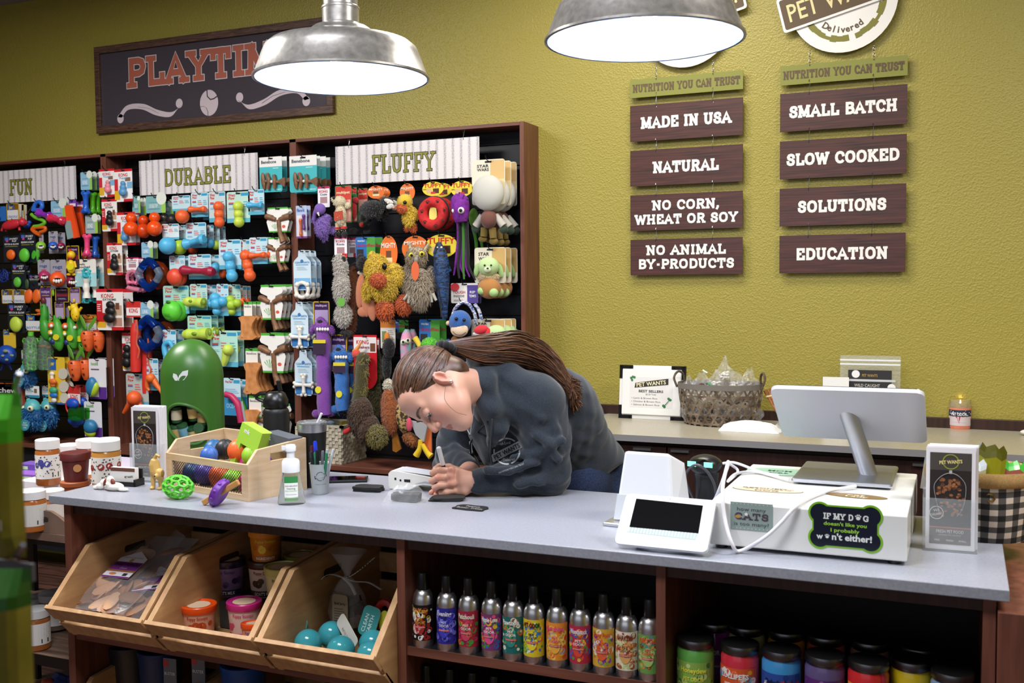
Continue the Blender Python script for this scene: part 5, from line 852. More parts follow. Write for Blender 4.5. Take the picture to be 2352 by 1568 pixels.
T('plush_turkey', 'plush toy', 'olive brown long-necked bird plush with red bill', [cz(812, 769, 866, 895, 'kshk')], [('neck', GB, [('e', 834, 824, 17, 16), ('t', [14, 14, 15, 17], [(832, 836), (830, 865), (828, 895), (824, 925)])], {'d': 6, 'tuft': (300, 7, 1.6, .8), 'tm': ('#857a3e', 'fur')}), ('chest', GB, [('e', 832, 850, 15, 34), ('e', 829, 890, 16, 30)], {'d': 8, 'tuft': (900, 7, 1.6, .9), 'tm': ('#7c7038', 'fur')}), ('body', F('#4c3526'), [('e', 830, 955, 30, 46), ('e', 846, 985, 30, 36)], {'d': 4, 'tuft': (1100, 7, 1.6, .8)}), ('tail', GB, [('e', 868, 1000, 24, 26)], {'d': 22, 'tuft': (700, 7, 1.6, .5), 'tm': ('#857a3e', 'fur')}), ('face', ('#d84c3c', 'fabric'), [('e', 818, 812, 11, 10), ], {'d': 10}), ('bill', ('#e8a04c', 'fabric'), [('t', [6, 4, 1], [(814, 808), (822, 798), (832, 782)])], {'d': 10}), ('foot', ('#d82c2c', 'fabric'), [('t', [4, 6, 6], [(812, 978), (800, 988), (792, 992)])], {'d': 18})], Y=4.31)
T('plush_turkey', 'plush toy', 'olive brown bird plush behind the front one', [cz(850, 776, 872, 880, 'kshk')], [('body', GB, [('e', 866, 840, 13, 40), ('e', 862, 905, 14, 50)], {'tuft': (700, 7, 1.6, .8), 'tm': ('#6a6034', 'fur')})], Y=4.39)
T('plush_mallard', 'plush toy', 'black duck plush with orange bill and rusty body', [cz(874, 734, 908, 800, 'plain')], [('head', F('#121113'), [('e', 893, 800, 15, 24), ('e', 888, 840, 12, 34)], {'d': 4, 'tuft': (400, 3, 1, .4)}), ('bill', ('#e08a2c', 'fabric'), [('e', 889, 774, 7, 11)], {'d': 8}), ('collar', F('#d8d0bc'), [('e', 893, 885, 12, 16)], {'d': 5, 'tuft': (200, 5, 1.4, .3)}), ('body', F('#a05a30'), [('e', 896, 945, 22, 55, -4)], {'tuft': (500, 4, 1.2, .4)}), ('foot', ('#e0902c', 'fabric'), [('p', [(903, 992), (912, 990), (923, 1030), (912, 1038), (904, 1034)], 5)], {'d': 6})], Y=4.32)
T('fish_plush', 'plush toy', 'pastel patterned fish plush with googly eyes', [], [('body', mixnoise('pastel print', '#e89ac0', '#7ac8c8', (1, 1, 1), 34, .8, lo=.42, hi=.58), [('t', [5, 11, 14, 13, 10], [(935, 756), (934, 768), (933, 785), (932, 802), (930, 824)])]), ('eye', ('#e8ecc8', 'fabric'), [('c', 926, 786, 6), ('c', 937, 783, 6)], {'d': 22}), ('pupil', ('#141414', 'fabric'), [('c', 926, 785, 3), ('c', 937, 781, 3)], {'d': 32})], n=2, dy=.06, hook=(936, 738))
T('carded_toy', D, 'blue and green card left of the fish plush', [cz(900, 734, 930, 776, 'unst')], [('toy', ('#161a14', 'fur'), [('e', 918, 770, 12, 9)])], n=2, Y=4.38)
T('bird_plush', 'plush toy', 'bright green bird plush with a yellow bill', [cz(963, 733, 1010, 800, 'unst')], [('head', F('#66cc3a'), [('e', 988, 795, 22, 20)], {'d': 2, 'tuft': (500, 3, 1.1, .2)}), ('bill', ('#ecc83a', 'fabric'), [('t', [7, 6, 6, 5], [(953, 775), (960, 786), (966, 798), (970, 806)])], {'d': 8}), ('eye', ('#151515', 'rubber', .15), [('c', 970, 794, 2.4)], {'d': 26})], n=2, dy=.06)
T('pheasant_plush', 'plush toy', 'speckled brown and grey flat pheasant plush', [], [('wing', mixnoise('speckled fur', '#3a2c1c', '#b89a64', (1, 1, 1), 60, .95, lo=.45, hi=.55), [('e', 925, 962, 16, 36, -14)]), ('tail', F('#a0602c'), [('e', 944, 1008, 22, 14, 32)], {'tuft': (260, 4, 1.4, .4)}), ('grey_wing', ('#a8aaae', 'fabric'), [('p', [(945, 965), (985, 972), (976, 1014), (958, 998)], 6)], {'d': 18}), ('cloth', ('#e0702c', 'fabric'), [('p', [(984, 970), (992, 990), (993, 1046), (972, 1014)], 5)], {'d': 10}), ('foot', ('#ecc81c', 'fabric'), [('t', [5, 6, 8], [(966, 1010), (964, 1030), (956, 1046)]), ('t', [5, 6, 8], [(970, 1020), (982, 1040), (990, 1048)])], {'d': 16}), ('print', ('#d84c6a', 'fabric'), [('e', 940, 975, 7, 16)], {'d': 22})], Y=4.31, hook=(930, 900))
# woven basket and framed card on the deck
t = thing('woven_basket', 'whitewashed woven paper basket on the mahogany deck', 'basket', atZ(786, 1066, .72))
wp = mixnoise('paper weave', '#a89e88', '#d8d0bc', (1, 1, 1), 50, .8)
c0 = atZ(700, 1058, .72)-t.location; w_ = .27
mb = MB(); x1 = .0; x0 = -w_
for i in range(11):
 z = .008+i*.0163
 for j in range(15): mb.box(x0+(j+.5)*w_/15, -.0+(.004 if (i+j) % 2 else -.001), z, w_/15*1.04, .012, .0155, wp)
 for j in range(12):
  if 7 <= i <= 9 and 4 <= j <= 7: continue
  mb.box(x1+(.001 if (i+j) % 2 else -.004), (j+.5)*.018, z, .012, .0186, .0155, wp)
  mb.box(x0, (j+.5)*.018, z, .012, .0186, .0155, wp)
 for j in range(15): mb.box(x0+(j+.5)*w_/15, .216, z, w_/15*1.04, .012, .0155, wp)
mb.bx(x0, x1, 0, .216, 0, .006, wp)
for a in ((x0-.008, x1+.008, -.008, .008), (x0-.008, x1+.008, .208, .224), (x0-.008, x0+.008, -.008, .224), (x1-.008, x1+.008, -.008, .224)): mb.bx(*a, .18, .192, wp)
mb.build('weave', t)
for i, c in enumerate(('#6a8ab8', '#8a9ab0', '#c8b048')):
 q = thing('packet', ['blue', 'grey', 'yellow'][i]+' topped packet standing in the woven basket', 'packet', t.location+Vector((-.2+i*.07, .08+.02*i, .012)), group='packets in the woven basket')
 MB().lathe([(.026, 0), (.03, .01), (.03, .15), (.024, .178), (.012, .186), (0, .188)], M(c, 'plastic'), 18).build('tub', q)
t = thing('framed_notice', 'black framed card of a lime ring toy on the display deck', 'picture frame', atZ(262, 1010, .72)+Vector((0, .05, 0)))
mb = MB()
for a in ((-.11, .11, .155, .175), (-.11, .11, 0, .02), (-.11, -.09, .02, .155), (.09, .11, .02, .155)): mb.bx(a[0], a[1], 0, .015, a[2]*1.3, a[3]*1.3, M('#141414', 'plastic'))
mb.build('frame', t, bevel=.001)
mb = MB().bx(-.095, .095, .006, .01, .02, .205, M('#8a8880', 'paper')).bx(-.07, .07, .005, .0059, .026, .182, M('#eeeeec', 'paper'))
mb.text('West Paw', 0, .15, .02, M('#d8332c', 'paper'), y=.0045, bold=.02); mb.build('card', t)
mb = MB(); mb.tube([(.0+.022*math.cos(a), .002, .085+.022*math.sin(a)) for a in [i*.52 for i in range(12)]], .008, M('#b4c83c', 'paper'), 6, closed=True, flat=.2); mb.build('picture', t)
# ================================================================ helpers for things on the counters
def wrap(dst, src, Rr, rot=0, cx=0, cy=0, k=1.0):
 """bend a flat print (XZ, facing -Y) round an upright cylinder of radius Rr"""
 b = len(dst.v)
 for v in src.v:
  a = v.x/Rr+rot; r_ = Rr-v.y+.0004; dst.v.append(Vector((cx+r_*math.sin(a), cy-r_*math.cos(a), v.z)))
 for f, mi, sm in zip(src.f, src.mi, src.sm): dst.f.append([b+i for i in f]); dst.mi.append(dst.m(src.ms[mi])); dst.sm.append(True)
def sheet(mb, x0, x1, z0, z1, mat, y=0, n=10):
 for i in range(n):
  a, b = x0+(x1-x0)*i/n, x0+(x1-x0)*(i+1)/n; mb.flat([(a, z0), (b, z0), (b, z1), (a, z1)], y, mat)
def blobs(mb, x0, x1, z0, z1, cols, n, r0, r1, y=-.0002):
 for i in range(n):
  r_ = R.uniform(r0, r1); x = R.uniform(x0+r_, x1-r_); z = R.uniform(z0+r_, z1-r_); mb.flat(arc(x, z, r_, r_, 0, 360, 9)[:-1], y-i*4e-6, M(R.choice(cols), 'paper', .4))
def shoplogo(mb, x, z, s, board, ink, ring, y, rot=.12, words=True):
 """the shop's round mark with its slanted name board; s = width"""
 for i in range(24):
  if i % 8 == 3: continue
  a0 = i*15; mb.flat(arc(x, z, s*.36, s*.36, a0, a0+15, 2)+arc(x, z, s*.32, s*.32, a0+15, a0, 2), y, M(ring, 'paper'))
 c, sn = math.cos(rot), math.sin(rot)
 q = [(x+a*c-b*sn, z+a*sn+b*c) for a, b in ((-s*.5, -s*.12), (s*.5, -s*.12), (s*.5, s*.12), (-s*.5, s*.12))]
 mb.flat(q, y-.0002, M(board, 'paper')); mb.text('PET WANTS', x, z, s*.13, M(ink, 'paper'), y=y-.0004, w=s*.88, bold=.015, rot=rot)
 if words:
  mb.text('Fresh Local', x, z+s*.23, s*.06, M(ink, 'paper'), y=y-.0004, w=s*.3); mb.text('Delivered', x, z-s*.23, s*.06, M(ink, 'paper'), y=y-.0004, w=s*.3)
pine = mixnoise('pine', '#a67b52', '#bf9768', (6, 1, 6), 7, .5, lo=.3, hi=.7)
pale = mixnoise('pale wood', '#c2a27c', '#d6bb98', (1, 1, 8), 9, .5, lo=.3, hi=.7)
silver = M('#c4c6cc', 'brushed'); blackp = M('#101011', 'plastic')
def clearwrap(mb, pts, nx, nz, fn): pass
# ================================================================ shop dispensers and crate on the left of the counter
t = thing('bag_dispenser', 'tall green capsule shaped bag dispenser behind the wooden toy crate', 'dispenser', (-2.325, 2.69, 1.0))
green = M('#3a6a26', 'plastic', .36); Rd = .1; H = .432
def dprof(z):
 if z < .12: return Rd*(.80+.2*math.sin(z/.12*math.pi/2))
 if z > H-.125: q = (z-(H-.125))/.125; return Rd*math.sqrt(max(0, 1-q*q))
 return Rd
mb = MB(); nA, nZ = 120, 90; vs_ = []; keep = []
oc, ozc, oa, oz_ = .50, .163, .068, .060
for j in range(nZ+1):
 z = H*(1-math.cos(j/nZ*math.pi*.5+0)) if False else H*j/nZ
 for i in range(nA):
  a = 2*math.pi*i/nA; r_ = max(dprof(z), .0005); vs_.append((r_*math.sin(a), -r_*math.cos(a), z))
def hole(a, z):
 a = (a+math.pi) % (2*math.pi)-math.pi; return ((a-oc)*Rd/oa)**2+((z-ozc-(a-oc)*Rd*-.25)/oz_)**2 < 1
fs = []
for j in range(nZ):
 for i in range(nA):
  if hole(2*math.pi*(i+.5)/nA, H*(j+.5)/nZ): continue
  a, b = j*nA+i, j*nA+(i+1) % nA; fs.append((a, b, b+nA, a+nA))
mb.add(vs_, fs, green, True)
mb.build('housing', t)
mb = MB(); rim = []
for k in range(40):
 th = 2*math.pi*k/40; da = math.cos(th)*oa*1.03; a = oc+da/Rd; z = ozc+math.sin(th)*oz_*1.04-.25*da; rim.append(((Rd+.002)*math.sin(a), -(Rd+.002)*math.cos(a), z))
mb.tube(rim, .005, green, 8, closed=True); mb.build('opening_rim', t)
mb = MB(); src = MB(); wl = M('#e4e6e4', 'paper')
src.flat(spline_leaf := [(-.018, -.012), (-.026, .0), (-.024, .012), (-.012, .008), (-.006, -.004), (-.01, -.012)], 0, wl)
src.flat([(-.008, -.012), (-.004, .004), (.008, .018), (.026, .022), (.024, .006), (.012, -.01)], 0, wl)
wrap(mb, src, Rd, rot=.34);
for v in mb.v: v.z += .315
mb.build('leaf_emblem', t)
MB().lathe([(.0, .075), (.09, .075), (.0905, .08), (0, .096)], M('#1f3a14', 'plastic'), 32).build('inner_floor', t)
def roll(loc, rx, rz, label, tint):
 q = thing('bag_roll', label, 'bag roll', loc, group='bag rolls inside the green dispenser'); q.rotation_euler = (rx, 0, rz)
 mb = MB(); mb.lathe([(.0, -.026), (.016, -.026), (.017, -.024), (.017, .024), (.016, .026), (0, .026)], M('#24502c', 'plastic', .5), 20)
 mb.build('roll', q); mb = MB().lathe([(.0174, -.016), (.0174, .016)], M(tint, 'paper'), 20, caps=False); mb.build('paper_band', q)
dx, dy_ = math.sin(oc), -math.cos(oc)
for i, (u, z, dd, rx, rz, tn, lb) in enumerate(((-.04, .19, .06, .1, .3, '#c8bfa8', 'upright green bag roll at the left of the opening'), (.012, .195, .058, .2, 0, '#d8b878', 'tan banded bag roll in the middle of the opening'), (.042, .18, .058, .1, .2, '#b89c64', 'bag roll at the top right of the opening'), (-.018, .135, .062, .35, .1, '#7ab0c8', 'blue banded bag roll at the bottom'), (.014, .125, .058, .4, -.2, '#d8c48a', 'tan banded bag roll at the bottom'), (.034, .145, .06, 1.45, .5, '#3c6a4a', 'bag roll seen end-on at the right'), (-.044, .13, .058, .2, .2, '#c8a868', 'bag roll in the lower left corner'))):
 p = t.location+Vector((dx*dd+u*math.cos(oc), dy_*dd+u*math.sin(oc), z)); roll(p, rx, rz, lb, tn)
# --- wooden toy crate
c0 = Vector((-2.195, 2.414, 1)); c1 = Vector((-1.821, 2.324, 1)); ex = (c1-c0).normalized(); ang = math.atan2(ex.y, ex.x); Wc = (c1-c0).length
t = thing('toy_crate', 'pale wooden toy crate with wire mesh front and slot handles', 'crate', c0, ang)
Dc = .215; fh, mh, bh = .104, .142, .155
for x0 in (0, Wc-.011):
 mb = MB(); P = [(0, 0), (Dc, 0), (Dc, bh), (.035, mh), (0, fh)]
 # side board with slot: build as strips around the slot
 hs = [(.075, .150, .112, .13)]
 def q(a, b, c, d): mb.add([(x0, a, c), (x0, b, c), (x0, b, d[1]), (x0, a, d[0]), (x0+.011, a, c), (x0+.011, b, c), (x0+.011, b, d[1]), (x0+.011, a, d[0])], [(0, 3, 2, 1), (4, 5, 6, 7), (0, 1, 5, 4), (3, 7, 6, 2), (1, 2, 6, 5), (0, 4, 7, 3)], pale)
 top = lambda y: fh+(mh-fh)*y/.035 if y < .035 else mh+(bh-mh)*(y-.035)/(Dc-.035)
 q(0, .035, 0, (top(0), top(.035))); q(.035, .08, 0, (top(.035), top(.08))); q(.08, .15, 0, (.104, .104)); q(.08, .15, .126, (top(.08), top(.15))); q(.15, Dc, 0, (top(.15), bh))
 mb.build('side_board', t, bevel=.0008)
mb = MB().bx(.011, Wc-.011, Dc-.011, Dc, 0, bh, pale); mb.build('back_board', t)
mb = MB().bx(.011, Wc-.011, .011, Dc-.011, .004, .012, pale); mb.build('bottom', t)
mb = MB(); mb.bx(.011, Wc-.011, 0, .011, fh-.02, fh, pale).bx(.011, Wc-.011, 0, .011, 0, .018, pale).bx(.011, .03, .0, .011, .018, fh-.02, pale).bx(Wc-.03, Wc-.011, 0, .011, .018, fh-.02, pale); mb.build('front_frame', t, bevel=.0008)
mb = MB(); mw = M('#2a2a2c', 'metal')
n = 30
for i in range(-7, n):
 for s_ in (1, -1):
  x0 = .03+(Wc-.06)*i/n; x1 = x0+.068*1; z0, z1 = (.018, fh-.02) if s_ > 0 else (fh-.02, .018)
  a, b = x0, x1; za, zb = z0, z1
  if a < .03: za = z0+(z1-z0)*(.03-a)/(x1-x0); a = .03
  if b > Wc-.03: zb = z0+(z1-z0)*(Wc-.03-x0)/(x1-x0); b = Wc-.03
  if b > a: mb.tube([(a, .006, za), (b, .006, zb)], .0009, mw, 4)
mb.build('wire_mesh', t)
def inC(x, y, z): return c0+Matrix.Rotation(ang, 3, 'Z') @ Vector((x, y, z))
rnd = [(.05, .06, .04, .032, '#2a4a78', 'dark blue ball behind the crate mesh, left'), (.12, .055, .045, .034, '#5a4aa8', 'violet ball behind the crate mesh'), (.185, .06, .045, .036, '#e0602a', 'orange ball behind the crate mesh'), (.25, .05, .04, .03, '#8ccc30', 'lime ball behind the crate mesh'), (.315, .055, .04, .03, '#d02a6a', 'magenta ball behind the crate mesh, right'),
(.10, .14, .105, .03, '#26282c', 'black ball on top of the crate pile'), (.18, .13, .11, .034, '#ec6a30', 'orange ball on top of the crate pile'), (.24, .13, .10, .03, '#96c83a', 'lime ball on top of the crate pile'), (.06, .13, .1, .032, '#1f5f90', 'blue ball on top of the crate pile'), (.29, .13, .07, .034, '#8a3ab0', 'purple ball under the green toy box'), (.13, .06, .1, .026, '#3a68b8', 'small blue ball at the crate rail')]
for x, y, z, r_, c, lb in rnd:
 q = thing('rubber_ball', lb, 'dog toy', inC(x, y, z-.0), group='rubber balls in the wooden crate')
 m_ = M(c, 'rubber'); mb = MB().lathe([(r_*math.sin(math.pi*i/12), -r_*math.cos(math.pi*i/12)) for i in range(13)], m_, 20); mb.build('ball', q)
 mb = MB()
 for k in range(3): mb.tube([(r_*.98*math.cos(a)*math.cos(k*1.05), r_*.98*math.cos(a)*math.sin(k*1.05), r_*.98*math.sin(a)) for a in [i*.42 for i in range(15)]], .0028, m_, 6, closed=True)
 mb.build('ridge', q)
# boxes standing in the crate
q = thing('toy_box', 'lime green toy box with a window, tilted in the crate', 'box', inC(.205, .10, .035), ang+.1); q.rotation_euler = (-.12, .33, ang+.06)
lg = M('#a8d848', 'paper', .4)
mb = MB().bx(-.045, .045, 0, .045, 0, .019, lg).bx(-.045, .045, 0, .045, .10, .16, lg).bx(-.045, -.026, 0, .045, .019, .10, lg).bx(.026, .045, 0, .045, .019, .10, lg)
mb.text('mk', -.026, .142, .014, M('#f2f4ee', 'paper'), y=-.0008, al='l', bold=.02); mb.build('carton', q)
mb = MB(); mb.ell(0, .022, .045, .022, .02, .024, M('#c83a98', 'rubber')); mb.ell(.0, .022, .085, .02, .02, .018, M('#58b848', 'rubber')); mb.build('toy_inside', q)
q = thing('toy_box', 'dark grey toy box lying across the crate back', 'box', inC(.26, .16, .125), ang-.04); q.rotation_euler = (0, .10, ang-.04)
mb = MB().bx(-.0, .115, 0, .05, 0, .045, M('#5c6068', 'paper', .4)); mb.text('mk', .006, .032, .014, M('#f2f4ee', 'paper'), y=-.0008, al='l', bold=.02); mb.build('carton', q)
# --- things in front of and behind the crate
def lattice_ball(loc, rx, rz, col, label):
 t = thing('lattice_ball', label, 'dog toy', loc); mt = M(col, 'rubber')
 bm = bmesh.new(); bmesh.ops.create_icosphere(bm, subdivisions=2, radius=1)
 # honeycomb: the dual of the icosphere
 mb = MB(); cen = {f.index: f.calc_center_median().normalized() for f in bm.faces}
 done = set()
 for e in bm.edges:
  a, b = e.link_faces; pa, pb = cen[a.index], cen[b.index]
  pts = [pa.lerp(pb, k/3).normalized() for k in range(4)]
  mb.tube([(p.x*rx, p.y*rz, p.z*rz) for p in pts], .0042, mt, 6, flat=.8)
 bm.free(); mb.build('lattice', t)
lattice_ball((-2.04, 2.29, 1.034), .047, .032, '#62c838', 'bright green lattice ball lying in front of the crate')
t = thing('stick_toy', 'purple rubber ring toy with a wooden stick through it', 'dog toy', (-1.865, 2.255, 1.037), .2)
pr = M('#6a2c9a', 'rubber')
mb = MB(); mb.at(0, 0, .0, ry=.45); mb.lathe([(.008, -.0085), (.03, -.013), (.038, -.009), (.040, 0), (.038, .009), (.03, .013), (.008, .0085)], pr, 32, axis='x', sx=1, sy=1)
for k in range(10):
 a = k*.628; mb.ell(0, .037*math.sin(a), .037*math.cos(a), .006, .006, .006, pr, 8)
mb.build('ring', t)
mb = MB().at(0, 0, 0, ry=-.52, rz=-.0).box(.004, 0, -.002, .125, .012, .016, M('#c08a4a', 'paint')); mb.build('wooden_stick', t, bevel=.003)
t = thing('sanitizer_bottle', 'clear foaming hand sanitizer pump bottle with a green label', 'bottle', (-1.695, 2.35, 1.0), .6)
mb = MB(); mb.lathe([(.0, 0), (.036, 0), (.038, .004), (.036, .02), (.030, .05), (.024, .085), (.023, .098), (.0, .1)], M('#dfe6e2', 'clear', .06), 32, sy=.6); mb.build('bottle', t)
mb = MB(); mb.lathe([(0, .09), (.0245, .09), (.0245, .118), (.021, .124), (.013, .127), (.011, .128), (.011, .145), (.015, .148), (.015, .16), (.012, .165), (0, .166)], M('#eef0f4', 'plastic', .2), 28); mb.box(-.012, -.0, .157, .024, .014, .01, M('#eef0f4', 'plastic', .2)); mb.build('pump', t)
src = MB(); sheet(src, -.019, .019, .012, .08, M('#f0f2ee', 'paper')); sheet(src, -.019, .019, .062, .08, M('#2f8a4a', 'paper'), y=-.0003); sheet(src, -.019, .019, .012, .02, M('#58b030', 'paper'), y=-.0003)
for s_, z, h, c in (('non-alcohol', .054, .005, '#3a4a40'), ('foaming', .0465, .005, '#3a4a40'), ('Hand Sanitizer', .04, .004, '#7ab84a'), ('with moisturizers', .03, .003, '#5a6a60')): src.text(s_, 0, z, h, M(c, 'paper'), y=-.0006)
mb = MB(); wrap(mb, src, .034)
for v in mb.v: v.y = v.y*.62
mb.build('label', t)
t = thing('water_bottle', 'matte black water bottle with a carry loop lid behind the crate', 'bottle', (-2.0, 2.70, 1.0), .35)
bk = M('#121314', 'plastic', .45)
MB().lathe([(0, 0), (.038, 0), (.041, .003), (.0415, .2), (.040, .208), (.037, .213), (.034, .216), (.034, .222), (0, .222)], bk, 40).build('body', t)
mb = MB(); mb.lathe([(0, .219), (.039, .219), (.040, .223), (.040, .24), (.036, .248), (.030, .262), (.024, .266), (0, .268)], blackp, 36)
mb.tube([(-.03, 0, .262), (-.05, 0, .262), (-.062, 0, .255), (-.062, 0, .246), (-.05, 0, .24), (-.038, 0, .236)], .006, blackp, 8, flat=1); mb.build('lid', t)
mb = MB().at(.016, 0, .268, ry=-.2); mb.box(0, 0, .018, .013, .012, .036, blackp); mb.build('spout', t, bevel=.003)
t = thing('steel_straw', 'thin grey straw leaning up behind the crate', 'straw', (-2.03, 2.60, 1.0)); MB().tube([(.02, 0, 0), (-.025, 0, .245)], .0035, M('#9a9a9e', 'plastic'), 8).build('straw', t)
t = thing('insulated_tumbler', 'black insulated tumbler with steel rim and clear lid', 'tumbler', (-1.785, 2.585, 1.0))
MB().lathe([(0, 0), (.032, 0), (.034, .004), (.040, .12), (.0425, .168), (0, .169)], bk, 40).build('body', t)
MB().lathe([(.0428, .166), (.0436, .172), (.0440, .19), (.042, .19), (.041, .17)], silver, 40, caps=False).build('steel_rim', t)
MB().lathe([(0, .184), (.041, .186), (.0445, .19), (.045, .194), (.043, .196), (.039, .192), (0, .19)], M('#d8dadc', 'clear'), 40).build('lid', t)
MB().tube([(-.002, 0, .15), (.035, .0, .222)], .0038, M('#e8e8ec', 'plastic'), 8).build('straw', t)
# --- cup with pens
t = thing('pen_cup', 'frosted plastic cup with black logo print', 'cup', (-1.700, 2.497, 1.0))
fro = bpy.data.materials.new('frosted plastic'); fro.use_nodes = True; b = fro.node_tree.nodes['Principled BSDF']; b.inputs['Base Color'].default_value = lin('#d3dadc'); b.inputs['Alpha'].default_value = .62; b.inputs['Roughness'].default_value = .35
MB().lathe([(.0225, .0), (.0235, .002), (.030, .088), (.0315, .090), (.0285, .089), (.0225, .004), (0, .004)], fro, 40, caps=False).build('cup', t)
src = MB(); shoplogo(src, 0, .055, .036, '#1a1c1e', '#b8c0c2', '#1a1c1e', 0, .22, False); src.text('NUTRITION YOU CAN TRUST', 0, .032, .0028, M('#1a1c1e', 'paper'), y=-.0003, w=.032)
mb = MB(); wrap(mb, src, .0285, rot=.65); mb.build('print', t)
pens = [(-.020, 0, -.10, .03, .105, '#4a1018', 'dark red marker in the pen cup', '#3a0c12', 1.5), (-.006, .0, -.05, 0, .118, '#1c3ad0', 'tall blue marker in the pen cup', '#1c3ad0', 1.6), (-.022, -.008, -.06, -.02, .09, '#26282a', 'black marker at the left of the pen cup', '#b8bcc0', 1.2), (-.012, -.006, -.02, -.02, .088, '#1f7a58', 'green marker in the pen cup', '#1f7a58', 1), (.0, -.01, .0, -.03, .095, '#141416', 'black capped pen in the middle of the cup', '#c0c0c4', 1.3), (.008, -.004, .06, -.02, .094, '#6a6c72', 'grey click pen in the cup', '#3a3c40', 1), (.016, .0, .09, .0, .098, '#a8acb4', 'silver click pen in the cup', '#88898c', 1), (.02, .004, .14, .04, .1, '#c0c4c8', 'silver pen at the right of the cup', '#88898c', .9), (.022, -.006, .12, -.05, .092, '#1f7a58', 'green pen at the right of the cup', '#1f7a58', 1)]
for x, y, lx, ly, ln, c, lb, cc, k in pens:
 q = thing('pen', lb, 'pen', t.location+Vector((x*.55, y*.55, .006)), group='pens standing in the frosted cup'); q.rotation_euler = (-ly*2, lx*1.6, 0)
 m_ = M(c, 'plastic'); r_ = .0038*k**.5
 MB().lathe([(0, 0), (r_*.5, .004), (r_, .014), (r_, ln*.78), (0, ln*.78)], M(cc, 'plastic'), 12).build('barrel', q)
 mb = MB().lathe([(r_*1.12, ln*.62), (r_*1.15, ln*1.04+.02), (r_*.9, ln*1.04+.024), (0, ln*1.04+.025)], m_, 12); mb.box(0, -r_*1.3, ln*.95, .0022, .002, .03, m_); mb.build('cap', q)
# --- phone, tags, payment terminal, packet
t = thing('phone', 'black smartphone lying behind the pen cup', 'phone', (-1.74, 2.69, 1.0), .5)
MB().bx(-.07, .07, -.036, .036, 0, .009, blackp).build('body', t, bevel=.003); MB().bx(-.066, .066, -.033, .033, .009, .0094, M('#1a1420', 'glass')).build('screen', t)
def tagshape(mb, w, d, z0, z1, mat):
 o = []
 for k in range(36):
  a = 2*math.pi*k/36; c, s_ = math.cos(a), math.sin(a); q = (abs(c)**6+abs(s_)**6)**(-1/6); w_ = 1+.05*math.sin(7*a)
  o.append((w*.5*q*c*w_, d*.5*q*s_*w_))
 vs = [(x, y, z) for z in (z0, z1) for x, y in o]; n = len(o)
 mb.add(vs, [tuple(range(n-1, -1, -1)), tuple(range(n, 2*n))]+[(i, (i+1) % n, (i+1) % n+n, i+n) for i in range(n)], mat)
slate = M('#1b1b1d', 'paint', .7)
sp = Vector((-1.59, 2.585, 1.0))
for i in range(4):
 t = thing('chalk_tag', ['bottom', 'second', 'third', 'top'][i]+' blank black scalloped chalk tag in the stack by the terminal', 'tag', sp+Vector((R.uniform(-.002, .002), R.uniform(-.002, .002), i*.0036)), .12+R.uniform(-.05, .05), group='stack of black chalk tags')
 mb = MB(); tagshape(mb, .085, .052, 0, .0033, slate); mb.build('tag', t)
t = thing('chalk_tag', 'black chalk tag with white handwriting lying alone', 'tag', (-1.204, 2.475, 1.0), -.05)
mb = MB(); tagshape(mb, .092, .055, 0, .0033, slate); mb.build('tag', t)
mb = MB().text('Peanut', .002, .010, .011, M('#cfcfd2', 'paint'), bold=.0); mb.text('Butter Treats', .002, -.010, .010, M('#cfcfd2', 'paint'))
for v in mb.v: v.y, v.z = v.z, .0036
mb.f = [f for f in mb.f]; mb.build('handwriting', t)
for i in range(3):
 t = thing('chalk_tag', ['lowest', 'middle', 'topmost'][i]+' black chalk tag under the writing hands', 'tag', (-1.318+i*.004, 2.548+i*.002, 1.0+i*.0034), .3+i*.1, group='chalk tags under the hands')
 mb = MB(); tagshape(mb, .09, .055, 0, .0033, slate); mb.build('tag', t)
t = thing('payment_terminal', 'white handheld payment terminal lying on the counter', 'payment terminal', (-1.545, 2.66, 1.0), .03)
wp_ = M('#e6e4de', 'plastic', .3)
mb = MB(); P = [(0, .012), (.004, .004), (.03, .002), (.07, .004), (.09, .016), (.115, .022), (.19, .018), (.225, .004), (.235, .006), (.235, .014), (.2, .034), (.12, .046), (.03, .056), (.008, .056), (0, .048)]
mb.prism(P, -.04, .04, wp_); mb.build('body', t, bevel=.004)
mb = MB(); mb.flat([(.085, .022), (.12, .032), (.2, .024), (.225, .01), (.19, .021), (.118, .026)], -.0405, M('#a8b0ba', 'plastic')); mb.bx(.02, .026, -.0406, -.04, .03, .037, blackp); mb.bx(.052, .072, -.0406, -.04, .026, .034, blackp); mb.flat(arc(.04, .03, .0034, .0034, 0, 360, 12)[:-1], -.0406, blackp); mb.build('side_ports', t)
mb = MB().at(.02, 0, .0567, ry=.07).bx(.0, .17, -.033, .033, 0, .001, M('#c6cad2', 'plastic')); mb.build('screen', t)
def crumple(mb, w, d, h, mat, seed, n=9, noise=.25):
 rr = random.Random(seed); g = {}
 for i in range(n):
  for j in range(n):
   a, b = i/(n-1)*2-1, j/(n-1)*2-1; e = max(0, 1-a*a)*max(0, 1-b*b)
   g[i, j] = (a*w/2*(1+rr.uniform(-.06, .06)), b*d/2*(1+rr.uniform(-.06, .06)), h*e**.45*(1+rr.uniform(-noise, noise))+.0005)
 vs = [g[i, j] for i in range(n) for j in range(n)]; fs = [(i*n+j, i*n+n+j, i*n+n+j+1, i*n+j+1) for i in range(n-1) for j in range(n-1)]
 b0 = len(vs); vs += [(x, y, .0003) for x, y, z in vs]; fs += [tuple(b0+k for k in f[::-1]) for f in fs]
 mb.add(vs, fs, mat, False)
wrapm = M('#eef2f6', 'wrap')
t = thing('plastic_packet', 'clear crinkled packet of black tags in front of the terminal', 'packet', (-1.415, 2.50, 1.0), .15)
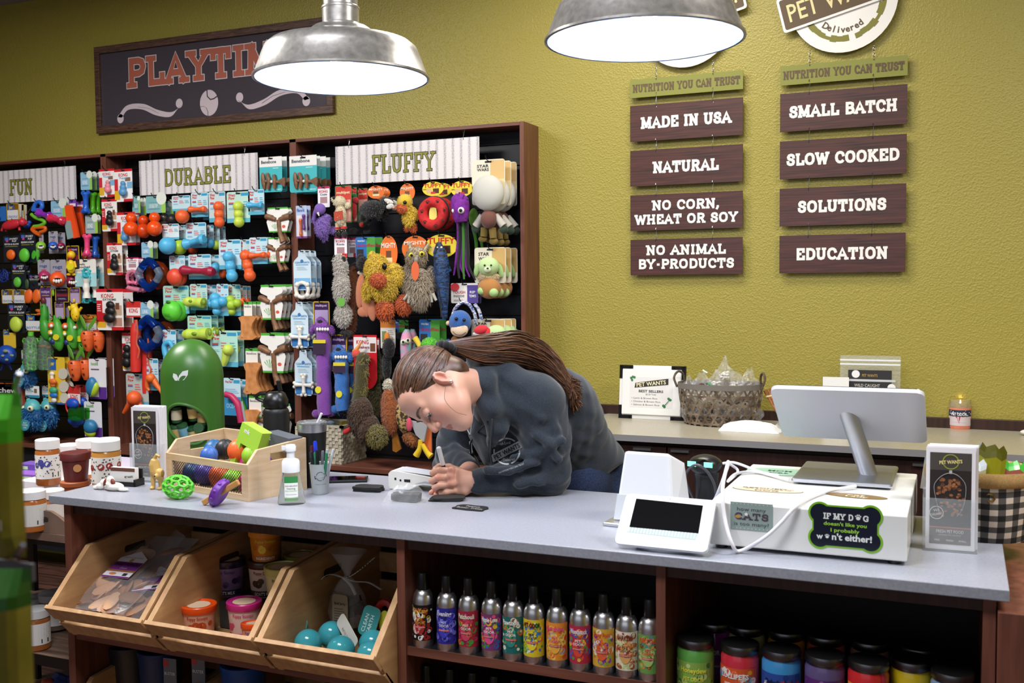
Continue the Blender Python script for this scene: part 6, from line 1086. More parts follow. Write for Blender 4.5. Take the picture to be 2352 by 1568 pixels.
mb = MB(); crumple(mb, .115, .08, .042, wrapm, 5); mb.build('film', t)
for i in range(4):
 mb = MB().at(0, 0, 0, rz=i*.1-.2); tagshape(mb, .08, .046, .003+i*.005, .007+i*.005, slate); mb.build('tag', t)
# --- left end of the counter: card holder, dog figures, brochures
def brochures(loc, rz, lb, n):
 t = thing('brochure_holder', lb[0], 'brochure holder', loc, rz)
 cl = M('#dfe6ea', 'wrap')
 mb = MB().bx(-.056, .056, -.004, -.0025, 0, .118, cl).bx(-.056, .056, .034, .0355, 0, .135, cl).bx(-.0565, -.055, -.004, .035, 0, .118, cl).bx(.055, .0565, -.004, .035, 0, .118, cl).bx(-.056, .056, -.01, .036, 0, .002, cl); mb.build('clear_holder', t)
 for i in range(n):
  k = i
  q = thing('brochure', (lb[1] if i == 0 else '%s %s' % (ORD[i-1], lb[2])), 'brochure', t.location+Matrix.Rotation(rz, 3, 'Z') @ Vector((.0015*i, .0015+i*.0055, .003)), rz+(0 if i == 0 else R.uniform(-.01, .01)), group=lb[3])
  z1 = .228-.0*i+(.002*(i % 3)); mb = MB().bx(-.0505, .0505, 0, .0012+.0035*(i > 0), 0, z1, M('#ece9ee', 'paper', .4))
  if i == 0:
   mb.bx(-.0425, .0425, -.0003, 0, .012, .217, M('#2a211e', 'paper', .4)).bx(-.0425, .0425, -.0004, -.0003, .178, .217, M('#4a443f', 'paper', .4)).bx(-.0425, .0425, -.0004, -.0003, .012, .05, M('#564840', 'paper', .4)).bx(-.0425, .0425, -.0005, -.0004, .049, .051, M('#c8693a', 'paper'))
   mb.tube([(x, -.001, z) for x, z in arc(0, .197, .016, .016, 0, 360, 24)[:-1]], .0012, M('#8a9a2a', 'paper'), 4, closed=True, flat=.3)
   mb.text('PET WANTS', 0, .197, .0075, M('#e6d690', 'paper'), y=-.0022, w=.047, bold=.03, rot=.1)
   s_ = spline([(-.025, -.0016, .092), (-.031, -.0016, .12), (-.033, -.0016, .145), (-.018, -.0016, .165), (0, -.0016, .172), (.018, -.0016, .165), (.031, -.0016, .145), (.029, -.0016, .11), (.022, -.0016, .088), (.014, -.0016, .076)], 4)
   mb.tube(s_, .0016, M('#9a9a9c', 'paper'), 5, flat=.4); mb.bx(-.003, .003, -.0016, -.0004, .170, .178, M('#b0b0b2', 'paper'))
   for k in range(95):
    a = R.uniform(-1, 1); z = R.uniform(.075, .160); x = a*(.027 if z < .14 else .02); rr = R.uniform(.0028, .0042)
    mb.flat(arc(x, z, rr, rr*R.uniform(.6, 1), 0, 360, 8)[:-1], -.0006-k*5e-6, M(R.choice(['#8a5430', '#6b3d20', '#a86c40', '#55301a', '#94603a']), 'paper'))
   mb.tube([(x, -.0012, z) for x, z in arc(-.028, .082, .014, .014, 0, 360, 24)[:-1]], .0006, M('#d8d4d0', 'paper'), 4, closed=True)
   mb.text('WE', -.028, .088, .006, M('#e8e4e0', 'paper'), y=-.0014, rot=.2); mb.text('DELIVER!', -.028, .079, .005, M('#e8e4e0', 'paper'), y=-.0014, w=.023, rot=.2)
   mb.text('FRESH PET FOOD', 0, .041, .007, M('#e8e4e0', 'paper'), y=-.0007, w=.056); mb.text('NUTRITION YOU CAN TRUST', 0, .033, .003, M('#c8c4c0', 'paper'), y=-.0007, w=.046)
   for s_, x in (('FREE', -.026), ('FRESH', 0), ('SMALL', .026)): mb.text(s_, x, .021, .0038, M('#e8e4e0', 'paper'), y=-.0007)
  mb.build('sheet', q)
brochures((-2.318, 2.46, 1.0), .06, ('clear brochure holder at the left end of the counter', 'dark pet food brochure, front one at the left end', 'brochure back in the left holder', 'brochures in the left holder'), 6)
brochures((-.018, 2.462, 1.0), .04, ('clear brochure holder beside the white cash drawer', 'dark pet food brochure, front one by the checkered basket', 'brochure back in the holder by the checkered basket', 'brochures in the right holder'), 6)
t = thing('card_holder', 'black card holder with business cards behind the white dog figure', 'card holder', (-2.335, 2.385, 1.0), .1)
mb = MB().bx(-.05, .052, -.012, .03, 0, .004, blackp).bx(-.05, .052, -.014, -.011, 0, .014, blackp).bx(.046, .052, -.014, .03, 0, .022, blackp).bx(-.05, .05, .022, .026, 0, .05, blackp); mb.build('tray', t)
mb = MB().bx(-.044, .044, -.004, .014, .004, .055, M('#e9e6e4', 'paper')).bx(-.044, .044, -.0045, -.004, .044, .055, M('#6a4034', 'paper')); mb.text('PET WANTS', .022, .028, .006, M('#2c2a22', 'paper'), y=-.0048, w=.03, bold=.03, rot=.1); mb.build('cards', t)
def figure(mb, parts, mat):
 for p in parts: mb.ell(*p, mat, 14)
cav = M('#e6e0d6', 'paint', .5); rus = M('#7a3020', 'paint', .5)
t = thing('dog_figurine', 'white and chestnut spaniel figurine lying flat', 'figurine', (-2.315, 2.315, 1.0), .05)
mb = MB(); figure(mb, [(.01, .0, .012, .034, .02, .013), (.0, -.004, .03, .012, .012, .014), (-.04, 0, .01, .016, .012, .01), (-.054, -.002, .006, .012, .01, .006), (.046, -.004, .006, .02, .01, .006), (.0, -.014, .02, .008, .008, .008), (-.028, .004, .02, .016, .012, .012)], cav)
remesh(mb, 'body', t, .002, 3)
for s_ in (-1, 1): MB().ell(.0+s_*.014, -.008, .024, .007, .006, .014, rus, 14, Matrix.Rotation(-s_*.4, 4, 'Y')).build('ear', t)
MB().ell(-.004, -.0215, .0215, .0028, .0022, .002, blackp, 8).build('nose', t)
lab = M('#c9a25a', 'paint', .5)
t = thing('dog_figurine', 'tan dog figurine bending head down left of the crate', 'figurine', (-2.19, 2.375, 1.0), .0)
mb = MB()
mb.tube([(-.012, .0, .09), (-.014, 0, .075), (-.01, 0, .055), (.004, 0, .04), (.016, -.006, .034)], [.011, .016, .017, .013, .010], lab, 12)
mb.tube([(-.018, 0, .08), (-.02, 0, .04), (-.02, 0, .004)], [.011, .008, .006], lab, 10); mb.tube([(.004, .004, .04), (.006, .004, .004)], [.009, .006], lab, 10)
mb.ell(.017, -.012, .052, .013, .014, .015, lab, 14); mb.ell(.017, -.024, .046, .007, .01, .007, lab, 12); mb.tube([(-.014, 0, .09), (-.004, 0, .104), (.006, 0, .1), (.004, 0, .094)], [.006, .005, .004, .003], lab, 8)
mb.ell(-.02, -.004, .004, .008, .01, .005, lab, 10); mb.ell(.006, -.002, .004, .008, .01, .005, lab, 10)
remesh(mb, 'body', t, .002, 2)
MB().ell(.017, -.0335, .047, .003, .002, .0025, blackp, 8).build('nose', t); MB().ell(.028, -.012, .052, .003, .007, .011, M('#8a6430', 'paint'), 10).build('ear', t)
# --- peanut butter jars etc. on the table left of the counter
def jar(loc, r_, h, lb, band='#e8e6e2', fill='#a8602a', spots=None, lid='#eceaea'):
 t = thing('butter_jar', lb, 'jar', loc, group='treat jars left of the counter')
 MB().lathe([(0, 0), (r_*.9, 0), (r_, h*.03), (r_, h*.74), (r_*.86, h*.8), (0, h*.8)], M(fill, 'plastic', .2), 28).build('jar', t)
 MB().lathe([(r_*.93, h*.79), (r_*.98, h*.8), (r_*.98, h*.985), (r_*.92, h), (0, h)], M(lid, 'plastic', .4), 32).build('lid', t)
 src = MB(); a = r_*1.5; sheet(src, -a, a, h*.16, h*.68, M(band, 'paper'), n=14)
 if spots:
  blobs(src, -a, a, h*.18, h*.66, ['#3a3a40', '#4a4a52'], 60, r_*.03, r_*.07); blobs(src, -a, a, h*.38, h*.6, [spots], 5, r_*.2, r_*.28, y=-.0006)
 else: bars(src, -a*.2, a*.7, h*.3, h*.62, 7, '#9a9a98', -.0003)
 src.bx(a*.3, a*.7, -.0008, -.0007, h*.2, h*.3, M('#333338', 'paper'))
 mb = MB(); wrap(mb, src, r_+.0006, rot=.7); mb.build('label', t)
 return t
jp = lambda x, y, d: CAM+ray(x, y)*d
jar(jp(112, 1112, 3.8), .043, .168, 'blue spotted label jar standing highest at the left', spots='#4a4a9a')
jar(jp(246, 1123, 3.70), .050, .178, 'red spotted label jar beside the brochure stand', spots='#9a3030', fill='#b8803c')
for i, (x, y, d, lb) in enumerate(((162, 1112, 3.95, 'white lidded jar behind the terracotta pots'), (206, 1100, 3.95, 'white lidded jar behind the pots, middle'), (250, 1095, 4.1, 'white lidded jar farthest back'))): jar(jp(x, y, d), .047, .155, lb)
for i, (x, y, d, lb) in enumerate(((76, 1218, 3.4, 'jar in the wooden tray nearest the green bags'), (120, 1212, 3.6, 'jar with barcode in the wooden tray'), (143, 1222, 3.75, 'yellow label jar by the counter end'), (44, 1212, 3.7, 'jar in the tray half hidden by the green bag'))): jar(jp(x, y, d), .044, .135, lb, band='#d8d4cc' if i != 2 else '#c8b878')
for i, (x, y, d, lb, l) in enumerate(((86, 1488, 3.55, 'brown jar on the low shelf with a purple label', '#d8d6d6'), (84, 1450, 3.75, 'grey lidded jar behind on the low shelf', '#9a9a9c'), (128, 1440, 3.75, 'wide grey lidded jar by the counter end, low shelf', '#a8a8aa'))): jar(jp(x, y, d), .044+.012*(i == 2), .14 if i == 0 else .13, lb, lid=l, fill='#9a5a2c' if i == 0 else '#6a5a50')
tc_ = [('#5c1c1c', 1104, 1037, 'dark red pot shaped treat tub in clear wrap', '#c8905a'), ('#a85a34', 1142, 1103, 'terracotta coloured tub under the dark red one', '#b8783c')]
for c, yb, yt, lb, bd in tc_:
 p = jp(175, yb, 3.72); t = thing('treat_tub', lb, 'tub', p, group='terracotta tubs left of the counter'); h = (yb-yt)*3.72/FPX; m_ = M(c, 'paint', .5)
 MB().lathe([(0, 0), (.039, 0), (.046, h*.72), (.046, h*.74), (.052, h*.75), (.053, h*.97), (.051, h), (0, h)], m_, 36).build('tub', t)
 src = MB(); src.flat(arc(.02, h*.5, .014, .014, 0, 360, 16)[:-1], 0, M(bd, 'paper')); mb = MB(); wrap(mb, src, .047, rot=.5); mb.build('sticker', t)
# display table and low shelf
z1 = jp(75, 1218, 3.4).z
oak = mixnoise('brown oak', '#5a4438', '#8a7060', (1, 8, 1), 6, .5, lo=.3, hi=.7)
t = thing('display_table', 'low tiered brown display table left of the counter end', 'table', (-2.95, 2.75, 0))
MB().bx(-.55, .49, -.3, .32, z1-.03, z1-.005, oak).build('table_top', t); MB().bx(-.55, .49, -.3, .32, z1-.045, z1-.031, blackp).build('edge', t)
zl = jp(86, 1488, 3.55).z; MB().bx(-.55, .49, -.25, .32, zl-.03, zl, oak).build('low_shelf', t); MB().bx(-.55, .49, -.254, -.25, zl-.036, zl-.0, blackp).build('edge', t)
for x in (-.54, .46):
 for y in (-.22, .3): MB().bx(x, x+.03, y-.02, y, 0, z1-.045, blackp).build('leg', t)
mb = MB(); zt = jp(112, 1112, 3.8).z; mb.bx(-.3, .42, .03, .32, z1-.005, zt, M('#e8e6ee', 'paint')); mb.build('riser', t)
t = thing('serving_tray', 'wooden tray with wavy handle cut-outs holding jars', 'tray', (-2.72, 2.46, z1-.004))
mb = MB(); o = [(-.28, 0), (.2, 0), (.2, .028), (.12, .03), (.07, .038), (.03, .06), (.0, .072), (-.15, .074), (-.28, .07)]
mb.prism(o, -.006, .006, oak); mb.build('front_rail', t); MB().flat(rrect(-.12, -.01, .035, .052, .008), -.0065, M('#2c1a12', 'paint')).build('hand_slot', t); MB().bx(-.28, .2, .006, .25, 0, .004, oak).build('base', t)
for i, (x, y, d, w, h, c, lb) in enumerate(((64, 1122, 4.0, .09, .055, '#8a5ab8', 'purple and white toy box beside the jars'), (60, 1095, 4.1, .05, .05, '#6a4aa0', 'purple box topped tube behind the toy box'), (84, 1100, 4.15, .04, .05, '#7a5ab0', 'small purple box by the blue spotted jar'))):
 p = jp(x, y, d); t = thing('toy_carton', lb, 'box', p, .1); MB().bx(-w, w, 0, .08, -.01, h*.5, M('#e0d8ec', 'paper')).bx(-w, w, 0, .08, h*.5, h, M(c, 'paper')).build('carton', t)
 MB().bx(-w*.3, w*.2, -.001, 0, h*.6, h*.85, M('#b8e0a0', 'paper')).build('print', t)
t = thing('display_table', 'white riser table under the purple boxes', 'table', (-3.5, 3.3, 0)); MB().bx(-.3, .7, -.2, .35, .6, jp(64, 1122, 4.0).z-.012, M('#cfc8dc', 'paint')).build('table_top', t)
for x in (-.28, .66): MB().bx(x, x+.02, -.18, -.15, 0, .6, blackp).build('leg', t)
t = thing('toy_packet', 'blue and red topped packet on the floor at bottom left', 'packet', jp(135, 1580, 3.9)); crumple(m := MB(), .12, .1, .05, M('#3a4a88', 'plastic', .2), 3); m.build('bag', t); MB().ell(-.02, -.03, .03, .03, .02, .015, M('#b84a3a', 'plastic')).build('label', t)
# --- near green treat bags, hanging close to the camera
og = mixnoise('olive bag print', '#6b6420', '#857a2c', (1, 1, 1), 14, .35)
def bag(x0, x1, y0, y1, d, lb, gtop, name='treat_bag'):
 p = jp((x0+x1)/2, y0, d); s_ = d/FPX; w = (x1-x0)*s_; h = (y1-y0)*s_; t = thing(name, lb, 'treat bag', p, .4, group='green treat bags hanging close by')
 mb = MB(); n = 14; m_ = 8; vs = []; fs = []
 for sd in (-1, 1):
  for j in range(n+1):
   for i in range(m_+1):
    a = i/m_*2-1; b = j/n; th = .022*(1-a*a)**.6*min(1, 6*b, 6*(1-b)+.1); vs.append((a*w/2*(1+.01*math.sin(9*b)), sd*th, -b*h))
 for sd in (0, 1):
  for j in range(n):
   for i in range(m_):
    k = sd*(n+1)*(m_+1)+j*(m_+1)+i; q = (k, k+1, k+m_+2, k+m_+1); fs.append(q[::-1] if sd == 0 else q)
 nt_ = int(n*gtop); nf = n*m_
 for f_i, f in enumerate(fs):
  j = (f_i % nf)//m_; mb.add([vs[k] for k in f], [(0, 1, 2, 3)], og if j >= nt_ else M('#3f9a1c' if y0 < 1000 else '#1f4a10', 'plastic', .35), True)
 mb.build('pouch', t); MB().bx(-w*.2, w*.3, -.024, -.022, -h*.8, -h*.74, M('#8a8078', 'paper')).build('barcode_label', t)
 return t
bag(-90, 48, 905, 1285, .95, 'blurred green and olive treat bag at the left picture edge, upper', .33)
bag(-70, 70, 1305, 1700, .90, 'blurred dark green and olive treat bag at the left edge, lower', .28)
t = thing('display_hook', 'blurred silver display hook between the two near treat bags', 'hook', jp(40, 1275, .95)); MB().tube([(-.03, .02, -.012), (0, 0, 0), (.012, -.004, .012)], .003, M('#8a8c94', 'metal'), 8).build('prong', t); MB().bx(-.03, .02, -.002, .002, -.022, -.006, M('#55525a', 'plastic')).build('price_plate', t)
t = thing('display_hook', 'blurred silver display hook above the upper near bag', 'hook', jp(36, 885, .95)); MB().tube([(-.02, .02, -.02), (0, 0, 0), (.01, -.004, .012)], .003, M('#8a8c94', 'metal'), 8).build('prong', t)
# ================================================================ point of sale on the right
wht = M('#e9ebf0', 'plastic', .25)
t = thing('receipt_printer', 'white upright receipt printer tower on a flat base', 'printer', (-.70, 2.51, 1.0), -.06)
def hexa(mb, B, Tp, mat): mb.add([Vector(p) for p in B]+[Vector(p) for p in Tp], [(3, 2, 1, 0), (4, 5, 6, 7), (0, 1, 5, 4), (1, 2, 6, 5), (2, 3, 7, 6), (3, 0, 4, 7)], mat)
mb = MB(); hexa(mb, [(-.088, -.07, .012), (.066, -.07, .012), (.066, .085, .012), (-.088, .085, .012)], [(-.066, -.055, .185), (.052, -.055, .185), (.066, .03, .15), (-.066, .03, .15)], wht)
mb.build('housing', t, bevel=.008)
mb = MB(); mb.bx(-.106, .085, -.105, .09, 0, .009, M('#d0d2d6', 'brushed')); mb.build('base', t, bevel=.004)
mb = MB(); hexa(mb, [(-.0885, -.071, .012), (.0665, -.071, .012), (.0665, -.0695, .012), (-.0885, -.0695, .012)], [(-.080, -.0665, .075), (.0615, -.0665, .075), (.0615, -.065, .075), (-.080, -.065, .075)], M('#d4d8de', 'plastic', .3)); mb.build('clear_cutter', t)
# tablet
t = thing('card_terminal', 'white tilted touch screen card terminal with dark display', 'card terminal', (-.608, 2.25, 1.0), -.02)
A = atZ(1409, 1228, 1.018); Bc = Vector((-.497, A.y+.0, A.z));
tilt = math.atan2(.09, .10)
mb = MB().at(0, -.046, .016, rx=0)
W2 = .212; Hh = .132
mb.T = Matrix.Translation((0, -.044, .014)) @ Matrix.Rotation(-rad(43), 4, 'X')
mb.prism(rrect(-W2/2, W2/2, 0, Hh, .012, 5), 0, .012, wht); mb.build('body', t, bevel=.0015)
mb = MB(); mb.T = Matrix.Translation((0, -.044, .014)) @ Matrix.Rotation(-rad(43), 4, 'X')
mb.flat([(-.080, .044), (.080, .044), (.078, .116), (-.080, .120)], -.0005, M('#0d0d0f', 'plastic', .08)); mb.flat([(-.083, .031), (.076, .027), (.080, .044), (-.080, .044)], -.0005, M('#9fb0ae', 'plastic')); mb.flat(arc(0, .126, .0012, .0012, 0, 360, 10)[:-1], -.0006, blackp)
for i in range(22): mb.flat([(-.08+i*.0072, .031), (-.0785+i*.0072, .031), (-.0775+i*.0072, .044), (-.079+i*.0072, .044)], -.0008, M('#d8e2e0', 'plastic'))
mb.build('screen', t)
mb = MB(); mb.lathe([(0, 0), (.062, 0), (.072, .012), (.074, .018), (0, .03)], M('#b8bcc4', 'plastic'), 32, sx=1.05, sy=.55); mb.T = Matrix(); mb.bx(-.05, .05, .0, .04, .006, .05, M('#b8bcc4', 'plastic')); mb.build('foot', t)
# scanner
t = thing('barcode_scanner', 'black upright barcode scanner with two green lights', 'scanner', (-.645, 2.72, 1.0), -.08)
p0 = atY(1586, 1060, 2.72); p1 = atY(1662, 1060, 2.72); top = atY(1624, 1040, 2.72)
h = top.z-1.0; w = (p1.x-p0.x)/2; cx = (p0.x+p1.x)/2+.645
bl = M('#17181b', 'plastic', .3)
mb = MB(); mb.tube([(cx, .0, .0), (cx, 0, .03), (cx, .0, h*.55), (cx, -.004, h*.78)], [w*.72, w*.68, w*.74, w*.9], bl, 20, flat=.7); mb.ell(cx, -.012, h*.80, w*1.02, .045, h*.19, bl, 28); o = remesh(mb, 'body', t, .003, 8)
mb = MB(); mb.prism(arc(cx, h*.80, w*.86, h*.15, 20, 160, 12)+arc(cx, h*.74, w*.8, h*.10, 150, 30, 10), -.058, -.05, M('#3a3e42', 'glass', .1)); mb.build('window', t)
for s_ in (-1, 1): MB().box(cx+s_*w*.5, -.0592, h*.855, w*.5, .002, h*.09, M('#5fe0a8', 'glow', 2.2)).build('green_light', t)
MB().ell(cx-.02, -.026, .02, .004, .003, .004, M('#050505', 'plastic'), 8).build('screw_hole', t)
tube_pts = lambda P, Y: [atY(x, y, Y) for x, y in P]
def cord(lb, P, r_, mat, name='cable'):
 pts = spline([Vector(p) for p in P], 8); t = thing(name, lb, 'cable', pts[0]); MB().tube([p-pts[0] for p in pts], r_, mat, 8).build('cord', t)
cord('grey looping cord beside the barcode scanner', [atY(1592, 1142, 2.7), atY(1577, 1110, 2.66), atY(1577, 1085, 2.64), atY(1598, 1067, 2.62), atY(1622, 1080, 2.62), atY(1640, 1110, 2.64), atY(1645, 1138, 2.66)], .0036, M('#4a4a50', 'plastic'))
WC = M('#e6e4ea', 'plastic', .35)
d1 = atY(1675, 1060, 2.45)
cord('white cable looping from the monitor base down onto the counter', [atZ(1965, 1116, 1.115), atZ(1900, 1128, 1.113), atZ(1858, 1144, 1.112), atZ(1835, 1158, 1.114), atY(1815, 1176, 2.284), atY(1796, 1198, 2.278), atY(1755, 1235, 2.27), atZ(1700, 1265, 1.005), atY(1682, 1250, 2.25), atY(1665, 1190, 2.27), atY(1660, 1120, 2.30), atY(1672, 1062, 2.4), atY(1668, 1080, 2.44), atY(1640, 1150, 2.50), atZ(1600, 1190, 1.006)], .0042, WC)
cord('white cable from the scanner across the cash drawer top', [atY(1660, 1064, 2.7), atY(1690, 1063, 2.7), atZ(1750, 1085, 1.114), atZ(1812, 1102, 1.114)], .0036, WC)
cord('white cable curving over the green oval sticker', [atY(1675, 1064, 2.68), atY(1695, 1082, 2.68), atZ(1672, 1105, 1.113), atZ(1690, 1088, 1.113), atZ(1730, 1083, 1.113), atZ(1790, 1092, 1.114)], .0036, WC)
# cash drawer
t = thing('cash_drawer', 'glossy white cash drawer box covered with pet stickers', 'cash drawer', (-.305, 2.56, 1.0))
zt = 1.107; dx0, dx1, dy0, dy1 = -.517, -.099, 2.297, 2.815
mb = MB().bx(dx0+.305, dx1+.305, dy0-2.56, dy1-2.56, .009, zt-1, M('#e4e4e2', 'plastic', .18)); mb.build('housing', t, bevel=.003)
for x in (-.19, .18):
 for y in (-.24, .22): MB().lathe([(.014, 0), (.014, .009)], blackp, 14, cx=x, cy=y).build('foot', t)
FY_ = dy0
def onfront(x, y): p = atY(x, y, FY_); return (p.x, p.z)
t2 = thing('sticker', 'grey square sticker asking how many cats is too many', 'sticker', (0, FY_-.0012, 0)); mb = MB()
a = onfront(1678, 1151); b = onfront(1775, 1222); cx, cz_ = (a[0]+b[0])/2, (a[1]+b[1])/2; w = b[0]-a[0]; h = a[1]-b[1]
mb.bx(a[0], b[0], 0, .001, b[1], a[1], M('#8fa09c', 'paper', .2));
mb.text('how many', cx, cz_+h*.26, h*.13, M('#3c3a3c', 'paper'), y=-.0006, w=w*.68)
mb.slab('CATS', cx, cz_+h*.0, h*.26, M('#4a3a48', 'paper'), y=-.0006, w=w*.8, th=.22); mb.text('is too many?', cx, cz_-h*.27, h*.13, M('#3c3a3c', 'paper'), y=-.0006, w=w*.82)
mb.flat(arc(a[0]+w*.18, cz_-h*.02, w*.07, h*.06, 0, 360, 10)[:-1], -.001, M('#b88a4a', 'paper')); mb.flat(arc(a[0]+w*.38, cz_+h*.08, w*.04, h*.06, 0, 360, 10)[:-1], -.001, M('#e8e4e0', 'paper'))
for i in range(11):
 for zz in (a[1]-h*.06, b[1]+h*.06): mb.flat([(a[0]+w*(.05+i*.09), zz+.0012), (a[0]+w*(.05+i*.09)+.0014, zz-.0014), (a[0]+w*(.05+i*.09)+.0028, zz+.0012)], -.0006, M('#c8d2cc', 'paper'))
mb.build('print', t2)
t2 = thing('sticker', 'dark navy bone shaped sticker with a lime outline about my dog', 'sticker', (0, FY_-.0012, 0)); mb = MB()
c = onfront(1941, 1210); kx = (onfront(2020, 1210)[0]-onfront(1862, 1210)[0])/2; kz = (onfront(1941, 1160)[1]-onfront(1941, 1262)[1])/2
def bone(s, g):
 r_ = kz*.42+g; e = kx*.74; o = []
 for sx, sz, a0, a1 in ((1, -1, -130, 50), (1, 1, -50, 130), (-1, 1, 50, 230), (-1, -1, 130, 310)): o += [(c[0]+sx*e+r_*math.cos(rad(q)), c[1]+sz*kz*.56+r_*math.sin(rad(q))) for q in range(a0, a1+1, 12)]
 return o
mb.prism(bone(1, .0045), -.0002, .001, M('#7cb82a', 'paper', .25)); mb.flat(bone(1, 0), -.0006, M('#141a2a', 'paper', .25))
mb.slab('IF MY D', c[0]-kx*.2, c[1]+kz*.45, kz*.28, M('#e4e6e4', 'paper'), y=-.001, w=kx*.86, th=.2); mb.slab('G', c[0]+kx*.6, c[1]+kz*.45, kz*.28, M('#e4e6e4', 'paper'), y=-.001, th=.2)
def paw(x, z, s): mb.flat(arc(x, z-s*.1, s*.34, s*.3, 0, 360, 12)[:-1], -.001, M('#e4e6e4', 'paper')); [mb.flat(arc(x+s*a, z+s*b, s*.11, s*.14, 0, 360, 8)[:-1], -.001, M('#e4e6e4', 'paper')) for a, b in ((-.38, .22), (-.14, .4), (.14, .4), (.38, .22))]
paw(c[0]+kx*.38, c[1]+kz*.47, .013); LG = M('#9ad03a', 'paper')
mb.text("doesn't like you", c[0], c[1]+kz*.12, kz*.16, LG, y=-.001, w=kx*1.25, bold=.02); mb.text('I probably', c[0]+kx*.0, c[1]-kz*.16, kz*.16, LG, y=-.001, w=kx*.84, bold=.02)
mb.text("w", c[0]-kx*.74, c[1]-kz*.48, kz*.24, M('#e4e6e4', 'paper'), y=-.001, bold=.03); paw(c[0]-kx*.52, c[1]-kz*.48, .010); mb.text("n't either!", c[0]+kx*.2, c[1]-kz*.46, kz*.28, M('#e4e6e4', 'paper'), y=-.001, w=kx*1.16, bold=.03)
mb.build('print', t2)
def oval(lb, x, y, rx, ry, base, rim, rz, txts):
 p = atZ(x, y, zt); t2 = thing('sticker', lb, 'sticker', (p.x, p.y, zt+.0006), rz); mb = MB()
 mb.flat(arc(0, 0, rx, ry, 0, 360, 40)[:-1], 0, M(rim, 'paper', .25)); mb.flat(arc(0, 0, rx-.0016, ry-.0016, 0, 360, 40)[:-1], -.0003, M(base, 'paper', .25))
 for s_, x_, z_, h_, w_, c_ in txts: mb.text(s_, x_, z_, h_, M(c_, 'paper'), y=-.0006, w=w_, bold=.02)
 for v in mb.v: v.y, v.z = v.z, -v.y
 mb.build('print', t2)
oval('cream oval RESCUED dog sticker on the cash drawer top', 1763, 1125, .083, .028, '#d9cdb0', '#3c2c20', 0, [('RESCUED...', 0, .013, .010, .12, '#4a3426'), ('the best kind of', 0, .001, .005, .11, '#4a3426'), ('DOG', 0, -.013, .011, .055, '#4a3426')])
oval('gold oval cat lady sticker on the cash drawer top', 1966, 1139, .07, .026, '#8a6a34', '#4a3a1c', -.12, [('cat', .0, .006, .012, .04, '#e8dcb8'), ('Lady', .004, -.010, .012, .05, '#e8dcb8')])
oval('mint green oval cat mom sticker at the drawer back', 1790, 1084, .085, .052, '#a8d8bc', '#6a9a80', .0, [('Cat', 0, -.014, .018, .05, '#3a3a3c'), ('MOM', 0, .012, .018, .06, '#3a3a3c')])
# monitor with leaning column
t = thing('monitor', 'silver slant-necked register monitor seen from behind', 'monitor', (-.26, 2.69, zt+.004))
mb = MB(); mb.bx(-.118, .115, -.125, .142, .0, .011, M('#b4b6bc', 'brushed')); mb.build('base', t, bevel=.006)
for x in (-.09, .09): MB().bx(x-.012, x+.012, -.11, .12, -.0035, 0, blackp).build('rubber_foot', t)
b0 = Vector((-.207, 2.69, zt+.014))-t.location; bt = atY(1949, 951, 2.665)-t.location
mb = MB(); mb.tube([b0-Vector((0, 0, .004)), b0+(bt-b0)*.5, bt+(bt-b0)*.08], .0215, M('#c4c6cc', 'brushed', .5), 36); mb.build('column', t)
TL = atY(1768, 892, 2.56); TRc = atY(2117, 903, 2.56); BL = atY(1806, 1002, 2.755); BL.x = TL.x+.002
Zv = (BL-TL); Zh = Zv.length; Zv = -Zv.normalized(); X_ = Vector((1, 0, 0)); yd = Zv.cross(X_); yd = yd if yd.y > 0 else -yd; Wd = TRc.x-TL.x+.006
MX = Matrix.Translation(BL-t.location) @ Matrix(((X_.x, yd.x, Zv.x, 0), (X_.y, yd.y, Zv.y, 0), (X_.z, yd.z, Zv.z, 0), (0, 0, 0, 1)))
mb = MB(); mb.T = MX; mb.prism(rrect(0, Wd, 0, Zh, .02, 6), 0, .011, M('#c6c8d2', 'plastic', .35)); mb.build('screen_shell', t, bevel=.0012)
mb = MB(); mb.T = MX; mb.prism(rrect(.002, Wd-.002, .002, Zh-.002, .019, 6), .0112, .013, M('#0a0a0c', 'plastic', .08)); mb.build('display', t)
# checkered basket
chk = bpy.data.materials.new('buffalo check cotton'); chk.use_nodes = True; nt = chk.node_tree; b = nt.nodes['Principled BSDF']; b.inputs['Roughness'].default_value = .9
uvn = nt.nodes.new('ShaderNodeTexCoord'); sep = nt.nodes.new('ShaderNodeSeparateXYZ'); nt.links.new(uvn.outputs['UV'], sep.inputs[0]); outs = []
for k in (0, 1):
 mm = nt.nodes.new('ShaderNodeMath'); mm.operation = 'FRACT'; nt.links.new(sep.outputs[k], mm.inputs[0]); g = nt.nodes.new('ShaderNodeMath'); g.operation = 'GREATER_THAN'; g.inputs[1].default_value = .5; nt.links.new(mm.outputs[0], g.inputs[0]); outs.append(g)
ad = nt.nodes.new('ShaderNodeMath'); ad.operation = 'ADD'; nt.links.new(outs[0].outputs[0], ad.inputs[0]); nt.links.new(outs[1].outputs[0], ad.inputs[1]); dv = nt.nodes.new('ShaderNodeMath'); dv.operation = 'DIVIDE'; dv.inputs[1].default_value = 2; nt.links.new(ad.outputs[0], dv.inputs[0])
cr = nt.nodes.new('ShaderNodeValToRGB'); cr.color_ramp.interpolation = 'CONSTANT'; cr.color_ramp.elements[0].color = lin('#17181a'); cr.color_ramp.elements[1].color = lin('#d8cfc0'); cr.color_ramp.elements[1].position = .9; e = cr.color_ramp.elements.new(.4); e.color = lin('#5a5856'); nt.links.new(dv.outputs[0], cr.inputs[0]); nt.links.new(cr.outputs[0], b.inputs['Base Color'])
burl = mixnoise('burlap', '#9a7a48', '#b89660', (1, 1, 3), 260, .95)
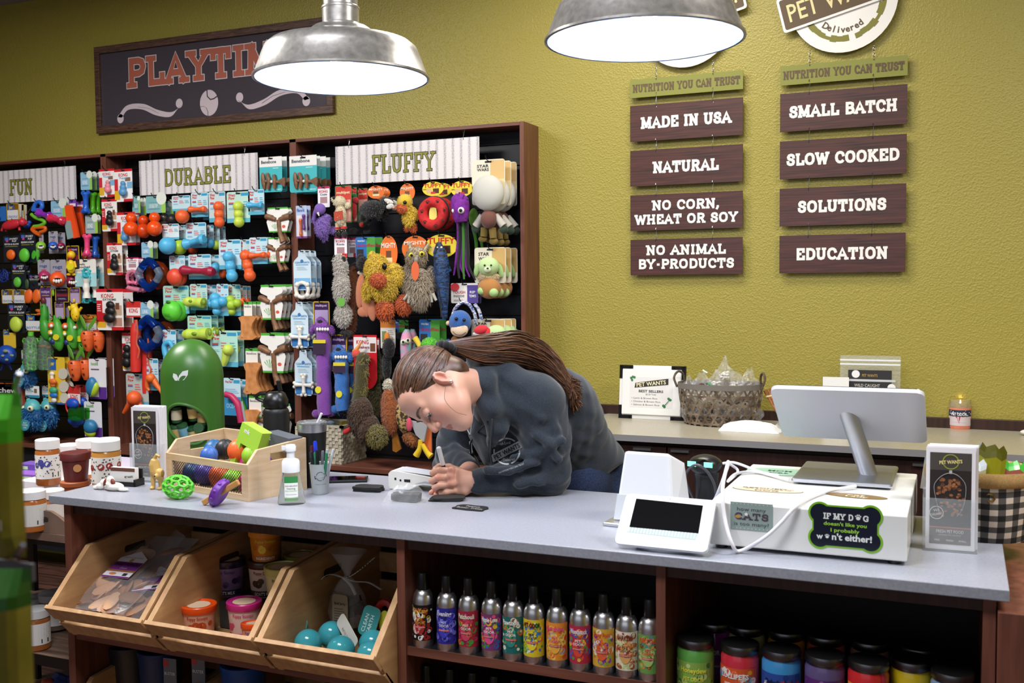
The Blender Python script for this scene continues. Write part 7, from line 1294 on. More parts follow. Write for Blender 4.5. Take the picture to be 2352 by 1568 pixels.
bc = Vector((.045, 2.665, 1.0)); t = thing('checkered_basket', 'black and cream checkered fabric basket with burlap rim', 'basket', bc)
mb = MB(); n = 64; rows = 16; Rb = .098
def brad(z, a): return Rb*(1+.12*math.sin(min(1, z/.14)*math.pi*.55))*(1+.02*math.sin(5*a+z*30))
vs_ = []; fs = []
for j in range(rows+1):
 z = .135*j/rows
 for i in range(n+1): a = 2*math.pi*i/n; r_ = brad(z, a); vs_.append((r_*math.cos(a)*1.08, r_*math.sin(a), z))
for j in range(rows):
 for i in range(n): k = j*(n+1)+i; fs.append((k, k+1, k+n+2, k+n+1))
mb.add(vs_, fs, chk, True); o = mb.build('body', t); uv = o.data.uv_layers.new()
for p in o.data.polygons:
 for li, vi in zip(p.loop_indices, p.vertices): j, i = divmod(vi, n+1); uv.data[li].uv = (i/n*20, j/rows*5+.06*math.sin(i*.4))
mb = MB(); mb.lathe([(Rb*1.13, .128), (Rb*1.16, .132), (Rb*1.17, .150), (Rb*1.13, .162), (Rb*1.05, .158), (Rb*1.04, .10), (Rb*.95, .02), (0, .02)], burl, 56, sx=1.08, caps=False); mb.build('burlap_rim', t)
mb = MB(); mb.at(Rb*.2, -Rb*1.10, .108); mb.tube([(.009*math.cos(a), 0, .009*math.sin(a)) for a in [i*.5 for i in range(13)]], .0028, M('#a88a50', 'metal'), 6, closed=True); mb.build('grommet', t)
def pouch(loc, w, h, col, lb, top=None, rz=0, ry=0, film=False):
 q = thing('treat_pouch', lb, 'packet', loc, rz, group='packets sticking out of the checkered basket'); q.rotation_euler = (-.1, ry, rz); mb = MB(); vs = []; fs = []; n_, m_ = 8, 6
 for sd in (-1, 1):
  for j in range(n_+1):
   for i in range(m_+1): a = i/m_*2-1; b_ = j/n_; vs.append((a*w/2*(1-.25*(b_ > .9)), sd*.014*(1-a*a)**.5*min(1, 4*(1-b_)), b_*h+.006*math.sin(7*a)*b_))
 for sd in (0, 1):
  for j in range(n_):
   for i in range(m_): k = sd*(n_+1)*(m_+1)+j*(m_+1)+i; f = (k, k+1, k+m_+2, k+m_+1); fs.append(f if sd == 0 else f[::-1])
 for i, f in enumerate(fs): mb.add([vs[k] for k in f], [(0, 1, 2, 3)], M(top or col, 'plastic', .25) if (i % (n_*m_))//m_ > 5 else (M(col, 'plastic', .25) if not film else M('#e6ecf4', 'wrap')), True)
 mb.build('pouch', q)
pouch(bc+Vector((.01, -.03, .10)), .075, .115, '#8a8a1c', 'olive green treat pouch standing tallest in the basket', '#4a4a10', .2, .12)
pouch(bc+Vector((-.03, -.05, .10)), .07, .085, '#b8b890', 'clear shiny pouch beside the olive one', '#c8d0d8', -.1, .1)
pouch(bc+Vector((.065, .0, .10)), .07, .075, '#9a5a50', 'pinkish pouch with a green top at the right', '#3fae3a', .3, .1)
pouch(bc+Vector((-.085, .045, .085)), .1, .095, '#a8a498', 'clear zip pouch behind the brochures', '#8a8e98', .2, .15)
# ================================================================ back counter
z0 = 1.0
t = thing('photo_frame', 'white sign frame with black metal corners on the back counter', 'picture frame', atZ(1495, 963, z0)+Vector((0, 0, 0)), .0); t.rotation_euler = (-.10, 0, -.02)
fw_, fh_ = .15, .238; wf = M('#efeeec', 'paint', .45)
mb = MB().bx(-fw_, fw_, 0, .014, 0, fh_, wf).bx(-fw_+.016, fw_-.016, -.01, 0, .02, fh_-.018, wf); mb.build('frame', t, bevel=.002)
for sx in (-1, 1):
 for (za, zb, s_) in ((0, .016, 1), (fh_-.016, fh_, -1)):
  mb = MB(); x0, x1 = sorted((sx*fw_, sx*(fw_-.062))); mb.bx(x0, x1, -.002, .0155, za, zb, M('#2a282a', 'metal', .5)); x0, x1 = sorted((sx*(fw_+.0005), sx*(fw_-.015))); z_a, z_b = (0, .06) if s_ > 0 else (fh_-.06, fh_); mb.bx(x0, x1, -.002, .0155, z_a, z_b, M('#2a282a', 'metal', .5)); mb.ell(sx*(fw_-.05), -.003, (za+zb)/2, .004, .003, .004, M('#1a1a1c', 'metal'), 8); mb.build('metal_corner', t)
mb = MB().bx(-.098, .098, -.0105, -.01, .052, .186, M('#e6e4e2', 'paper')); bt_ = M('#55534f', 'paper')
mb.flat([(-.076, .138), (.078, .155), (.078, .182), (-.072, .160)], -.0112, M('#2f2a20', 'paper')); mb.text('PET WANTS', 0, .1585, .017, M('#efe6bc', 'paper'), y=-.0118, w=.135, bold=.02, rot=.12)
for a_, b_ in ((-.088, .172), (-.093, .181), (-.085, .186), (-.077, .184)): mb.flat(arc(a_, b_, .005, .006, 0, 360, 8)[:-1], -.012, M('#2f7a44', 'paper'))
mb.text('BEST SELLERS', 0, .124, .0105, M('#3a3836', 'paper'), y=-.011, w=.112, bold=.03); mb.text('$5.00 Trials', 0, .110, .007, bt_, y=-.011)
for i, s_ in enumerate(('• Lamb & Brown Rice', '• Chicken & Brown Rice', '• Salmon & Brown Rice')): mb.text(s_, -.088, .093-.0145*i, .0075, bt_, y=-.011, al='l', w=(.118, .132, .128)[i])
mb.tube([(.062, -.0112, .062), (.085, -.0112, .09)], .004, M('#2f7a44', 'paper'), 6, flat=.2)
for p in ((.058, .063), (.063, .058), (.081, .094), (.089, .089)): mb.ell(p[0], -.0108, p[1], .006, .001, .006, M('#2f7a44', 'paper'), 10)
mb.build('printed_card', t)
# wicker basket
bp_ = atZ(1660, 955, z0); t = thing('wicker_basket', 'grey brown hexagonal weave basket with rope handles', 'basket', (bp_.x+.045, 4.36, z0))
wk = mixnoise('weathered bamboo', '#4f3f30', '#8a7a68', (1, 1, 1), 30, .6); rx_, ry_, hb = .178, .13, .165
def br(z): return 1-.16*(1-z/hb)**1.5
def strip(mb, P, w_, mat):
 vs = []
 for i, p in enumerate(P):
  p = Vector(p); q = Vector(P[min(i+1, len(P)-1)])-Vector(P[max(i-1, 0)]); nn = Vector((p.x/rx_**2, p.y/ry_**2, 0)).normalized(); sd = q.cross(nn).normalized()*w_
  vs += [p+sd+nn*.001, p-sd+nn*.001, p-sd-nn*.001, p+sd-nn*.001]
 fs = []
 for i in range(len(P)-1):
  for k in range(4): fs.append((i*4+k, i*4+(k+1) % 4, i*4+4+(k+1) % 4, i*4+4+k))
 mb.add(vs, fs, mat, False)
mb = MB(); N = 26
for i in range(N):
 for s_ in (-1, 1):
  P = []
  for j in range(9): z = hb*j/8; a = 2*math.pi*i/N+s_*(j/8)*.62; P.append((rx_*br(z)*math.cos(a)*(1+.004*s_), ry_*br(z)*math.sin(a)*(1+.004*s_), z))
  strip(mb, P, .0042, wk)
for z in (.012, .05, .088, .126): strip(mb, [(rx_*br(z)*math.cos(a), ry_*br(z)*math.sin(a), z) for a in [i*2*math.pi/40 for i in range(41)]], .0045, wk)
mb.add([(0, 0, .003)]+[(rx_*.82*math.cos(i*.3142), ry_*.82*math.sin(i*.3142), .003) for i in range(20)], [(0, 1+i, 1+(i+1) % 20) for i in range(20)], wk)
mb.build('weave', t)
mb = MB(); strip(mb, [(rx_*1.01*math.cos(a), ry_*1.01*math.sin(a), hb) for a in [i*2*math.pi/40 for i in range(41)]], .0115, M('#77706a', 'paint')); mb.build('rim_band', t)
for s_ in (-1, 1):
 P = spline([(s_*rx_*1.0, -.03, hb-.01), (s_*rx_*1.08, -.028, hb+.03), (s_*rx_*1.02, 0, hb+.055), (s_*rx_*.93, .03, hb+.04), (s_*rx_*.92, .04, hb)], 5); MB().tube(P, .005, mixnoise('rope handle', '#4a3c32', '#6a5a4c', (1, 1, 1), 90, .9), 8).build('handle', t)
wrapd = M('#f2f4f6', 'wrap', .1)
def baggie(loc, s, fill, lb, seed, peak=.5):
 q = thing('treat_baggie', lb, 'bag', loc, R.uniform(0, 6), group='clear treat bags heaped in the wicker basket')
 rr = random.Random(seed)
 bm = bmesh.new(); bmesh.ops.create_icosphere(bm, subdivisions=3, radius=1)
 for v in bm.verts:
  k = 1+rr.uniform(-.14, .14); v.co = Vector((v.co.x*s*k, v.co.y*s*.85*k, v.co.z*s*.8*k))
  if v.co.z > s*.5: v.co.z += (v.co.z-s*.5)*3*peak; v.co.x *= .5+.9*rr.random(); v.co.y *= .5
 me = bpy.data.meshes.new('film'); bm.to_mesh(me); bm.free(); me.materials.append(wrapd); o = bpy.data.objects.new('film', me); COL.objects.link(o); o.parent = q
 mb = MB()
 for k in range(26): a = rr.uniform(0, 6.3); r_ = s*.6*rr.random()**.5; mb.ell(r_*math.cos(a), r_*.8*math.sin(a), s*rr.uniform(-.5, .15), s*.17, s*.17, s*.12, M(rr.choice(fill), 'paint'), 8)
 mb.build('kibble', q)
kb = ['#5a3c28', '#6e4a30', '#4a3020']; whb = ['#d8d4cc', '#e6e2da'];
pos = [(-.13, -.03, .05, kb), (-.06, -.06, .05, kb), (.02, -.07, .05, kb), (.09, -.05, .05, kb), (.14, .0, .05, kb), (-.1, .04, .06, kb), (.0, .03, .06, kb), (.09, .05, .06, kb), (-.12, -.03, .12, whb), (-.05, -.06, .12, whb), (.03, -.06, .115, kb), (.1, -.04, .115, kb), (.14, .01, .12, kb), (-.08, .02, .165, kb), (-.01, -.02, .175, whb), (.06, .02, .17, whb), (.12, .02, .17, kb), (-.14, .02, .15, whb), (.02, .0, .215, whb)]
for i, (x, y, z, fl) in enumerate(pos): baggie(t.location+Vector((x, y, z)), .042 if z < .2 else .045, fl, 'clear knotted bag of %s treats, %s' % ('pale' if fl is whb else 'brown', ['leftmost at the basket bottom', 'left of centre at the basket bottom', 'centre front at the basket bottom', 'right of centre at the basket bottom', 'rightmost at the basket bottom', 'back left at the basket bottom', 'back middle at the basket bottom', 'back right at the basket bottom', 'upper left at the basket front', 'upper front beside the leftmost one', 'upper front near the middle', 'upper front right of the middle', 'upper right by the basket rim', 'heaped left with dark kibble showing', 'heaped in the middle front', 'heaped right with a standing tail', 'heaped far right by the handle', 'heaped far left by the handle', 'topmost with its tail standing up'][i]), i, .25 if z < .15 else (.9 if i in (18, 16) else .5))
for i, (x, y) in enumerate(((-.06, -.03), (-.03, -.07))):
 q = thing('twist_tie', ['green and white twist tie on the heaped bags', 'green twist tie at the basket rim'][i], 'tie', t.location+Vector((x, y, .225-i*.05))); MB().tube([(-.008, 0, .006), (0, 0, 0), (.014, -.004, -.006)], .004, M('#2f9a5a' if i else '#e0e6e0', 'plastic'), 8).build('tie', q)
p = atZ(1722, 990, z0); t = thing('napkin_packet', 'white plastic wrapped packet lying in front of the wicker basket', 'packet', (p.x, 4.19, z0), -.02)
mb = MB(); crumple(mb, .24, .09, .042, M('#efefee', 'plastic', .35), 11, 13, .06); mb.build('napkins', t)
mb = MB().at(.12, 0, .004); crumple(mb, .1, .07, .03, wrapd, 4, 8, .5); mb.build('twisted_film', t)
# bundle of chew sticks and green card
p = atZ(1790, 975, z0); t = thing('chew_bundle', 'bundle of twisted orange brown chew sticks leaning up', 'chew sticks', (-.67, 4.36, z0)); mb = MB()
for i in range(7):
 a0 = atY(1802+i*3, 972, 4.30)-t.location; a1 = atY(1756+i*7, 888+abs(i-3)*3, 4.36)-t.location; mid = (a0+a1)/2+Vector((R.uniform(-.006, .006), 0, R.uniform(-.01, .01)))
 mb.tube(spline([a0, mid, a1], 5), [.006]*11, mixnoise('chew stick', '#7a4424', '#b0703c', (1, 1, 1), 30, .6) if i == 0 else mb.ms[0], 7)
mb.build('sticks', t)
a = atY(1775, 908, 4.33)-t.location; MB().tube([(a.x+.026*math.cos(q), a.y+.016*math.sin(q), a.z+.006*math.cos(q)) for q in [i*.6 for i in range(11)]], .003, M('#d8c8a0', 'fabric'), 6, closed=True).build('twine', t)
t = thing('gift_card', 'green and tan card standing behind the chew sticks', 'card', atZ(1762, 962, z0)+Vector((.02, .02, 0)), .2); t.rotation_euler = (-.12, 0, .15)
mb = MB().bx(-.05, .05, 0, .002, 0, .135, M('#3f9a6a', 'paper')).bx(-.03, .04, -.0005, 0, .02, .07, M('#c8b48a', 'paper')); mb.tube([(-.01, -.001, .05), (.01, -.001, .08), (.03, -.001, .05), (.01, -.001, .03)], .003, M('#d8c84a', 'paper'), 4, closed=True, flat=.2); mb.build('card', t)
t = thing('price_card', 'small white folded card behind the monitor', 'card', atZ(1922, 975, z0)); t.location.y = 4.45
MB().bx(-.052, .052, 0, .002, 0, .205, M('#f2f1ef', 'paper')).build('card', t)
t = thing('treat_pouch', 'clear zip pouch with a dark wild caught salmon label behind the monitor', 'packet', atZ(2002, 972, z0)); t.location.y = 4.47; t.rotation_euler = (-.06, 0, 0)
mb = MB().bx(-.118, .118, -.012, .012, 0, .295, M('#e6eaee', 'wrap')); mb.bx(-.118, .118, -.013, -.012, .255, .262, M('#e6eaee', 'plastic')).bx(-.118, .118, -.013, -.012, .272, .279, M('#e6eaee', 'plastic')); mb.build('pouch', t, bevel=.003)
mb = MB().bx(-.085, .085, -.0135, -.0125, .03, .235, M('#262426', 'paper')); mb.text('PET WANTS', .0, .213, .011, M('#c8a24a', 'paper'), y=-.014, w=.06); mb.bx(-.1, .1, -.0145, -.0138, .188, .197, M('#c8cace', 'plastic')); mb.text('WILD CAUGHT', -.01, .172, .012, M('#d8d4cc', 'paper'), y=-.014, w=.1); mb.text('SMOKED SALMON', .005, .157, .011, M('#d8d4cc', 'paper'), y=-.014, w=.12)
mb.flat(arc(-.055, .218, .016, .016, 0, 360, 16)[:-1], -.0148, M('#eeeeee', 'paper')); mb.flat(arc(.085, .165, .016, .016, 0, 360, 16)[:-1], -.0148, M('#eeeeee', 'paper')); mb.build('label', t)
# lit candle
def candle(loc, lb, wax, lidc, name, flame=False, lab2=None, txt='PET ODOR', grp=None, tcol='#f0f0f0'):
 t = thing('candle_jar', lb, 'candle', loc, R.uniform(-.2, .2), group=grp)
 r_ = .0425; h = .118 if flame else .128
 MB().lathe([(0, 0), (r_*.95, 0), (r_, .004), (r_, h*.80), (r_*.9, h*.87), (r_*.9, h*.9), (0, h*.9)] if not flame else [(0, 0), (r_*.95, 0), (r_, .004), (r_, h*.72), (0, h*.72)], M(wax, 'plastic', .12), 36).build('wax', t)
 mb = MB().lathe([(r_*.99, h*.72), (r_*1.0, h*.80), (r_*.9, h*.87), (r_*.9, h*1.0), (r_*.87, h*1.0), (r_*.87, h*.87), (r_*.96, h*.79), (r_*.95, h*.72)] if flame else [(r_*.9, h*.86), (r_*1.0, h*.9), (r_*1.0, h*1.0), (r_*.97, h*1.02)], M('#e8e6d8', 'clear') if flame else M('#6e6c70', 'metal', .35), 36, caps=False); mb.build('jar_neck' if flame else 'lid_band', t)
 if not flame: MB().lathe([(r_*.97, h*1.015), (r_*.8, h*1.022), (0, h*1.022)], M(lidc, 'plastic', .5), 36).build('lid', t)
 src = MB(); a = r_*1.25; zz = h*.12; sheet(src, -a, a, zz, h*.66, M(lab2 or '#8a6a9a', 'paper', .35), n=14)
 if flame:
  for i in range(-6, 7): src.flat([(0, zz+.01), (math.sin(i*.24)*.06, zz+.01+.03*math.cos(i*.24)*1.0), (math.sin(i*.24+.11)*.06, zz+.01+.03*math.cos(i*.24+.11))], -.0003, M('#b8303c', 'paper')) if abs(math.sin(i*.24)*.06) < a else None
  sheet(src, -a, a, h*.44, h*.66, M('#26304a', 'paper'), y=-.0005, n=14); blobs(src, -a, a, h*.46, h*.65, ['#e8e8ec'], 26, .0012, .0022, y=-.0007)
 else: blobs(src, -a, a, zz, h*.66, name, 34, .003, .009)
 src.text(txt, 0, h*.52, .011, M(tcol, 'paper'), y=-.0012, w=min(r_*1.5, .0075*len(txt)), bold=.03)
 if txt != 'PET ODOR': src.text('PET ODOR', 0, h*.36, .009, M(tcol, 'paper'), y=-.0012, w=r_*1.1, bold=.02)
 src.text('EXTERMINATOR CANDLE', 0, h*.27, .0045, M(tcol, 'paper'), y=-.0012, w=r_*1.35)
 mb = MB(); wrap(mb, src, r_+.0005); mb.build('label', t)
 if flame:
  MB().tube([(0, 0, h*.7), (.001, 0, h*.84)], .001, blackp, 6).build('wick', t); MB().lathe([(0, h*.84), (.0035, h*.88), (.0025, h*.95), (0, h*1.05)], M('#ffd890', 'glow', 14.0), 12).build('flame', t)
  l = bpy.data.lights.new('flame_light', 'POINT'); l.energy = .05; l.color = (1, .75, .4); l.shadow_soft_size = .006; o = bpy.data.objects.new('flame_light', l); COL.objects.link(o); o.parent = t; o.location = (0, 0, h*1.1)
 return t
candle(atZ(2205, 985, z0)+Vector((0, .03, 0)), 'lit coral candle jar with a flag label on the back counter', '#e88a6c', '#111', [], True, '#d8c8cc', grp=None)
t = thing('white_figurine', 'small white object cut by the right picture edge on the back counter', 'ornament', atZ(2362, 1000, z0)); MB().ell(0, 0, .012, .03, .02, .012, M('#e4e0d8', 'plastic'), 14).build('body', t)
# ================================================================ shelves under the counter: spray cans and candle jars
can_art = [('Yin Yang', '#16120f', ['#a82020', '#f0ece6', '#c8a020'], '#d8a020', (972, 'red and black paw print label')), ('Evening', '#2a2a90', ['#3c3cc0', '#6a6ae0', '#1c1c60', '#8a8af0'], '#e0e0f0', (1027, 'indigo blue bubble label')), ('Patchouli', '#a82838', ['#d04060', '#3f9a3c', '#e08a2c', '#8a1c4c'], '#f0e0d0', (1077, 'red and green leafy label')), ('Hippie Love', '#7a3a6a', ['#e8508a', '#f0c030', '#4a9a3c', '#d83030', '#3a6ac0'], '#f4f0f0', (1130, 'rainbow hippie flower label')), ('Pawtopia', '#1f6a68', ['#2a8a80', '#e0702c', '#f0f0e0', '#4ab060'], '#f4f0e8', (1179, 'teal green dotted label')), ('PET ODOR', '#e0c82c', ['#f0dc30', '#4ab040', '#e86a2c', '#3a7ac8', '#f0f0e8'], '#222222', (1227, 'yellow smiley face label')), ('Sunshine', '#e89030', ['#f0b040', '#e85030', '#8ab0d0', '#f0d060'], '#e85080', (1280, 'orange sunburst peace label')), ('Woodstock', '#b82c4c', ['#e0482c', '#3a6ac0', '#4a9a3c', '#6a3a9a', '#f0c040'], '#f0e0f0', (1333, 'crimson and blue patchwork label')), ('Flower Power', '#d8a83c', ['#e86030', '#f0ece0', '#8ab040', '#7a3aa0'], '#e05a20', (1387, 'white van and flowers label')), ('BARKERY', '#e8e0cc', ['#e0a860', '#d87a3c', '#a8482c', '#c8d88a'], '#7a3420', (1440, 'cream bakery treats label')), ('FURRY TAILS', '#6a9a4c', ['#a8c06a', '#e0902c', '#7a4420', '#c8b890', '#4a8a9a'], '#e8502c', (1492, 'green and brown landscape label'))]
def can(x, Y, z, art, lb, grp, detail=True):
 nm, base, cols, tc_c, _ = art; X0 = atY(x, 1400, Y).x
 t = thing('spray_can', lb, 'spray can', (X0, Y, z), group=grp); r_ = .0255; hb_ = .135
 MB().lathe([(0, 0), (r_*.96, 0), (r_, .004), (r_, hb_-.02), (r_*.93, hb_-.008), (r_*.74, hb_+.002), (r_*.56, hb_+.006), (0, hb_+.006)], M('#dcdadc', 'brushed', .3), 32).build('can', t)
 MB().lathe([(r_*.52, hb_+.002), (r_*.54, hb_+.006), (r_*.50, hb_+.044), (r_*.46, hb_+.048), (0, hb_+.048)], M('#0c0c0d', 'plastic', .3), 24).build('cap', t)
 if detail:
  src = MB(); a = r_*1.35; z0_, z1_ = .018, .107; sheet(src, -a, a, z0_, z1_, M(base, 'paper', .35), n=12); blobs(src, -a, a, z0_, z1_, cols, 46, .0025, .0085)
  if nm == 'Yin Yang':
   src.flat(arc(-.002, .064, .021, .034, 0, 360, 30)[:-1], -.0008, M('#141110', 'paper')); src.flat(arc(-.010, .08, .012, .014, 0, 360, 20)[:-1], -.001, M('#f0ece6', 'paper')); src.flat(arc(-.010, .047, .010, .013, 0, 360, 20)[:-1], -.001, M('#e8c8c0', 'paper'))
  src.text(nm, 0, .094, .011, M(tc_c, 'paper'), y=-.0012, w=min(.042, .0055*len(nm)), bold=.03); src.flat(arc(0, .056, .013, .022, 0, 360, 20)[:-1], -.0011, M(cols[0], 'paper')); src.text('PET', 0, .072, .006, M(tc_c, 'paper'), y=-.0014, bold=.02); src.text('ODOR', 0, .064, .006, M(tc_c, 'paper'), y=-.0014, bold=.02); sheet(src, -.014, .014, .050, .055, M('#c83a3a', 'paper'), y=-.0013, n=4); src.text('EXTERMINATOR', 0, .0525, .003, M('#f0e8e0', 'paper'), y=-.0016, w=.024)
  mb = MB(); wrap(mb, src, r_+.0003, rot=.12); mb.build('label', t)
for art in can_art: can(art[4][0], 2.246, .70, art, 'silver pet odor spray can with %s' % art[4][1], 'spray cans on the upper middle shelf')
for i, x in enumerate((978, 1032, 1084, 1134, 1182, 1232, 1285, 1338)): can(x, 2.29, .447, can_art[(i*3+1) % 11], 'spray can on the lower shelf, %s from the left' % ['first', 'second', 'third', 'fourth', 'fifth', 'sixth', 'seventh', 'eighth'][i], 'spray cans on the lower middle shelf')
CJ = [(1598, 1447, '#5a9a44', ['#8ac04a', '#c8d88a', '#3a7a2c'], 'Honeydew', 'green candle jar', '#8ab050', '#f0e84a'), (1700, 1465, '#c02c3c', ['#e8604a', '#f0a030', '#3a9ac0', '#f0e0e0'], 'LOLLIPETS', 'red candle jar with rainbow swirl label', '#d8582c', '#f4f0f0'), (1795, 1480, '#3a8ac4', ['#1c3a80', '#c83030', '#e8e8f0'], 'Clothesline Fresh', 'blue candle jar with red and navy label', '#2a4a9a', '#141a2a'), (1895, 1485, '#5c4c78', ['#6a2c80', '#8a5aa0', '#4a1c5c'], 'Lavender', 'violet grey candle jar', '#5a2a70', '#b8a8d0'), (1995, 1507, '#c8282c', ['#f0b030', '#e8582c', '#f0ece0'], 'PET ODOR', 'red candle jar with a white van label', '#e8a030', '#e8442c'), (2093, 1505, '#d0b41c', ['#3a9a4a', '#2a6ab0', '#6a8a1c'], 'Happy Days', 'yellow candle jar', '#a89a1c', '#3a4a1c'), (2188, 1535, '#7a9ac0', ['#a8c0d8', '#e0e8f0'], 'Fresh', 'pale blue candle jar', '#8aa8c8', '#3a4a6a')]
for i, (x, y, wax, cols, nm, lb, base, tc_c) in enumerate(CJ):
 Y = 2.30 if i != 5 else 2.34; p = atY(x, y, Y); candle((p.x, Y, .66), lb+', front row of the lower shelf', wax, '#0c0b0c', cols, False, base, nm, 'front row of candle jars', tc_c)
for i, (x, y, wax, lb) in enumerate(((1640, 1425, '#7a2a80', 'purple'), (1715, 1430, '#b8c088', 'pale green'), (1806, 1440, '#d09020', 'amber'), (1897, 1450, '#c86048', 'coral'), (1998, 1465, '#b08070', 'dusty pink'), (2110, 1480, '#3a3a34', 'dark'))):
 p = atY(x, y, 2.43); candle((p.x, 2.43, .66), '%s candle jar in the back row of the lower shelf' % lb, wax, '#0c0b0c', [wax], False, wax, grp='back row of candle jars')
# ================================================================ wooden display bins
def bin_(x0, z, lb, w=.352):
 t = thing('display_bin', lb, 'bin', (x0, 2.2, z), group='slanted pine bins under the counter')
 for xa in (0, w-.017):
  mb = MB(); P = [(2.108-2.2, .110), (2.196-2.2, .0), (2.70-2.2, .0), (2.70-2.2, .285), (2.254-2.2, .251)]
  mb.add([(xa, y, z_) for y, z_ in P]+[(xa+.017, y, z_) for y, z_ in P], [(0, 1, 2, 3, 4), (9, 8, 7, 6, 5)]+[(i, i+5, (i+1) % 5+5, (i+1) % 5) for i in range(5)], pine); mb.build('side_board', t, bevel=.001)
  mb = MB(); xs_ = xa+(.0172 if xa == 0 else -.0004)
  mb.at(xs_, .235, .205).add([(0, y, z_) for y, z_ in rrect(-.045, .045, -.011, .011, .01)], [tuple(range(20))], M('#3a2412', 'paint')); mb.build('hand_slot', t)
 def slat(ya, za, yb, zb, th=.012):
  mb = MB(); d = Vector((0, yb-ya, zb-za)).normalized(); n_ = Vector((0, d.z, -d.y))*th
  if n_.y < 0: n_ = -n_
  V = [Vector((-.0, ya, za)), Vector((w, ya, za)), Vector((w, yb, zb)), Vector((-.0, yb, zb))]; mb.add(V+[v+n_ for v in V], [(0, 1, 2, 3), (7, 6, 5, 4), (0, 4, 5, 1), (1, 5, 6, 2), (2, 6, 7, 3), (3, 7, 4, 0)], pine); mb.build('front_slat', t, bevel=.001)
 slat(-.104, .108, -.068, .066); slat(-.052, .050, -.014, .008)
 MB().bx(.017, w-.017, 0, .5, .004, .014, pine).build('floor_board', t)
 for a, b_ in ((.05, .11), (.135, .195), (.22, .28)): MB().bx(.017, w-.017, .49, .5, a, b_, pine).build('back_slat', t)
 return t
bin_(-2.362, .595, 'left pine display bin holding bagged sweet potato chews'); bin_(-2.0, .595, 'middle pine display bin holding ice cream tubs'); bin_(-1.638, .595, 'right pine display bin holding teal balls')
for x0, lb in ((-2.362, 'pine bin on the lower shelf, leftmost'), (-2.0, 'pine bin on the lower shelf, middle'), (-1.638, 'pine bin on the lower shelf, right')): bin_(x0, .198, lb)
# chew bags
def chewbag(x, y, z, rx, rz, lb, lab_=True):
 t = thing('chew_bag', lb, 'treat bag', x, group='clear bags of chews in the left bin'); za = (y-x).normalized(); xa = (z-za*z.dot(za)).normalized(); t.rotation_euler = Matrix((xa, za.cross(xa), za)).transposed().to_euler(); s = (y-x).length/.31; rr = random.Random(len(lb))
 mb = MB(); cc = [M(c, 'paint', .6) for c in ('#c8946c', '#a87048', '#8a5a38', '#dcae88')]
 for k in range(34): mb.at(rr.uniform(-.075, .075)*s, rr.uniform(-.012, .012), rr.uniform(.02, .25)*s, rr.uniform(-.5, .5), rr.uniform(0, 3), rr.uniform(-.5, .5)); mb.ell(0, 0, 0, .034*s*rr.uniform(.7, 1.2), .005, .018*s, cc[k % 4], 10)
 mb.build('chews', t)
 mb = MB(); n_, m_ = 14, 10; vs = []; fs = []
 for sd in (-1, 1):
  for j in range(n_+1):
   for i in range(m_+1): a = i/m_*2-1; b_ = j/n_; th = .03*max(0, 1-a*a)**.5*min(1, 5*b_)*max(.05, min(1, 3.4*(1-b_))); vs.append((a*.1*s, sd*th*(1+rr.uniform(-.12, .12)), b_*.31*s))
 for sd in (0, 1):
  for j in range(n_):
   for i in range(m_): k = sd*(n_+1)*(m_+1)+j*(m_+1)+i; fs.append((k, k+1, k+m_+2, k+m_+1))
 mb.add(vs, fs, M('#f4f4f6', 'wrap', .07), True); mb.build('film', t)
 if lab_:
  mb = MB().prism([(-.052, .11), (.052, .11), (.052, .20), (.0, .235), (-.052, .20)], -.0335, -.033, M('#ece8ee', 'paper')); mb.flat([(-.052, .145), (.052, .145), (.052, .182), (-.052, .182)], -.0338, M('#7a2c8a', 'paper')); mb.flat([(-.052, .11), (.052, .11), (.052, .116), (-.052, .116)], -.0338, M('#7a2c8a', 'paper')); mb.flat([(-.052, .136), (.052, .136), (.052, .145), (-.052, .145)], -.0338, M('#a86a40', 'paper'))
  mb.text('SWEET POTATO', 0, .169, .012, M('#2a1030', 'paper'), y=-.0345, w=.092, bold=.02); mb.text('chews', 0, .153, .008, M('#d8b8e0', 'paper'), y=-.0345); mb.text('the natural dog company', 0, .203, .006, M('#8a8a90', 'paper'), y=-.0345, w=.07); mb.flat(arc(0, .188, .007, .009, 0, 360, 10)[:-1], -.0345, M('#c89a5a', 'paper')); mb.flat([(.02, .119), (.036, .119), (.036, .131), (.02, .131)], -.034, M('#333333', 'paper')); mb.flat(arc(-.02, .126, .014, .006, 0, 360, 10)[:-1], -.034, M('#d88a5a', 'paper')); mb.build('label', t)
for q, lb, lab_ in ((((212, 1402, 2.19), (392, 1232, 2.52), (1, -.12, -.02)), 'clear bag of sweet potato chews with purple label, front one', True), (((300, 1432, 2.20), (420, 1262, 2.54), (1, .1, .1)), 'second clear chew bag leaning behind the front one', True), (((300, 1330, 2.50), (400, 1212, 2.62), (1, 0, 0)), 'clear chew bag at the back of the left bin', False)):
 chewbag(atY(*q[0]), atY(*q[1]), Vector(q[2]), 0, 0, lb, lab_)
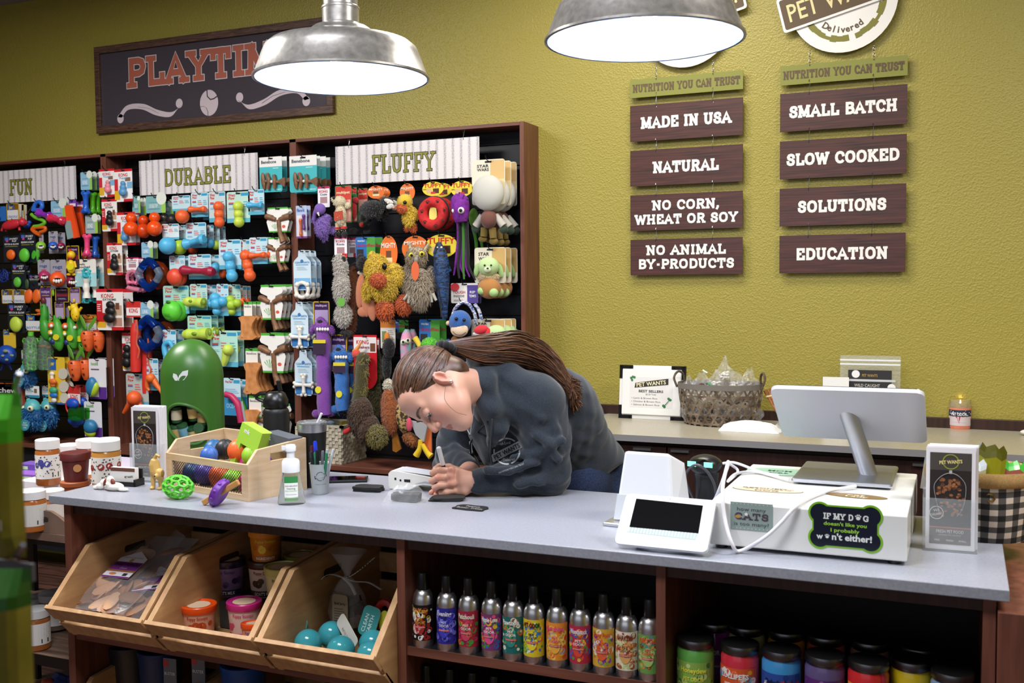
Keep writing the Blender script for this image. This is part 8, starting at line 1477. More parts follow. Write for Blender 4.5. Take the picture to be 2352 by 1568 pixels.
# ice cream tubs
def tub(x, y, Y, zb, r_, h, body, lid, band, lb, txt, tcol, tilt=0):
 p = atY(x, y, Y); t = thing('ice_cream_tub', lb, 'tub', (p.x, Y, zb), group='treat tubs in the middle bin'); t.rotation_euler = (tilt, 0, R.uniform(-.15, .15)+.5)
 MB().lathe([(0, 0), (r_*.82, 0), (r_*.84, .003), (r_, h*.84), (0, h*.84)], M(body, 'paper', .4), 36).build('cup', t)
 MB().lathe([(r_*1.03, h*.80), (r_*1.07, h*.82), (r_*1.08, h*.98), (r_*1.04, h), (r_*.98, h), (r_*.96, h*.97), (0, h*.97)], M(lid, 'plastic', .3), 40, caps=False).build('lid', t)
 src = MB(); a = r_*1.2; sheet(src, -a, a, h*.04, h*.2, M(band, 'paper'), n=10); blobs(src, -a, a, h*.25, h*.6, [tcol, band], 5, r_*.12, r_*.3); src.text(txt, 0, h*.12, h*.09, M('#f0ece8', 'paper'), y=-.0008, w=r_*1.3, bold=.02); src.text('Puppy Scoops', 0, h*.70, h*.09, M(tcol, 'paper'), y=-.0008, w=r_*1.2, bold=.02)
 mb = MB(); wrap(mb, src, r_*.93)
 for v in mb.v: k = (.83+.17*v.z/(h*.84))/.93*1.012; v.x *= k; v.y *= k
 mb.build('label', t); mb = MB().flat([(r_*.7*math.cos(q), r_*.7*math.sin(q)) for q in [i*.4 for i in range(16)]], 0, M('#e8c8a8' if lid != '#e0922c' else '#c8801c', 'paper'))
 for v in mb.v: v.y, v.z = v.z, h*.975
 mb.build('lid_print', t)
bz = .612
t = thing('riser_block', 'dark grey riser block under the back tubs', 'riser', (-1.85, 2.46, bz)); MB().bx(-.12, .19, -.09, .2, 0, .075, M('#3a3632', 'paint', .8)).build('block', t)
tub(525, 1330, 2.44, bz+.077, .048, .108, '#7a6494', '#1f1638', '#2a1c48', 'purple blueberry goat milk tub on the riser', "GOAT'S MILK", '#4a3a7a')
tub(607, 1340, 2.47, bz+.077, .045, .108, '#cdb8a8', '#3c2418', '#4a3024', 'beige tub with a brown lid under the yellow one', "GOAT'S MILK", '#8a5a4a')
tub(610, 1260, 2.47, bz+.186, .046, .088, '#c87a20', '#d88a28', '#b86c1c', 'yellow orange tub stacked on the brown lidded one', 'INGREDIENTS', '#e8c83a')
tub(650, 1330, 2.42, bz+.077, .05, .112, '#c8c48a', '#b8b868', '#8a8a4a', 'pale green lidded tub half hidden by the bin side', 'TREATS', '#6a7a3a')
tub(458, 1440, 2.27, bz, .046, .1, '#d8a088', '#ea5214', '#b84818', 'orange lidded tub at the front of the middle bin', "GOAT'S MILK", '#a83a20')
tub(562, 1440, 2.33, bz, .046, .105, '#d8b8b0', '#c82a80', '#a82068', 'magenta lidded vanilla tub in the middle bin', "GOAT'S MILK", '#c84a6a')
tub(585, 1455, 2.245, bz, .036, .078, '#d8886a', '#ea5214', '#b84818', 'small orange lidded tub in front of the magenta one', 'TREATS', '#3a5a9a', -.15)
tub(540, 1300, 2.58, bz+.077, .048, .108, '#2a2438', '#181420', '#181420', 'dark tub behind the blueberry one', 'TREATS', '#3a3450'); tub(690, 1290, 2.56, bz+.077, .048, .108, '#8a8a4a', '#8a8238', '#6a6a34', 'olive lidded tub at the back of the middle bin', 'TREATS', '#b8b86a')
# teal balls and tags
for i, (x, y, Y, lb) in enumerate(((708, 1478, 2.25, 'leftmost glossy teal ball in the right bin'), (762, 1470, 2.33, 'glossy teal ball behind the slanted tag'), (783, 1492, 2.24, 'front middle glossy teal ball'), (856, 1475, 2.31, 'right rear glossy teal ball'), (852, 1505, 2.235, 'front right glossy teal ball cut by the bin edge'))):
 p = atY(x, y+16, Y); t = thing('teal_ball', lb, 'dog toy', (p.x, Y, max(p.z, .655)), group='teal balls in the right bin')
 r_ = .037; MB().lathe([(r_*math.sin(math.pi*k/16), -r_*math.cos(math.pi*k/16)) for k in range(17)], M('#3fa0ac', 'rubber', .15), 28).build('ball', t)
def htag(x, y, Y, w, h, rx, ry, rz, col, lb, txt):
 p = atY(x, y, Y); t = thing('hang_tag', lb, 'tag', p, group='hang tags on the teal balls'); t.rotation_euler = (rx, ry, rz); mb = MB().prism(rrect(-w/2, w/2, 0, h, w*.3, 5), 0, .002, M(col, 'paper'), M('#e4ddc8', 'paper'))
 for i, s_ in enumerate(txt): mb.text(s_, w*(-.2+.3*i), h*.42, w*.2, M('#e8f0ee' if col[1] != 'd' else '#8a8a88', 'paper'), y=-.0006, w=h*.6, rot=math.pi/2*.98)
 mb.build('card', t)
htag(672, 1480, 2.28, .05, .075, -.2, .25, .3, '#2f8a8a', 'teal hang tag leaning at the left of the right bin', ['CLEAN', 'EARTH']); htag(838, 1460, 2.32, .05, .08, -.2, .25, .1, '#2f8a8a', 'teal hang tag standing in front of the jerky bag', ['CLEAN', 'EARTH']); htag(815, 1485, 2.27, .04, .11, -.5, -1.0, .0, '#d4d2ca', 'pale hang tag slanting across the teal balls', ['ORBEE-TUFF'])
# jerky bag with ribbon
p = atY(800, 1440, 2.40); t = thing('jerky_bag', 'clear gathered jerky bag tied with a paw print ribbon', 'treat bag', (p.x, 2.40, .665))
mb = MB(); mb.lathe([(.05, 0), (.058, .03), (.052, .08), (.03, .115), (.008, .135), (.014, .15), (.05, .20), (.06, .205)], M('#f4f4f6', 'wrap', .07), 22, caps=False, sy=.7)
rr = random.Random(4)
for v in mb.v: v.x *= 1+rr.uniform(-.1, .1); v.y *= 1+rr.uniform(-.12, .12)
mb.build('film', t)
mb = MB()
for k in range(12): mb.at(rr.uniform(-.035, .035), rr.uniform(-.01, .025), rr.uniform(.02, .07), rr.uniform(-.4, .4), rr.uniform(-.8, .8), 0); mb.box(0, 0, 0, .05, .006, .016, M('#3a2018', 'paint'))
mb.build('jerky', t)
mb = MB().prism(rrect(-.022, .028, .005, .095, .01), -.044, -.043, M('#8a7860', 'paper')); mb.text('Beef Jerky', .003, .07, .007, M('#2a241c', 'paper'), y=-.0445, w=.036, bold=.02); bars(mb, -.016, .022, .02, .06, 6, '#5a5044', -.0445); mb.build('label', t)
rb = M('#e4e4e4', 'fabric'); mb = MB()
for P in ([(.0, -.02, .135), (.03, -.025, .145), (.07, -.02, .175), (.10, -.02, .20)], [(0, -.02, .135), (.04, -.025, .13), (.08, -.02, .13), (.12, -.02, .115)], [(0, -.02, .135), (-.04, -.02, .14), (-.07, -.02, .125), (-.075, -.02, .10)], [(.0, -.02, .135), (.03, -.03, .12), (.045, -.03, .095)]): mb.tube(spline(P, 5), .0055, rb, 6, flat=.15)
for k in range(12): mb.box(.02+k*.0085, -.028, .142+k*.0055, .004, .001, .004, blackp)
mb.build('ribbon', t)
p = atY(895, 1425, 2.36); t = thing('red_toy', 'dark red ring toy with a yellow card in the right bin', 'dog toy', (p.x-.012, 2.36, .665)); MB().tube([(.028*math.cos(q), 0, .045+.045*math.sin(q)) for q in [i*.42 for i in range(15)]], .01, M('#a01c20', 'rubber'), 8, closed=True).build('ring', t); MB().prism(arc(.004, .035, .018, .035, 0, 360, 18)[:-1], -.012, -.010, M('#d8d83c', 'paper')).build('card', t)
# lower bin contents
for i, (x, y, c, lb) in enumerate(((370, 1555, '#16305a', 'dark blue round container in the lower middle bin'), (300, 1560, '#26262c', 'dark plastic item in the lower left bin'), (560, 1562, '#1c4a90', 'blue item in the lower bin'))):
 p = atY(x, y, 2.4); t = thing('storage_tub', lb, 'tub', (p.x, 2.4, .215)); MB().lathe([(0, 0), (.05, 0), (.065, .27), (.067, .275), (.067, .29), (.055, .29), (.05, .02), (0, .02)], M(c, 'plastic'), 28, caps=False).build('tub', t)
for i, (x, y) in enumerate(((390, 1535), (455, 1530))):
 p = atY(x, y, 2.33); t = thing('blister_pack', ['grey and red blister pack in the lower bin, left', 'grey and red blister pack in the lower bin, right'][i], 'packet', (p.x, 2.33, p.z-.1), .1); mb = MB().bx(-.022, .022, 0, .004, 0, .13, M('#6a6a72', 'paper')).bx(-.022, -.004, -.0008, 0, .105, .125, M('#b83a34', 'paper')); mb.text('BUSTER', 0, .085, .009, M('#e8e8ec', 'paper'), y=-.001, w=.036); mb.build('card', t)
# ================================================================ the person leaning on the counter
import numpy as np
try: import openvdb as vdb
except ImportError: import pyopenvdb as vdb
class Field:
 """smooth union of rounded shapes on a grid; meshed as one continuous skin"""
 def __init__(s, lo, hi, h):
  s.lo = np.array(lo); s.h = h; s.n = [int(math.ceil((b-a)/h))+1 for a, b in zip(lo, hi)]; s.D = np.full(s.n, .06, np.float32)
 def win(s, a, b, m):
  i0 = [max(0, int((min(p, q)-m-l)/s.h)) for p, q, l in zip(a, b, s.lo)]; i1 = [min(n, int((max(p, q)+m-l)/s.h)+2) for p, q, l, n in zip(a, b, s.lo, s.n)]
  if any(x >= y for x, y in zip(i0, i1)): return None
  sl = tuple(slice(x, y) for x, y in zip(i0, i1)); return sl, [((np.arange(x, y)*s.h+l).astype(np.float32).reshape([-1 if k == j else 1 for j in range(3)])) for k, (x, y, l) in enumerate(zip(i0, i1, s.lo))]
 def put(s, sl, d, k, op):
  A = s.D[sl]; d = d.astype(np.float32)
  if op == 'sub': d = -d; hh = np.maximum(k-np.abs(A-d), 0)/max(k, 1e-6); s.D[sl] = np.maximum(A, d)+hh*hh*k*.25
  else: hh = np.maximum(k-np.abs(A-d), 0)/max(k, 1e-6); s.D[sl] = np.minimum(A, d)-hh*hh*k*.25
 def cap(s, a, b, ra, rb, k=.01, op='add'):
  a, b = np.array(a, float), np.array(b, float); w = s.win(a, b, max(ra, rb)+.03+k)
  if w is None: return
  sl, (X, Y, Z) = w; ab = b-a; L = max(ab@ab, 1e-9); t = np.clip(((X-a[0])*ab[0]+(Y-a[1])*ab[1]+(Z-a[2])*ab[2])/L, 0, 1)
  d = np.sqrt((X-a[0]-t*ab[0])**2+(Y-a[1]-t*ab[1])**2+(Z-a[2]-t*ab[2])**2)-(ra+(rb-ra)*t); s.put(sl, d, k, op)
 def chain(s, P, r, k=.01):
  for i in range(len(P)-1): s.cap(P[i], P[i+1], r[i], r[i+1], k)
 def ell(s, c, r, k=.01, op='add', M_=None):
  c = np.array(c, float); m = max(r); w = s.win(c-m, c+m, .03+k)
  if w is None: return
  sl, (X, Y, Z) = w; x, y, z = X-c[0], Y-c[1], Z-c[2]
  if M_ is not None: x, y, z = [M_[i][0]*x+M_[i][1]*y+M_[i][2]*z for i in range(3)]
  k0 = np.sqrt((x/r[0])**2+(y/r[1])**2+(z/r[2])**2); k1 = np.sqrt((x/r[0]**2)**2+(y/r[1]**2)**2+(z/r[2]**2)**2)+1e-6; s.put(sl, k0*(k0-1)/k1, k, op)
 def plane(s, p, n, k=.006):  # cut away the side n points to
  X, Y, Z = [(np.arange(m)*s.h+l).astype(np.float32).reshape([-1 if q == j else 1 for j in range(3)]) for q, (m, l) in enumerate(zip(s.n, s.lo))]
  d = (X-p[0])*n[0]+(Y-p[1])*n[1]+(Z-p[2])*n[2]; s.D = np.maximum(s.D, d.astype(np.float32))
 def mesh(s, name):
  g = vdb.FloatGrid(.06); D = np.clip(s.D, -.06, .06); g.copyFromArray(D, tolerance=0); v, q = g.convertToQuads(0.0)[:2]
  v = np.array(v)*s.h+s.lo; q = np.array(q)[:, ::-1]; me = bpy.data.meshes.new(name)
  me.vertices.add(len(v)); me.vertices.foreach_set('co', v.astype(np.float32).ravel()); me.loops.add(len(q)*4); me.polygons.add(len(q))
  me.loops.foreach_set('vertex_index', q.astype(np.int32).ravel()); me.polygons.foreach_set('loop_start', np.arange(0, len(q)*4, 4, dtype=np.int32)); me.update(calc_edges=True); me.validate()
  me.polygons.foreach_set('use_smooth', [True]*len(me.polygons)); return me
PX = lambda x, y, Y: np.array(atY(x, y, Y))
ir, iu, it = np.array(_r), np.array(_u), -np.array(_f)      # picture right, up, towards the camera
HC = PX(1002, 895, 2.50)
def nrm(v): return v/np.linalg.norm(v)
F0 = nrm(-.30*ir-.95*iu); F_ = nrm(F0*math.cos(.42)+it*math.sin(.42)); L_ = nrm(it-F_*(it@F_)); U_v = nrm(np.cross(F_, L_));
if U_v@(-ir) < 0: U_v = -U_v
ti = .06; L_, U_v = L_*math.cos(ti)+U_v*math.sin(ti), U_v*math.cos(ti)-L_*math.sin(ti)
H = lambda a, b, c: HC+a*L_+b*F_+c*U_v
HM = [L_, F_, U_v]
NB = PX(1150, 905, 2.76)                                     # base of the neck
P = Field((-1.66, 2.36, .95), (-.80, 3.22, 1.52), .0022)
# head
P.ell(H(0, -.014, .03), (.073, .094, .084), .02, M_=HM); P.ell(H(0, .03, -.022), (.058, .062, .078), .03, M_=HM)
for s_ in (-1, 1):
 P.cap(H(s_*.045, -.002, -.048), H(s_*.012, .060, -.096), .018, .015, .03); P.ell(H(s_*.030, .034, -.070), (.024, .033, .030), .03, M_=HM); P.ell(H(s_*.034, .058, -.034), (.023, .022, .024), .03, M_=HM)
 P.cap(H(s_*.012, .083, .019), H(s_*.042, .070, .019), .010, .009, .014)
P.ell(H(0, .066, -.099), (.018, .016, .013), .03, M_=HM); P.ell(H(0, .062, -.07), (.030, .026, .028), .03, M_=HM); P.ell(H(0, .052, .05), (.052, .034, .034), .03, M_=HM)
for s_ in (-1, 1): P.ell(H(s_*.031, .099, .0), (.019, .016, .013), .012, 'sub', HM)
P.chain([H(0, .084, .012), H(0, .100, -.018), H(0, .109, -.031)], [.008, .0085, .0105], .012)
for s_ in (-1, 1): P.ell(H(s_*.0125, .098, -.037), (.0075, .009, .0075), .006, M_=HM)
for s_ in (-1, 1): P.ell(H(s_*.006, .1045, -.0465), (.0035, .005, .0035), .003, 'sub', HM)
P.chain([H(-.021, .079, -.064), H(-.006, .0905, -.0605), H(.006, .0905, -.0605), H(.021, .079, -.064)], [.003, .0050, .0050, .003], .005)
P.chain([H(-.019, .079, -.068), H(0, .0895, -.0705), H(.019, .079, -.068)], [.003, .0060, .003], .005)
P.ell(H(0, .098, -.083), (.016, .006, .005), .012, 'sub', HM)
for s_ in (-1, 1):  # lids over the eyes, looking down
 P.ell(H(s_*.031, .079, .001), (.0145, .0135, .0125), .003, M_=HM)
 P.cap(H(s_*.019, .090, -.006), H(s_*.042, .083, -.005), .0022, .0018, .002)
 E = H(s_*.074, -.010, -.012); P.ell(E, (.008, .016, .027), .006, M_=HM); P.ell(E+L_*s_*.007+F_*.002, (.006, .008, .016), .004, 'sub', HM)
 P.chain([E+s_*L_*.006+F_*.0115*math.cos(q)+U_v*.022*math.sin(q) for q in (-.9, -.2, .6, 1.3, 2.0, 2.7, 3.3)], [.003]*7, .003); P.ell(E-U_v*.027+F_*.004+s_*L_*.002, (.005, .006, .008), .005, M_=HM)
# neck and torso
P.chain([H(0, -.028, -.035), H(0, -.05, -.085)*.45+NB*.55, NB], [.052, .050, .052], .03)
CH = np.array((-1.14, 2.88, 1.20)); PE = np.array((-1.09, 3.06, 1.0))
P.chain([NB, CH, PE], [.055, .10, .06], .05)
LS, RS = PX(1228, 925, 2.72), PX(1075, 955, 2.92); LE = PX(1262, 1088, 2.735); LW = PX(1088, 1106, 2.628); RE = PX(1040, 1062, 2.89); RW = PX(1078, 1084, 2.70)
P.chain([CH, LS, LE, LW], [.07, .05, .042, .026], .02); P.chain([CH, RS, RE, RW], [.07, .05, .040, .026], .02)
# near (left) hand: a fist round the marker
Q = lambda *p: [PX(x, y, Y) for x, y, Y in p]
P.chain(Q((1084, 1106, 2.626), (1066, 1104, 2.612)), [.024, .024], .02)
P.ell(PX(1056, 1102, 2.612), (.034, .020, .031), .015); P.cap(PX(1066, 1126, 2.606), PX(1046, 1128, 2.603), .016, .014, .012)
for ch, rr in ((((1038, 1082, 2.600), (1010, 1080, 2.592), (994, 1086, 2.604), (1004, 1092, 2.625)), (.0115, .0098, .0086, .007)), (((1036, 1096, 2.594), (1006, 1097, 2.580), (992, 1104, 2.594), (1004, 1110, 2.62)), (.0118, .0100, .009, .0075)),
   (((1038, 1112, 2.592), (1012, 1114, 2.578), (999, 1119, 2.592), (1010, 1123, 2.615)), (.0115, .0098, .0088, .0072)), (((1044, 1126, 2.594), (1026, 1130, 2.584), (1014, 1131, 2.594), (1024, 1132, 2.612)), (.0105, .009, .008, .007))): P.chain(Q(*ch), rr, .004)
for q in ((1037, 1079, 2.589), (1035, 1094, 2.583), (1038, 1110, 2.582)): P.ell(PX(*q), (.010, .009, .010), .010)
P.chain(Q((1060, 1086, 2.628), (1032, 1074, 2.628), (1010, 1072, 2.618), (1000, 1076, 2.606)), (.014, .0115, .010, .008), .006)
# far (right) hand holding the tag down
P.chain(Q((1078, 1084, 2.70), (1058, 1098, 2.67), (1044, 1112, 2.65)), [.026, .024, .022], .02)
for ch in (((1030, 1110, 2.645), (1008, 1120, 2.622), (990, 1131, 2.603)), ((1034, 1120, 2.64), (1014, 1127, 2.615), (1001, 1135, 2.597)), ((1040, 1124, 2.632), (1024, 1131, 2.612), (1015, 1138, 2.594)), ((1046, 1126, 2.626), (1034, 1133, 2.61), (1028, 1139, 2.60))): P.chain(Q(*ch), (.0105, .009, .0072), .004)
P.chain(Q((1050, 1096, 2.665), (1024, 1100, 2.64), (1004, 1108, 2.625)), (.013, .011, .008), .006)
me = P.mesh('person')
skin = bpy.data.materials.new('skin'); skin.use_nodes = True; nt = skin.node_tree; b = nt.nodes['Principled BSDF']; at_ = nt.nodes.new('ShaderNodeVertexColor'); at_.layer_name = 'tone'; nt.links.new(at_.outputs[0], b.inputs['Base Color']); b.inputs['Roughness'].default_value = .45; b.inputs['Subsurface Weight'].default_value = .12; b.inputs['Subsurface Scale'].default_value = .02; bump(nt, b, 700, .25, .0004)
co = np.empty(len(me.vertices)*3, np.float32); me.vertices.foreach_get('co', co); co = co.reshape(-1, 3)
col = np.tile(np.array(lin('#d3a08a')), (len(co), 1))
def tint(c, r_, hexc, amt):
 global col
 w = np.clip(1-np.linalg.norm((co-np.array(c)), axis=1)/r_, 0, 1)**.8*amt; col = col*(1-w[:, None])+np.array(lin(hexc))*w[:, None]
for s_ in (-1, 1): tint(H(s_*.036, .078, -.036), .035, '#d0786a', .55); tint(H(s_*.076, -.01, -.015), .035, '#cf7f6c', .6)
tint(H(0, .115, -.034), .018, '#c8746a', .6)
for q in ((1037, 1079, 2.585), (1035, 1094, 2.58), (1038, 1110, 2.58), (1008, 1097, 2.572), (990, 1131, 2.60), (1001, 1135, 2.595)): tint(PX(*q), .016, '#c8695a', .5)
hl = (co-HC)@np.array([L_, F_, U_v]).T
lip = (np.abs(hl[:, 0]) < .021) & (hl[:, 1] > .078+.0*hl[:, 0]) & (np.abs(hl[:, 2]+.066+.12*np.abs(hl[:, 0])) < .0105-.34*np.abs(hl[:, 0])) ; col[lip] = col[lip]*.25+np.array(lin('#a8504a'))*.75
ca = me.color_attributes.new('tone', 'FLOAT_COLOR', 'POINT'); ca.data.foreach_set('color', col.astype(np.float32).ravel())
me.materials.append(skin); person = bpy.data.objects.new('person', me); COL.objects.link(person)
tag(person, 'person with long brown ponytail in dark hoodie, leaning on the counter and writing', 'person')
def kid(mb, name, **k): return mb.build(name, person, **k)
for s_ in (-1, 1):
 mb = MB(); mb.ell(*H(s_*.031, .0795, -.001), .0125, .0125, .0125, M('#e4e0dc', 'plastic', .15), 20); mb.ell(*(H(s_*.031, .0795, -.001)+F_*.0075-U_v*.0068), .0056, .0056, .0056, M('#3c3a30', 'plastic', .1), 14); kid(mb, 'eye')
 mb = MB(); br_ = M('#5a4030', 'fur')
 mb.tube(spline([Vector(H(s_*a, b_, c)) for a, b_, c in ((.011, .0955, .016), (.025, .0945, .023), (.040, .087, .024), (.050, .075, .018))], 5), [.0034]*9+[.0028]*3+[.002]*3+[.001], br_, 6, flat=.8); kid(mb, 'eyebrow')
 mb = MB(); lp = spline([Vector(H(s_*a, b_, c)) for a, b_, c in ((.019, .0915, -.0085), (.030, .094, -.0105), (.043, .084, -.0075))], 5); mb.tube(lp, .0011, M('#2a1c16', 'fur'), 5)
 for p in lp[::1]: q = p+Vector(F_*.006-U_v*.006); mb.tube([p, q], [.0005, .0002], M('#2a1c16', 'fur'), 4)
 kid(mb, 'eyelashes')
mb = MB(); e_ = H(.083, -.004, -.040); mb.ell(*e_, .0042, .0042, .0042, M('#eef2f6', 'metal', .08), 10); kid(mb, 'earring')
# hair: scalp cap, combed strands, scrunchie, ponytail
hairm = mixnoise('brown hair', '#2e1c12', '#6e4a34', (1, 1, 1), 34, .42, lo=.3, hi=.75, detail=3); hairm.node_tree.nodes['Principled BSDF'].inputs['Specular IOR Level'].default_value = .6
G = Field(HC-.16, HC+.16, .0026); G.ell(H(0, -.016, .032), (.0765, .0975, .0885), .01, M_=HM); G.ell(H(0, -.06, -.03), (.055, .045, .045), .02, M_=HM)
n1 = nrm(F_*.80-U_v*.60);
G.plane(H(0, .074, .030), nrm(F_*.93-U_v*.36)); G.plane(H(0, .0, -.012), nrm(F_*.62-U_v*.78)); G.plane(H(0, -.02, -.072), -U_v)
m2 = G.mesh('scalp'); m2.materials.append(hairm); o = bpy.data.objects.new('hair', m2); COL.objects.link(o); o.parent = person
SC = H(0, -.016, .032); RAD = np.array((.079, .100, .091)); TIE = H(-.0, -.118, .012)
def surf(d, k=1.0): d = nrm(np.array(d)); return SC+(L_*d[0]*RAD[0]+F_*d[1]*RAD[1]+U_v*d[2]*RAD[2])*k
td = nrm(np.array(((TIE-SC)@L_/RAD[0], (TIE-SC)@F_/RAD[1], (TIE-SC)@U_v/RAD[2])))
def slerp(a, b_, t): w = math.acos(max(-1, min(1, float(a@b_)))); return a if w < 1e-4 else (a*math.sin((1-t)*w)+b_*math.sin(t*w))/math.sin(w)
mb = MB(); rr = random.Random(3); hm = [hairm, M('#4a2e1e', 'rubber', .42), M('#7a5238', 'rubber', .42), M('#36200f', 'rubber', .42)]
for i in range(1100):
 s_ = rr.choice((-1, 1, 1)); u = rr.random()
 # hairline from the forehead parting round the temple to behind the ear
 hl_ = spline([Vector((.02, .92, .44)), Vector((.35, .88, .38)), Vector((.72, .72, .14)), Vector((.90, .48, -.06)), Vector((.96, .10, -.22)), Vector((.86, -.40, -.55)), Vector((.3, -.72, -.85))], 8)
 q = hl_[min(len(hl_)-1, int(u*len(hl_)))]; a = nrm(np.array((q.x*s_, q.y, q.z))+np.array([rr.uniform(-.05, .05) for _ in range(3)]))
 st = rr.random()**1.5*.7; k = 1.0+rr.random()*.02+.012; wv = rr.uniform(-.02, .02); pts = []
 for j in range(9):
  t = st+(1-st)*j/8; d = slerp(a, td, t); d = d+np.array((wv*math.sin(t*3), 0, .10*math.sin(t*math.pi)*(1 if a[2] > 0 else .2))); pts.append(Vector(surf(d, k-.015*(j == 0 and st < .05)+.0*t)))
 pts[-1] = Vector(TIE)+Vector([rr.uniform(-.008, .008) for _ in range(3)]); mb.tube(pts, [.0007]+[.0012]*7+[.0009], hm[0] if rr.random() < .55 else rr.choice(hm[1:]), 4, caps=False)
# loose face strand
for pts in (((.079, .012, -.03), (.082, .05, -.04), (.072, .07, -.075), (.055, .065, -.105)),): mb.tube(spline([Vector(H(*p)) for p in pts], 6), .0006, hm[2], 4)
kid(mb, 'hair_strands')
mb = MB(); bkf = M('#141416', 'fabric')
for i in range(9): a = i*.7; c = Vector(TIE)-Vector(F_)*.010+Vector(L_)*.020*math.cos(a)+Vector(U_v)*.020*math.sin(a); mb.ell(c.x, c.y, c.z, .013, .011, .013, bkf, 10)
kid(mb, 'scrunchie')
mb = MB(); T0 = Vector(TIE)-Vector(F_)*.018; mid = [T0, atY(1112, 802, 2.62), atY(1190, 801, 2.72), atY(1246, 824, 2.80), atY(1286, 858, 2.80), atY(1308, 886, 2.79)]
W_ = [.010, .034, .046, .046, .036, .026]
for i in range(1300):
 a = rr.uniform(0, 6.283); r_ = rr.random()**.5; ph = rr.uniform(0, 6); wl = rr.uniform(.004, .011); end = rr.choice((5, 5, 4, 4, 3)) if rr.random() < .6 else 5; pts = []
 for j in range(end+1):
  c = mid[j]; w = W_[j]*r_; off = Vector((0, 0, 1))*math.sin(a)*w*1.05+Vector((.5, -.8, 0))*math.cos(a)*w*.8; pts.append(c+off+Vector((0, 0, math.sin(j*1.7+ph)*wl*(j > 0))))
 if end == 5: pts.append(pts[-1]+Vector((rr.uniform(.0, .035), rr.uniform(-.015, .015), rr.uniform(-.05, -.005))))
 mb.tube(spline(pts, 4), .0013, hm[0] if rr.random() < .5 else rr.choice(hm[1:]), 4, caps=False)
kid(mb, 'ponytail')
# hoodie
heath = mixnoise('heather charcoal', '#0f151d', '#2c3642', (1, 1, 1), 520, .95, lo=.3, hi=.75, detail=2, bumpd=.0006, sheen=.25)
HD = Field((-1.72, 2.42, .78), (-.72, 3.38, 1.50), .004)
HIP = np.array((-1.07, 3.13, .98)); UB = PX(1228, 920, 2.90)
HD.chain([NB+(.02, .05, -.03), CH+(.01, .02, .01), PE, HIP-(0, 0, .12)], [.095, .130, .130, .125], .05); HD.ell(UB-(.0, 0, .03), (.12, .11, .10), .06); HD.ell(PX(1290, 1005, 3.0), (.095, .11, .10), .06); HD.ell(PX(1300, 1062, 3.02), (.10, .11, .07), .03)
HD.chain([PX(1108, 985, 2.75), PX(1150, 1035, 2.74), PX(1190, 1075, 2.77)], [.045, .054, .05], .03); HD.ell(PX(1172, 1000, 2.75), (.06, .05, .06), .03)
HD.chain([NB*.6+RS*.4, RS, (RS+RE)/2, RE], [.085, .075, .066, .058], .035); HD.chain([RE, RE*.5+RW*.5, RE*.12+RW*.88], [.056, .050, .038], .02)
HD.cap(RW+(RW-RE)*.1, RW+(RW-RE)*.35, .034, .04, .002, 'sub')
HD.chain([NB*.5+LS*.5, LS, (LS+LE)/2+(0.012, 0, 0), LE], [.085, .080, .066, .060], .035); HD.chain([LE, LE*.6+LW*.4+(0, 0, .004), LE*.1+LW*.9], [.058, .050, .038], .02); HD.cap(LE*.12+LW*.88, LE*.02+LW*.98, .037, .036, .004)
# folds
def fold(P_, r_, k=.012): HD.chain([np.array(p) for p in P_], [r_]*len(P_), k)
for pts in (((1215, 905, 2.66), (1240, 960, 2.655), (1225, 1010, 2.665)), ((1252, 930, 2.68), (1276, 985, 2.68), (1284, 1040, 2.69)), ((1180, 1050, 2.66), (1235, 1040, 2.655), (1290, 1010, 2.67)), ((1120, 1078, 2.60), (1170, 1080, 2.62), (1230, 1062, 2.655)), ((1190, 1112, 2.64), (1235, 1104, 2.66), (1275, 1075, 2.69)), ((1235, 1000, 2.65), (1262, 1020, 2.655), (1282, 1052, 2.67)), ((1320, 960, 2.93), (1350, 1020, 2.94), (1345, 1070, 2.95)), ((1010, 1040, 2.83), (1045, 1030, 2.82), (1080, 1040, 2.80))): fold([PX(*p) for p in pts], .012)
# open neck and chest, hood rolled round the neck
for a, b_, ra, rb in ((H(.0, -.030, -.05), NB+(-.05, -.06, .0), .058, .044), (NB+(-.05, -.08, .0), PX(1068, 985, 2.70), .036, .022)): HD.cap(a, b_, ra, rb, .008, 'sub')
hood = [PX(1102, 832, 2.66), PX(1112, 880, 2.61), PX(1126, 935, 2.61), PX(1142, 985, 2.63), PX(1128, 1020, 2.66)]
HD.chain(hood, [.030, .034, .034, .026, .014], .02); HD.chain([PX(1098, 828, 2.67), PX(1140, 818, 2.76), PX(1196, 832, 2.84), PX(1230, 862, 2.82)], [.03, .034, .036, .034], .03); HD.chain([PX(1150, 850, 2.68), PX(1185, 890, 2.68), PX(1180, 940, 2.66)], [.04, .045, .03], .03); HD.chain([PX(1100, 832, 2.72), PX(1060, 880, 2.84), PX(1060, 960, 2.88)], [.028, .028, .022], .02)
HD.cap(LW+(LW-LE)*.15, LW+(LW-LE)*.5, .040, .05, .002, 'sub'); a_, b_ = PX(1345, 1126, 2.98), PX(1408, 1078, 3.06); n_ = nrm(np.cross(b_-a_, a_-np.array(CAM))); n_ = n_ if n_[2] < 0 else -n_; HD.plane(a_, n_); HD.plane((0, 0, .97), (0, 0, -1))
ax = [(np.arange(m)*HD.h+l).reshape([-1 if q == j else 1 for j in range(3)]) for q, (m, l) in enumerate(zip(HD.n, HD.lo))]
HD.D += (.0022*np.sin(ax[0]*95+ax[2]*60+3*np.sin(ax[1]*22))*np.sin(ax[1]*48-ax[2]*70)+.0018*np.sin(ax[0]*40-ax[1]*60+ax[2]*90)).astype(np.float32)
m3 = HD.mesh('hoodie'); m3.materials.append(heath); hoodie = bpy.data.objects.new('hoodie', m3); COL.objects.link(hoodie); hoodie.parent = person
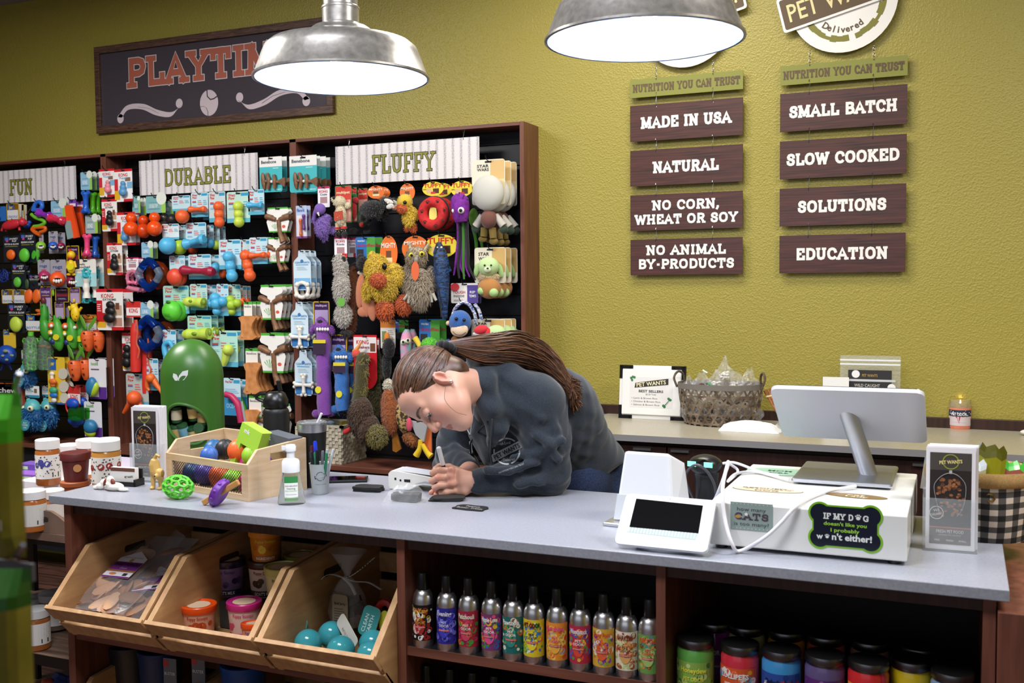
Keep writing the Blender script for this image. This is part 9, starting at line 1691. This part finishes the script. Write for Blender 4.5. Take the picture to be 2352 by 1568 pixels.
# black shirt, jeans, shoes
SH_ = Field((-1.5, 2.5, 1.0), (-.95, 3.1, 1.42), .005); SH_.chain([NB+(-.015, -.02, -.035), CH+(-.02, -.03, .0)], [.062, .12], .03); m4 = SH_.mesh('shirt'); m4.materials.append(M('#0d0d10', 'fabric')); o = bpy.data.objects.new('shirt', m4); COL.objects.link(o); o.parent = person
JN = Field((-1.3, 2.85, .02), (-.75, 3.45, 1.1), .007)
for s_ in (-1, 1): hp = HIP+(s_*.075, s_*.03, -.06); JN.chain([hp, hp+(-.0, .0, -.42), hp+(0, .05, -.84)], [.098, .066, .05], .03)
JN.ell(HIP-(0, 0, .03), (.13, .14, .10), .05); JN.ell(PX(1338, 1112, 2.97), (.085, .11, .11), .03); m5 = JN.mesh('jeans'); m5.materials.append(mixnoise('blue denim', '#141f38', '#2a3a5c', (1, 1, 1), 300, .9, bumpd=.0005)); o = bpy.data.objects.new('jeans', m5); COL.objects.link(o); o.parent = person
for s_ in (-1, 1): c = HIP+(s_*.075-.03, s_*.03, 0); mb = MB(); mb.ell(c[0], c[1]-.0, .05, .05, .13, .05, M('#e0dcd8', 'rubber'), 16); mb.bx(c[0]-.045, c[0]+.045, c[1]-.12, c[1]+.12, 0, .03, M('#e0dcd8', 'rubber')); remesh(mb, 'shoe', person, .006, 4)
# print on the chest, zip, cords, necklace
dg = bpy.context.evaluated_depsgraph_get()
from mathutils.bvhtree import BVHTree
bv = BVHTree.FromPolygons([v.co.copy() for v in m3.vertices], [tuple(p.vertices) for p in m3.polygons])
def drape(mb2, name, cx, cy, ang, s, off=.0015):
 """print laid on the cloth where a stretched patch round the chest point meets it"""
 c = atY(cx, cy, 2.3); ca_, sa_ = math.cos(ang), math.sin(ang); out = []
 for v in mb2.v:
  p = Vector(c)+Vector(_r)*(v.x*ca_-v.z*sa_)*s+Vector(_u)*(v.x*sa_+v.z*ca_)*s; dr = (p-CAM).normalized(); h_ = bv.ray_cast(CAM, dr)
  out.append(h_[0]-dr*(off-v.y*.6) if h_[0] else p+dr*.6)
 mb2.v = out; return kid(mb2, name)
gm = M('#a8acb2', 'paint', .7); mb = MB()
for i in range(30):
 if i % 10 == 3: continue
 mb.flat(arc(0, 0, .43, .43, i*12, i*12+12, 2)+arc(0, 0, .385, .385, i*12+12, i*12, 2), 0, gm)
c_, s_ = math.cos(.42), math.sin(.42)
for i in range(16):
 a_, b_ = -.54+i*.0675, -.54+(i+1)*.0675
 for z_a in (-.12, -.04, .04): mb.flat([(u*c_-v*s_, u*s_+v*c_) for u, v in ((a_, z_a), (b_, z_a), (b_, z_a+.08), (a_, z_a+.08))], -.0006, gm)
mb.text('PET WANTS', 0, .0, .14, M('#12161c', 'fabric'), y=-.0035, w=.9, bold=.02, rot=.42); mb.text('Fresh Local', -.08, .26, .09, gm, y=-.0008, w=.42, rot=.1); mb.text('Delivered', .06, -.27, .09, gm, y=-.0008, w=.36); mb.text('NUTRITION YOU CAN TRUST', .12, -.55, .055, gm, y=-.0008, w=.85, rot=.3)
drape(mb, 'chest_print', 1164, 1036, .05, .077)
def onbody(pts, off=.002):
 o = []
 for x, y in pts: d = ray(x, y).normalized(); h_ = bv.ray_cast(CAM, d); o.append(h_[0]-d*off if h_[0] else atY(x, y, 2.7))
 return o
mb = MB(); mb.tube(spline(onbody([(1120, 968), (1098, 990), (1082, 1012), (1081, 1040)]), 5), .003, M('#4a4e54', 'metal'), 6); kid(mb, 'zip_teeth')
z_ = onbody([(1081, 1014), (1082, 1040)], .006); mb = MB(); mb.tube([z_[0], z_[0].lerp(z_[1], .5), z_[1]], [.0046, .0034, .0052], M('#c8cacc', 'plastic'), 8, flat=.5); kid(mb, 'zip_pull')
mb = MB(); mb.tube(spline(onbody([(1130, 962), (1128, 1000), (1127, 1040), (1130, 1064)], .004), 5), .0026, M('#1a222c', 'fabric'), 8); kid(mb, 'drawcord')
mb = MB(); mb.tube(spline([atY(1092, 905, 2.62), atY(1089, 940, 2.60), atY(1083, 975, 2.61), atY(1080, 998, 2.63)], 5), .0012, M('#d8dade', 'plastic'), 5); mb.tube(spline([atY(1080, 998, 2.63), atY(1074, 988, 2.66), atY(1069, 975, 2.69)], 4), .0012, M('#d8dade', 'plastic'), 5); mb.ell(*atY(1080, 1000, 2.63), .0028, .0028, .0035, M('#c8ccd8', 'glass'), 8); kid(mb, 'necklace')
# marker held in the fist
a, b_ = atY(1023, 1088, 2.612), atY(1007, 1026, 2.585); t = thing('marker', 'black and white marker pen gripped in the writing hand', 'pen', a); d = b_-a
MB().tube([Vector((0, 0, 0))-d*.55, -d*.3, Vector((0, 0, 0)), d*.36], [.0015, .006, .006, .006], M('#161618', 'plastic'), 14).build('barrel', t); MB().tube([d*.34, d*.36, d*.97, d], [.0066, .0072, .0068, .004], M('#eeeef0', 'plastic'), 16).build('cap', t)
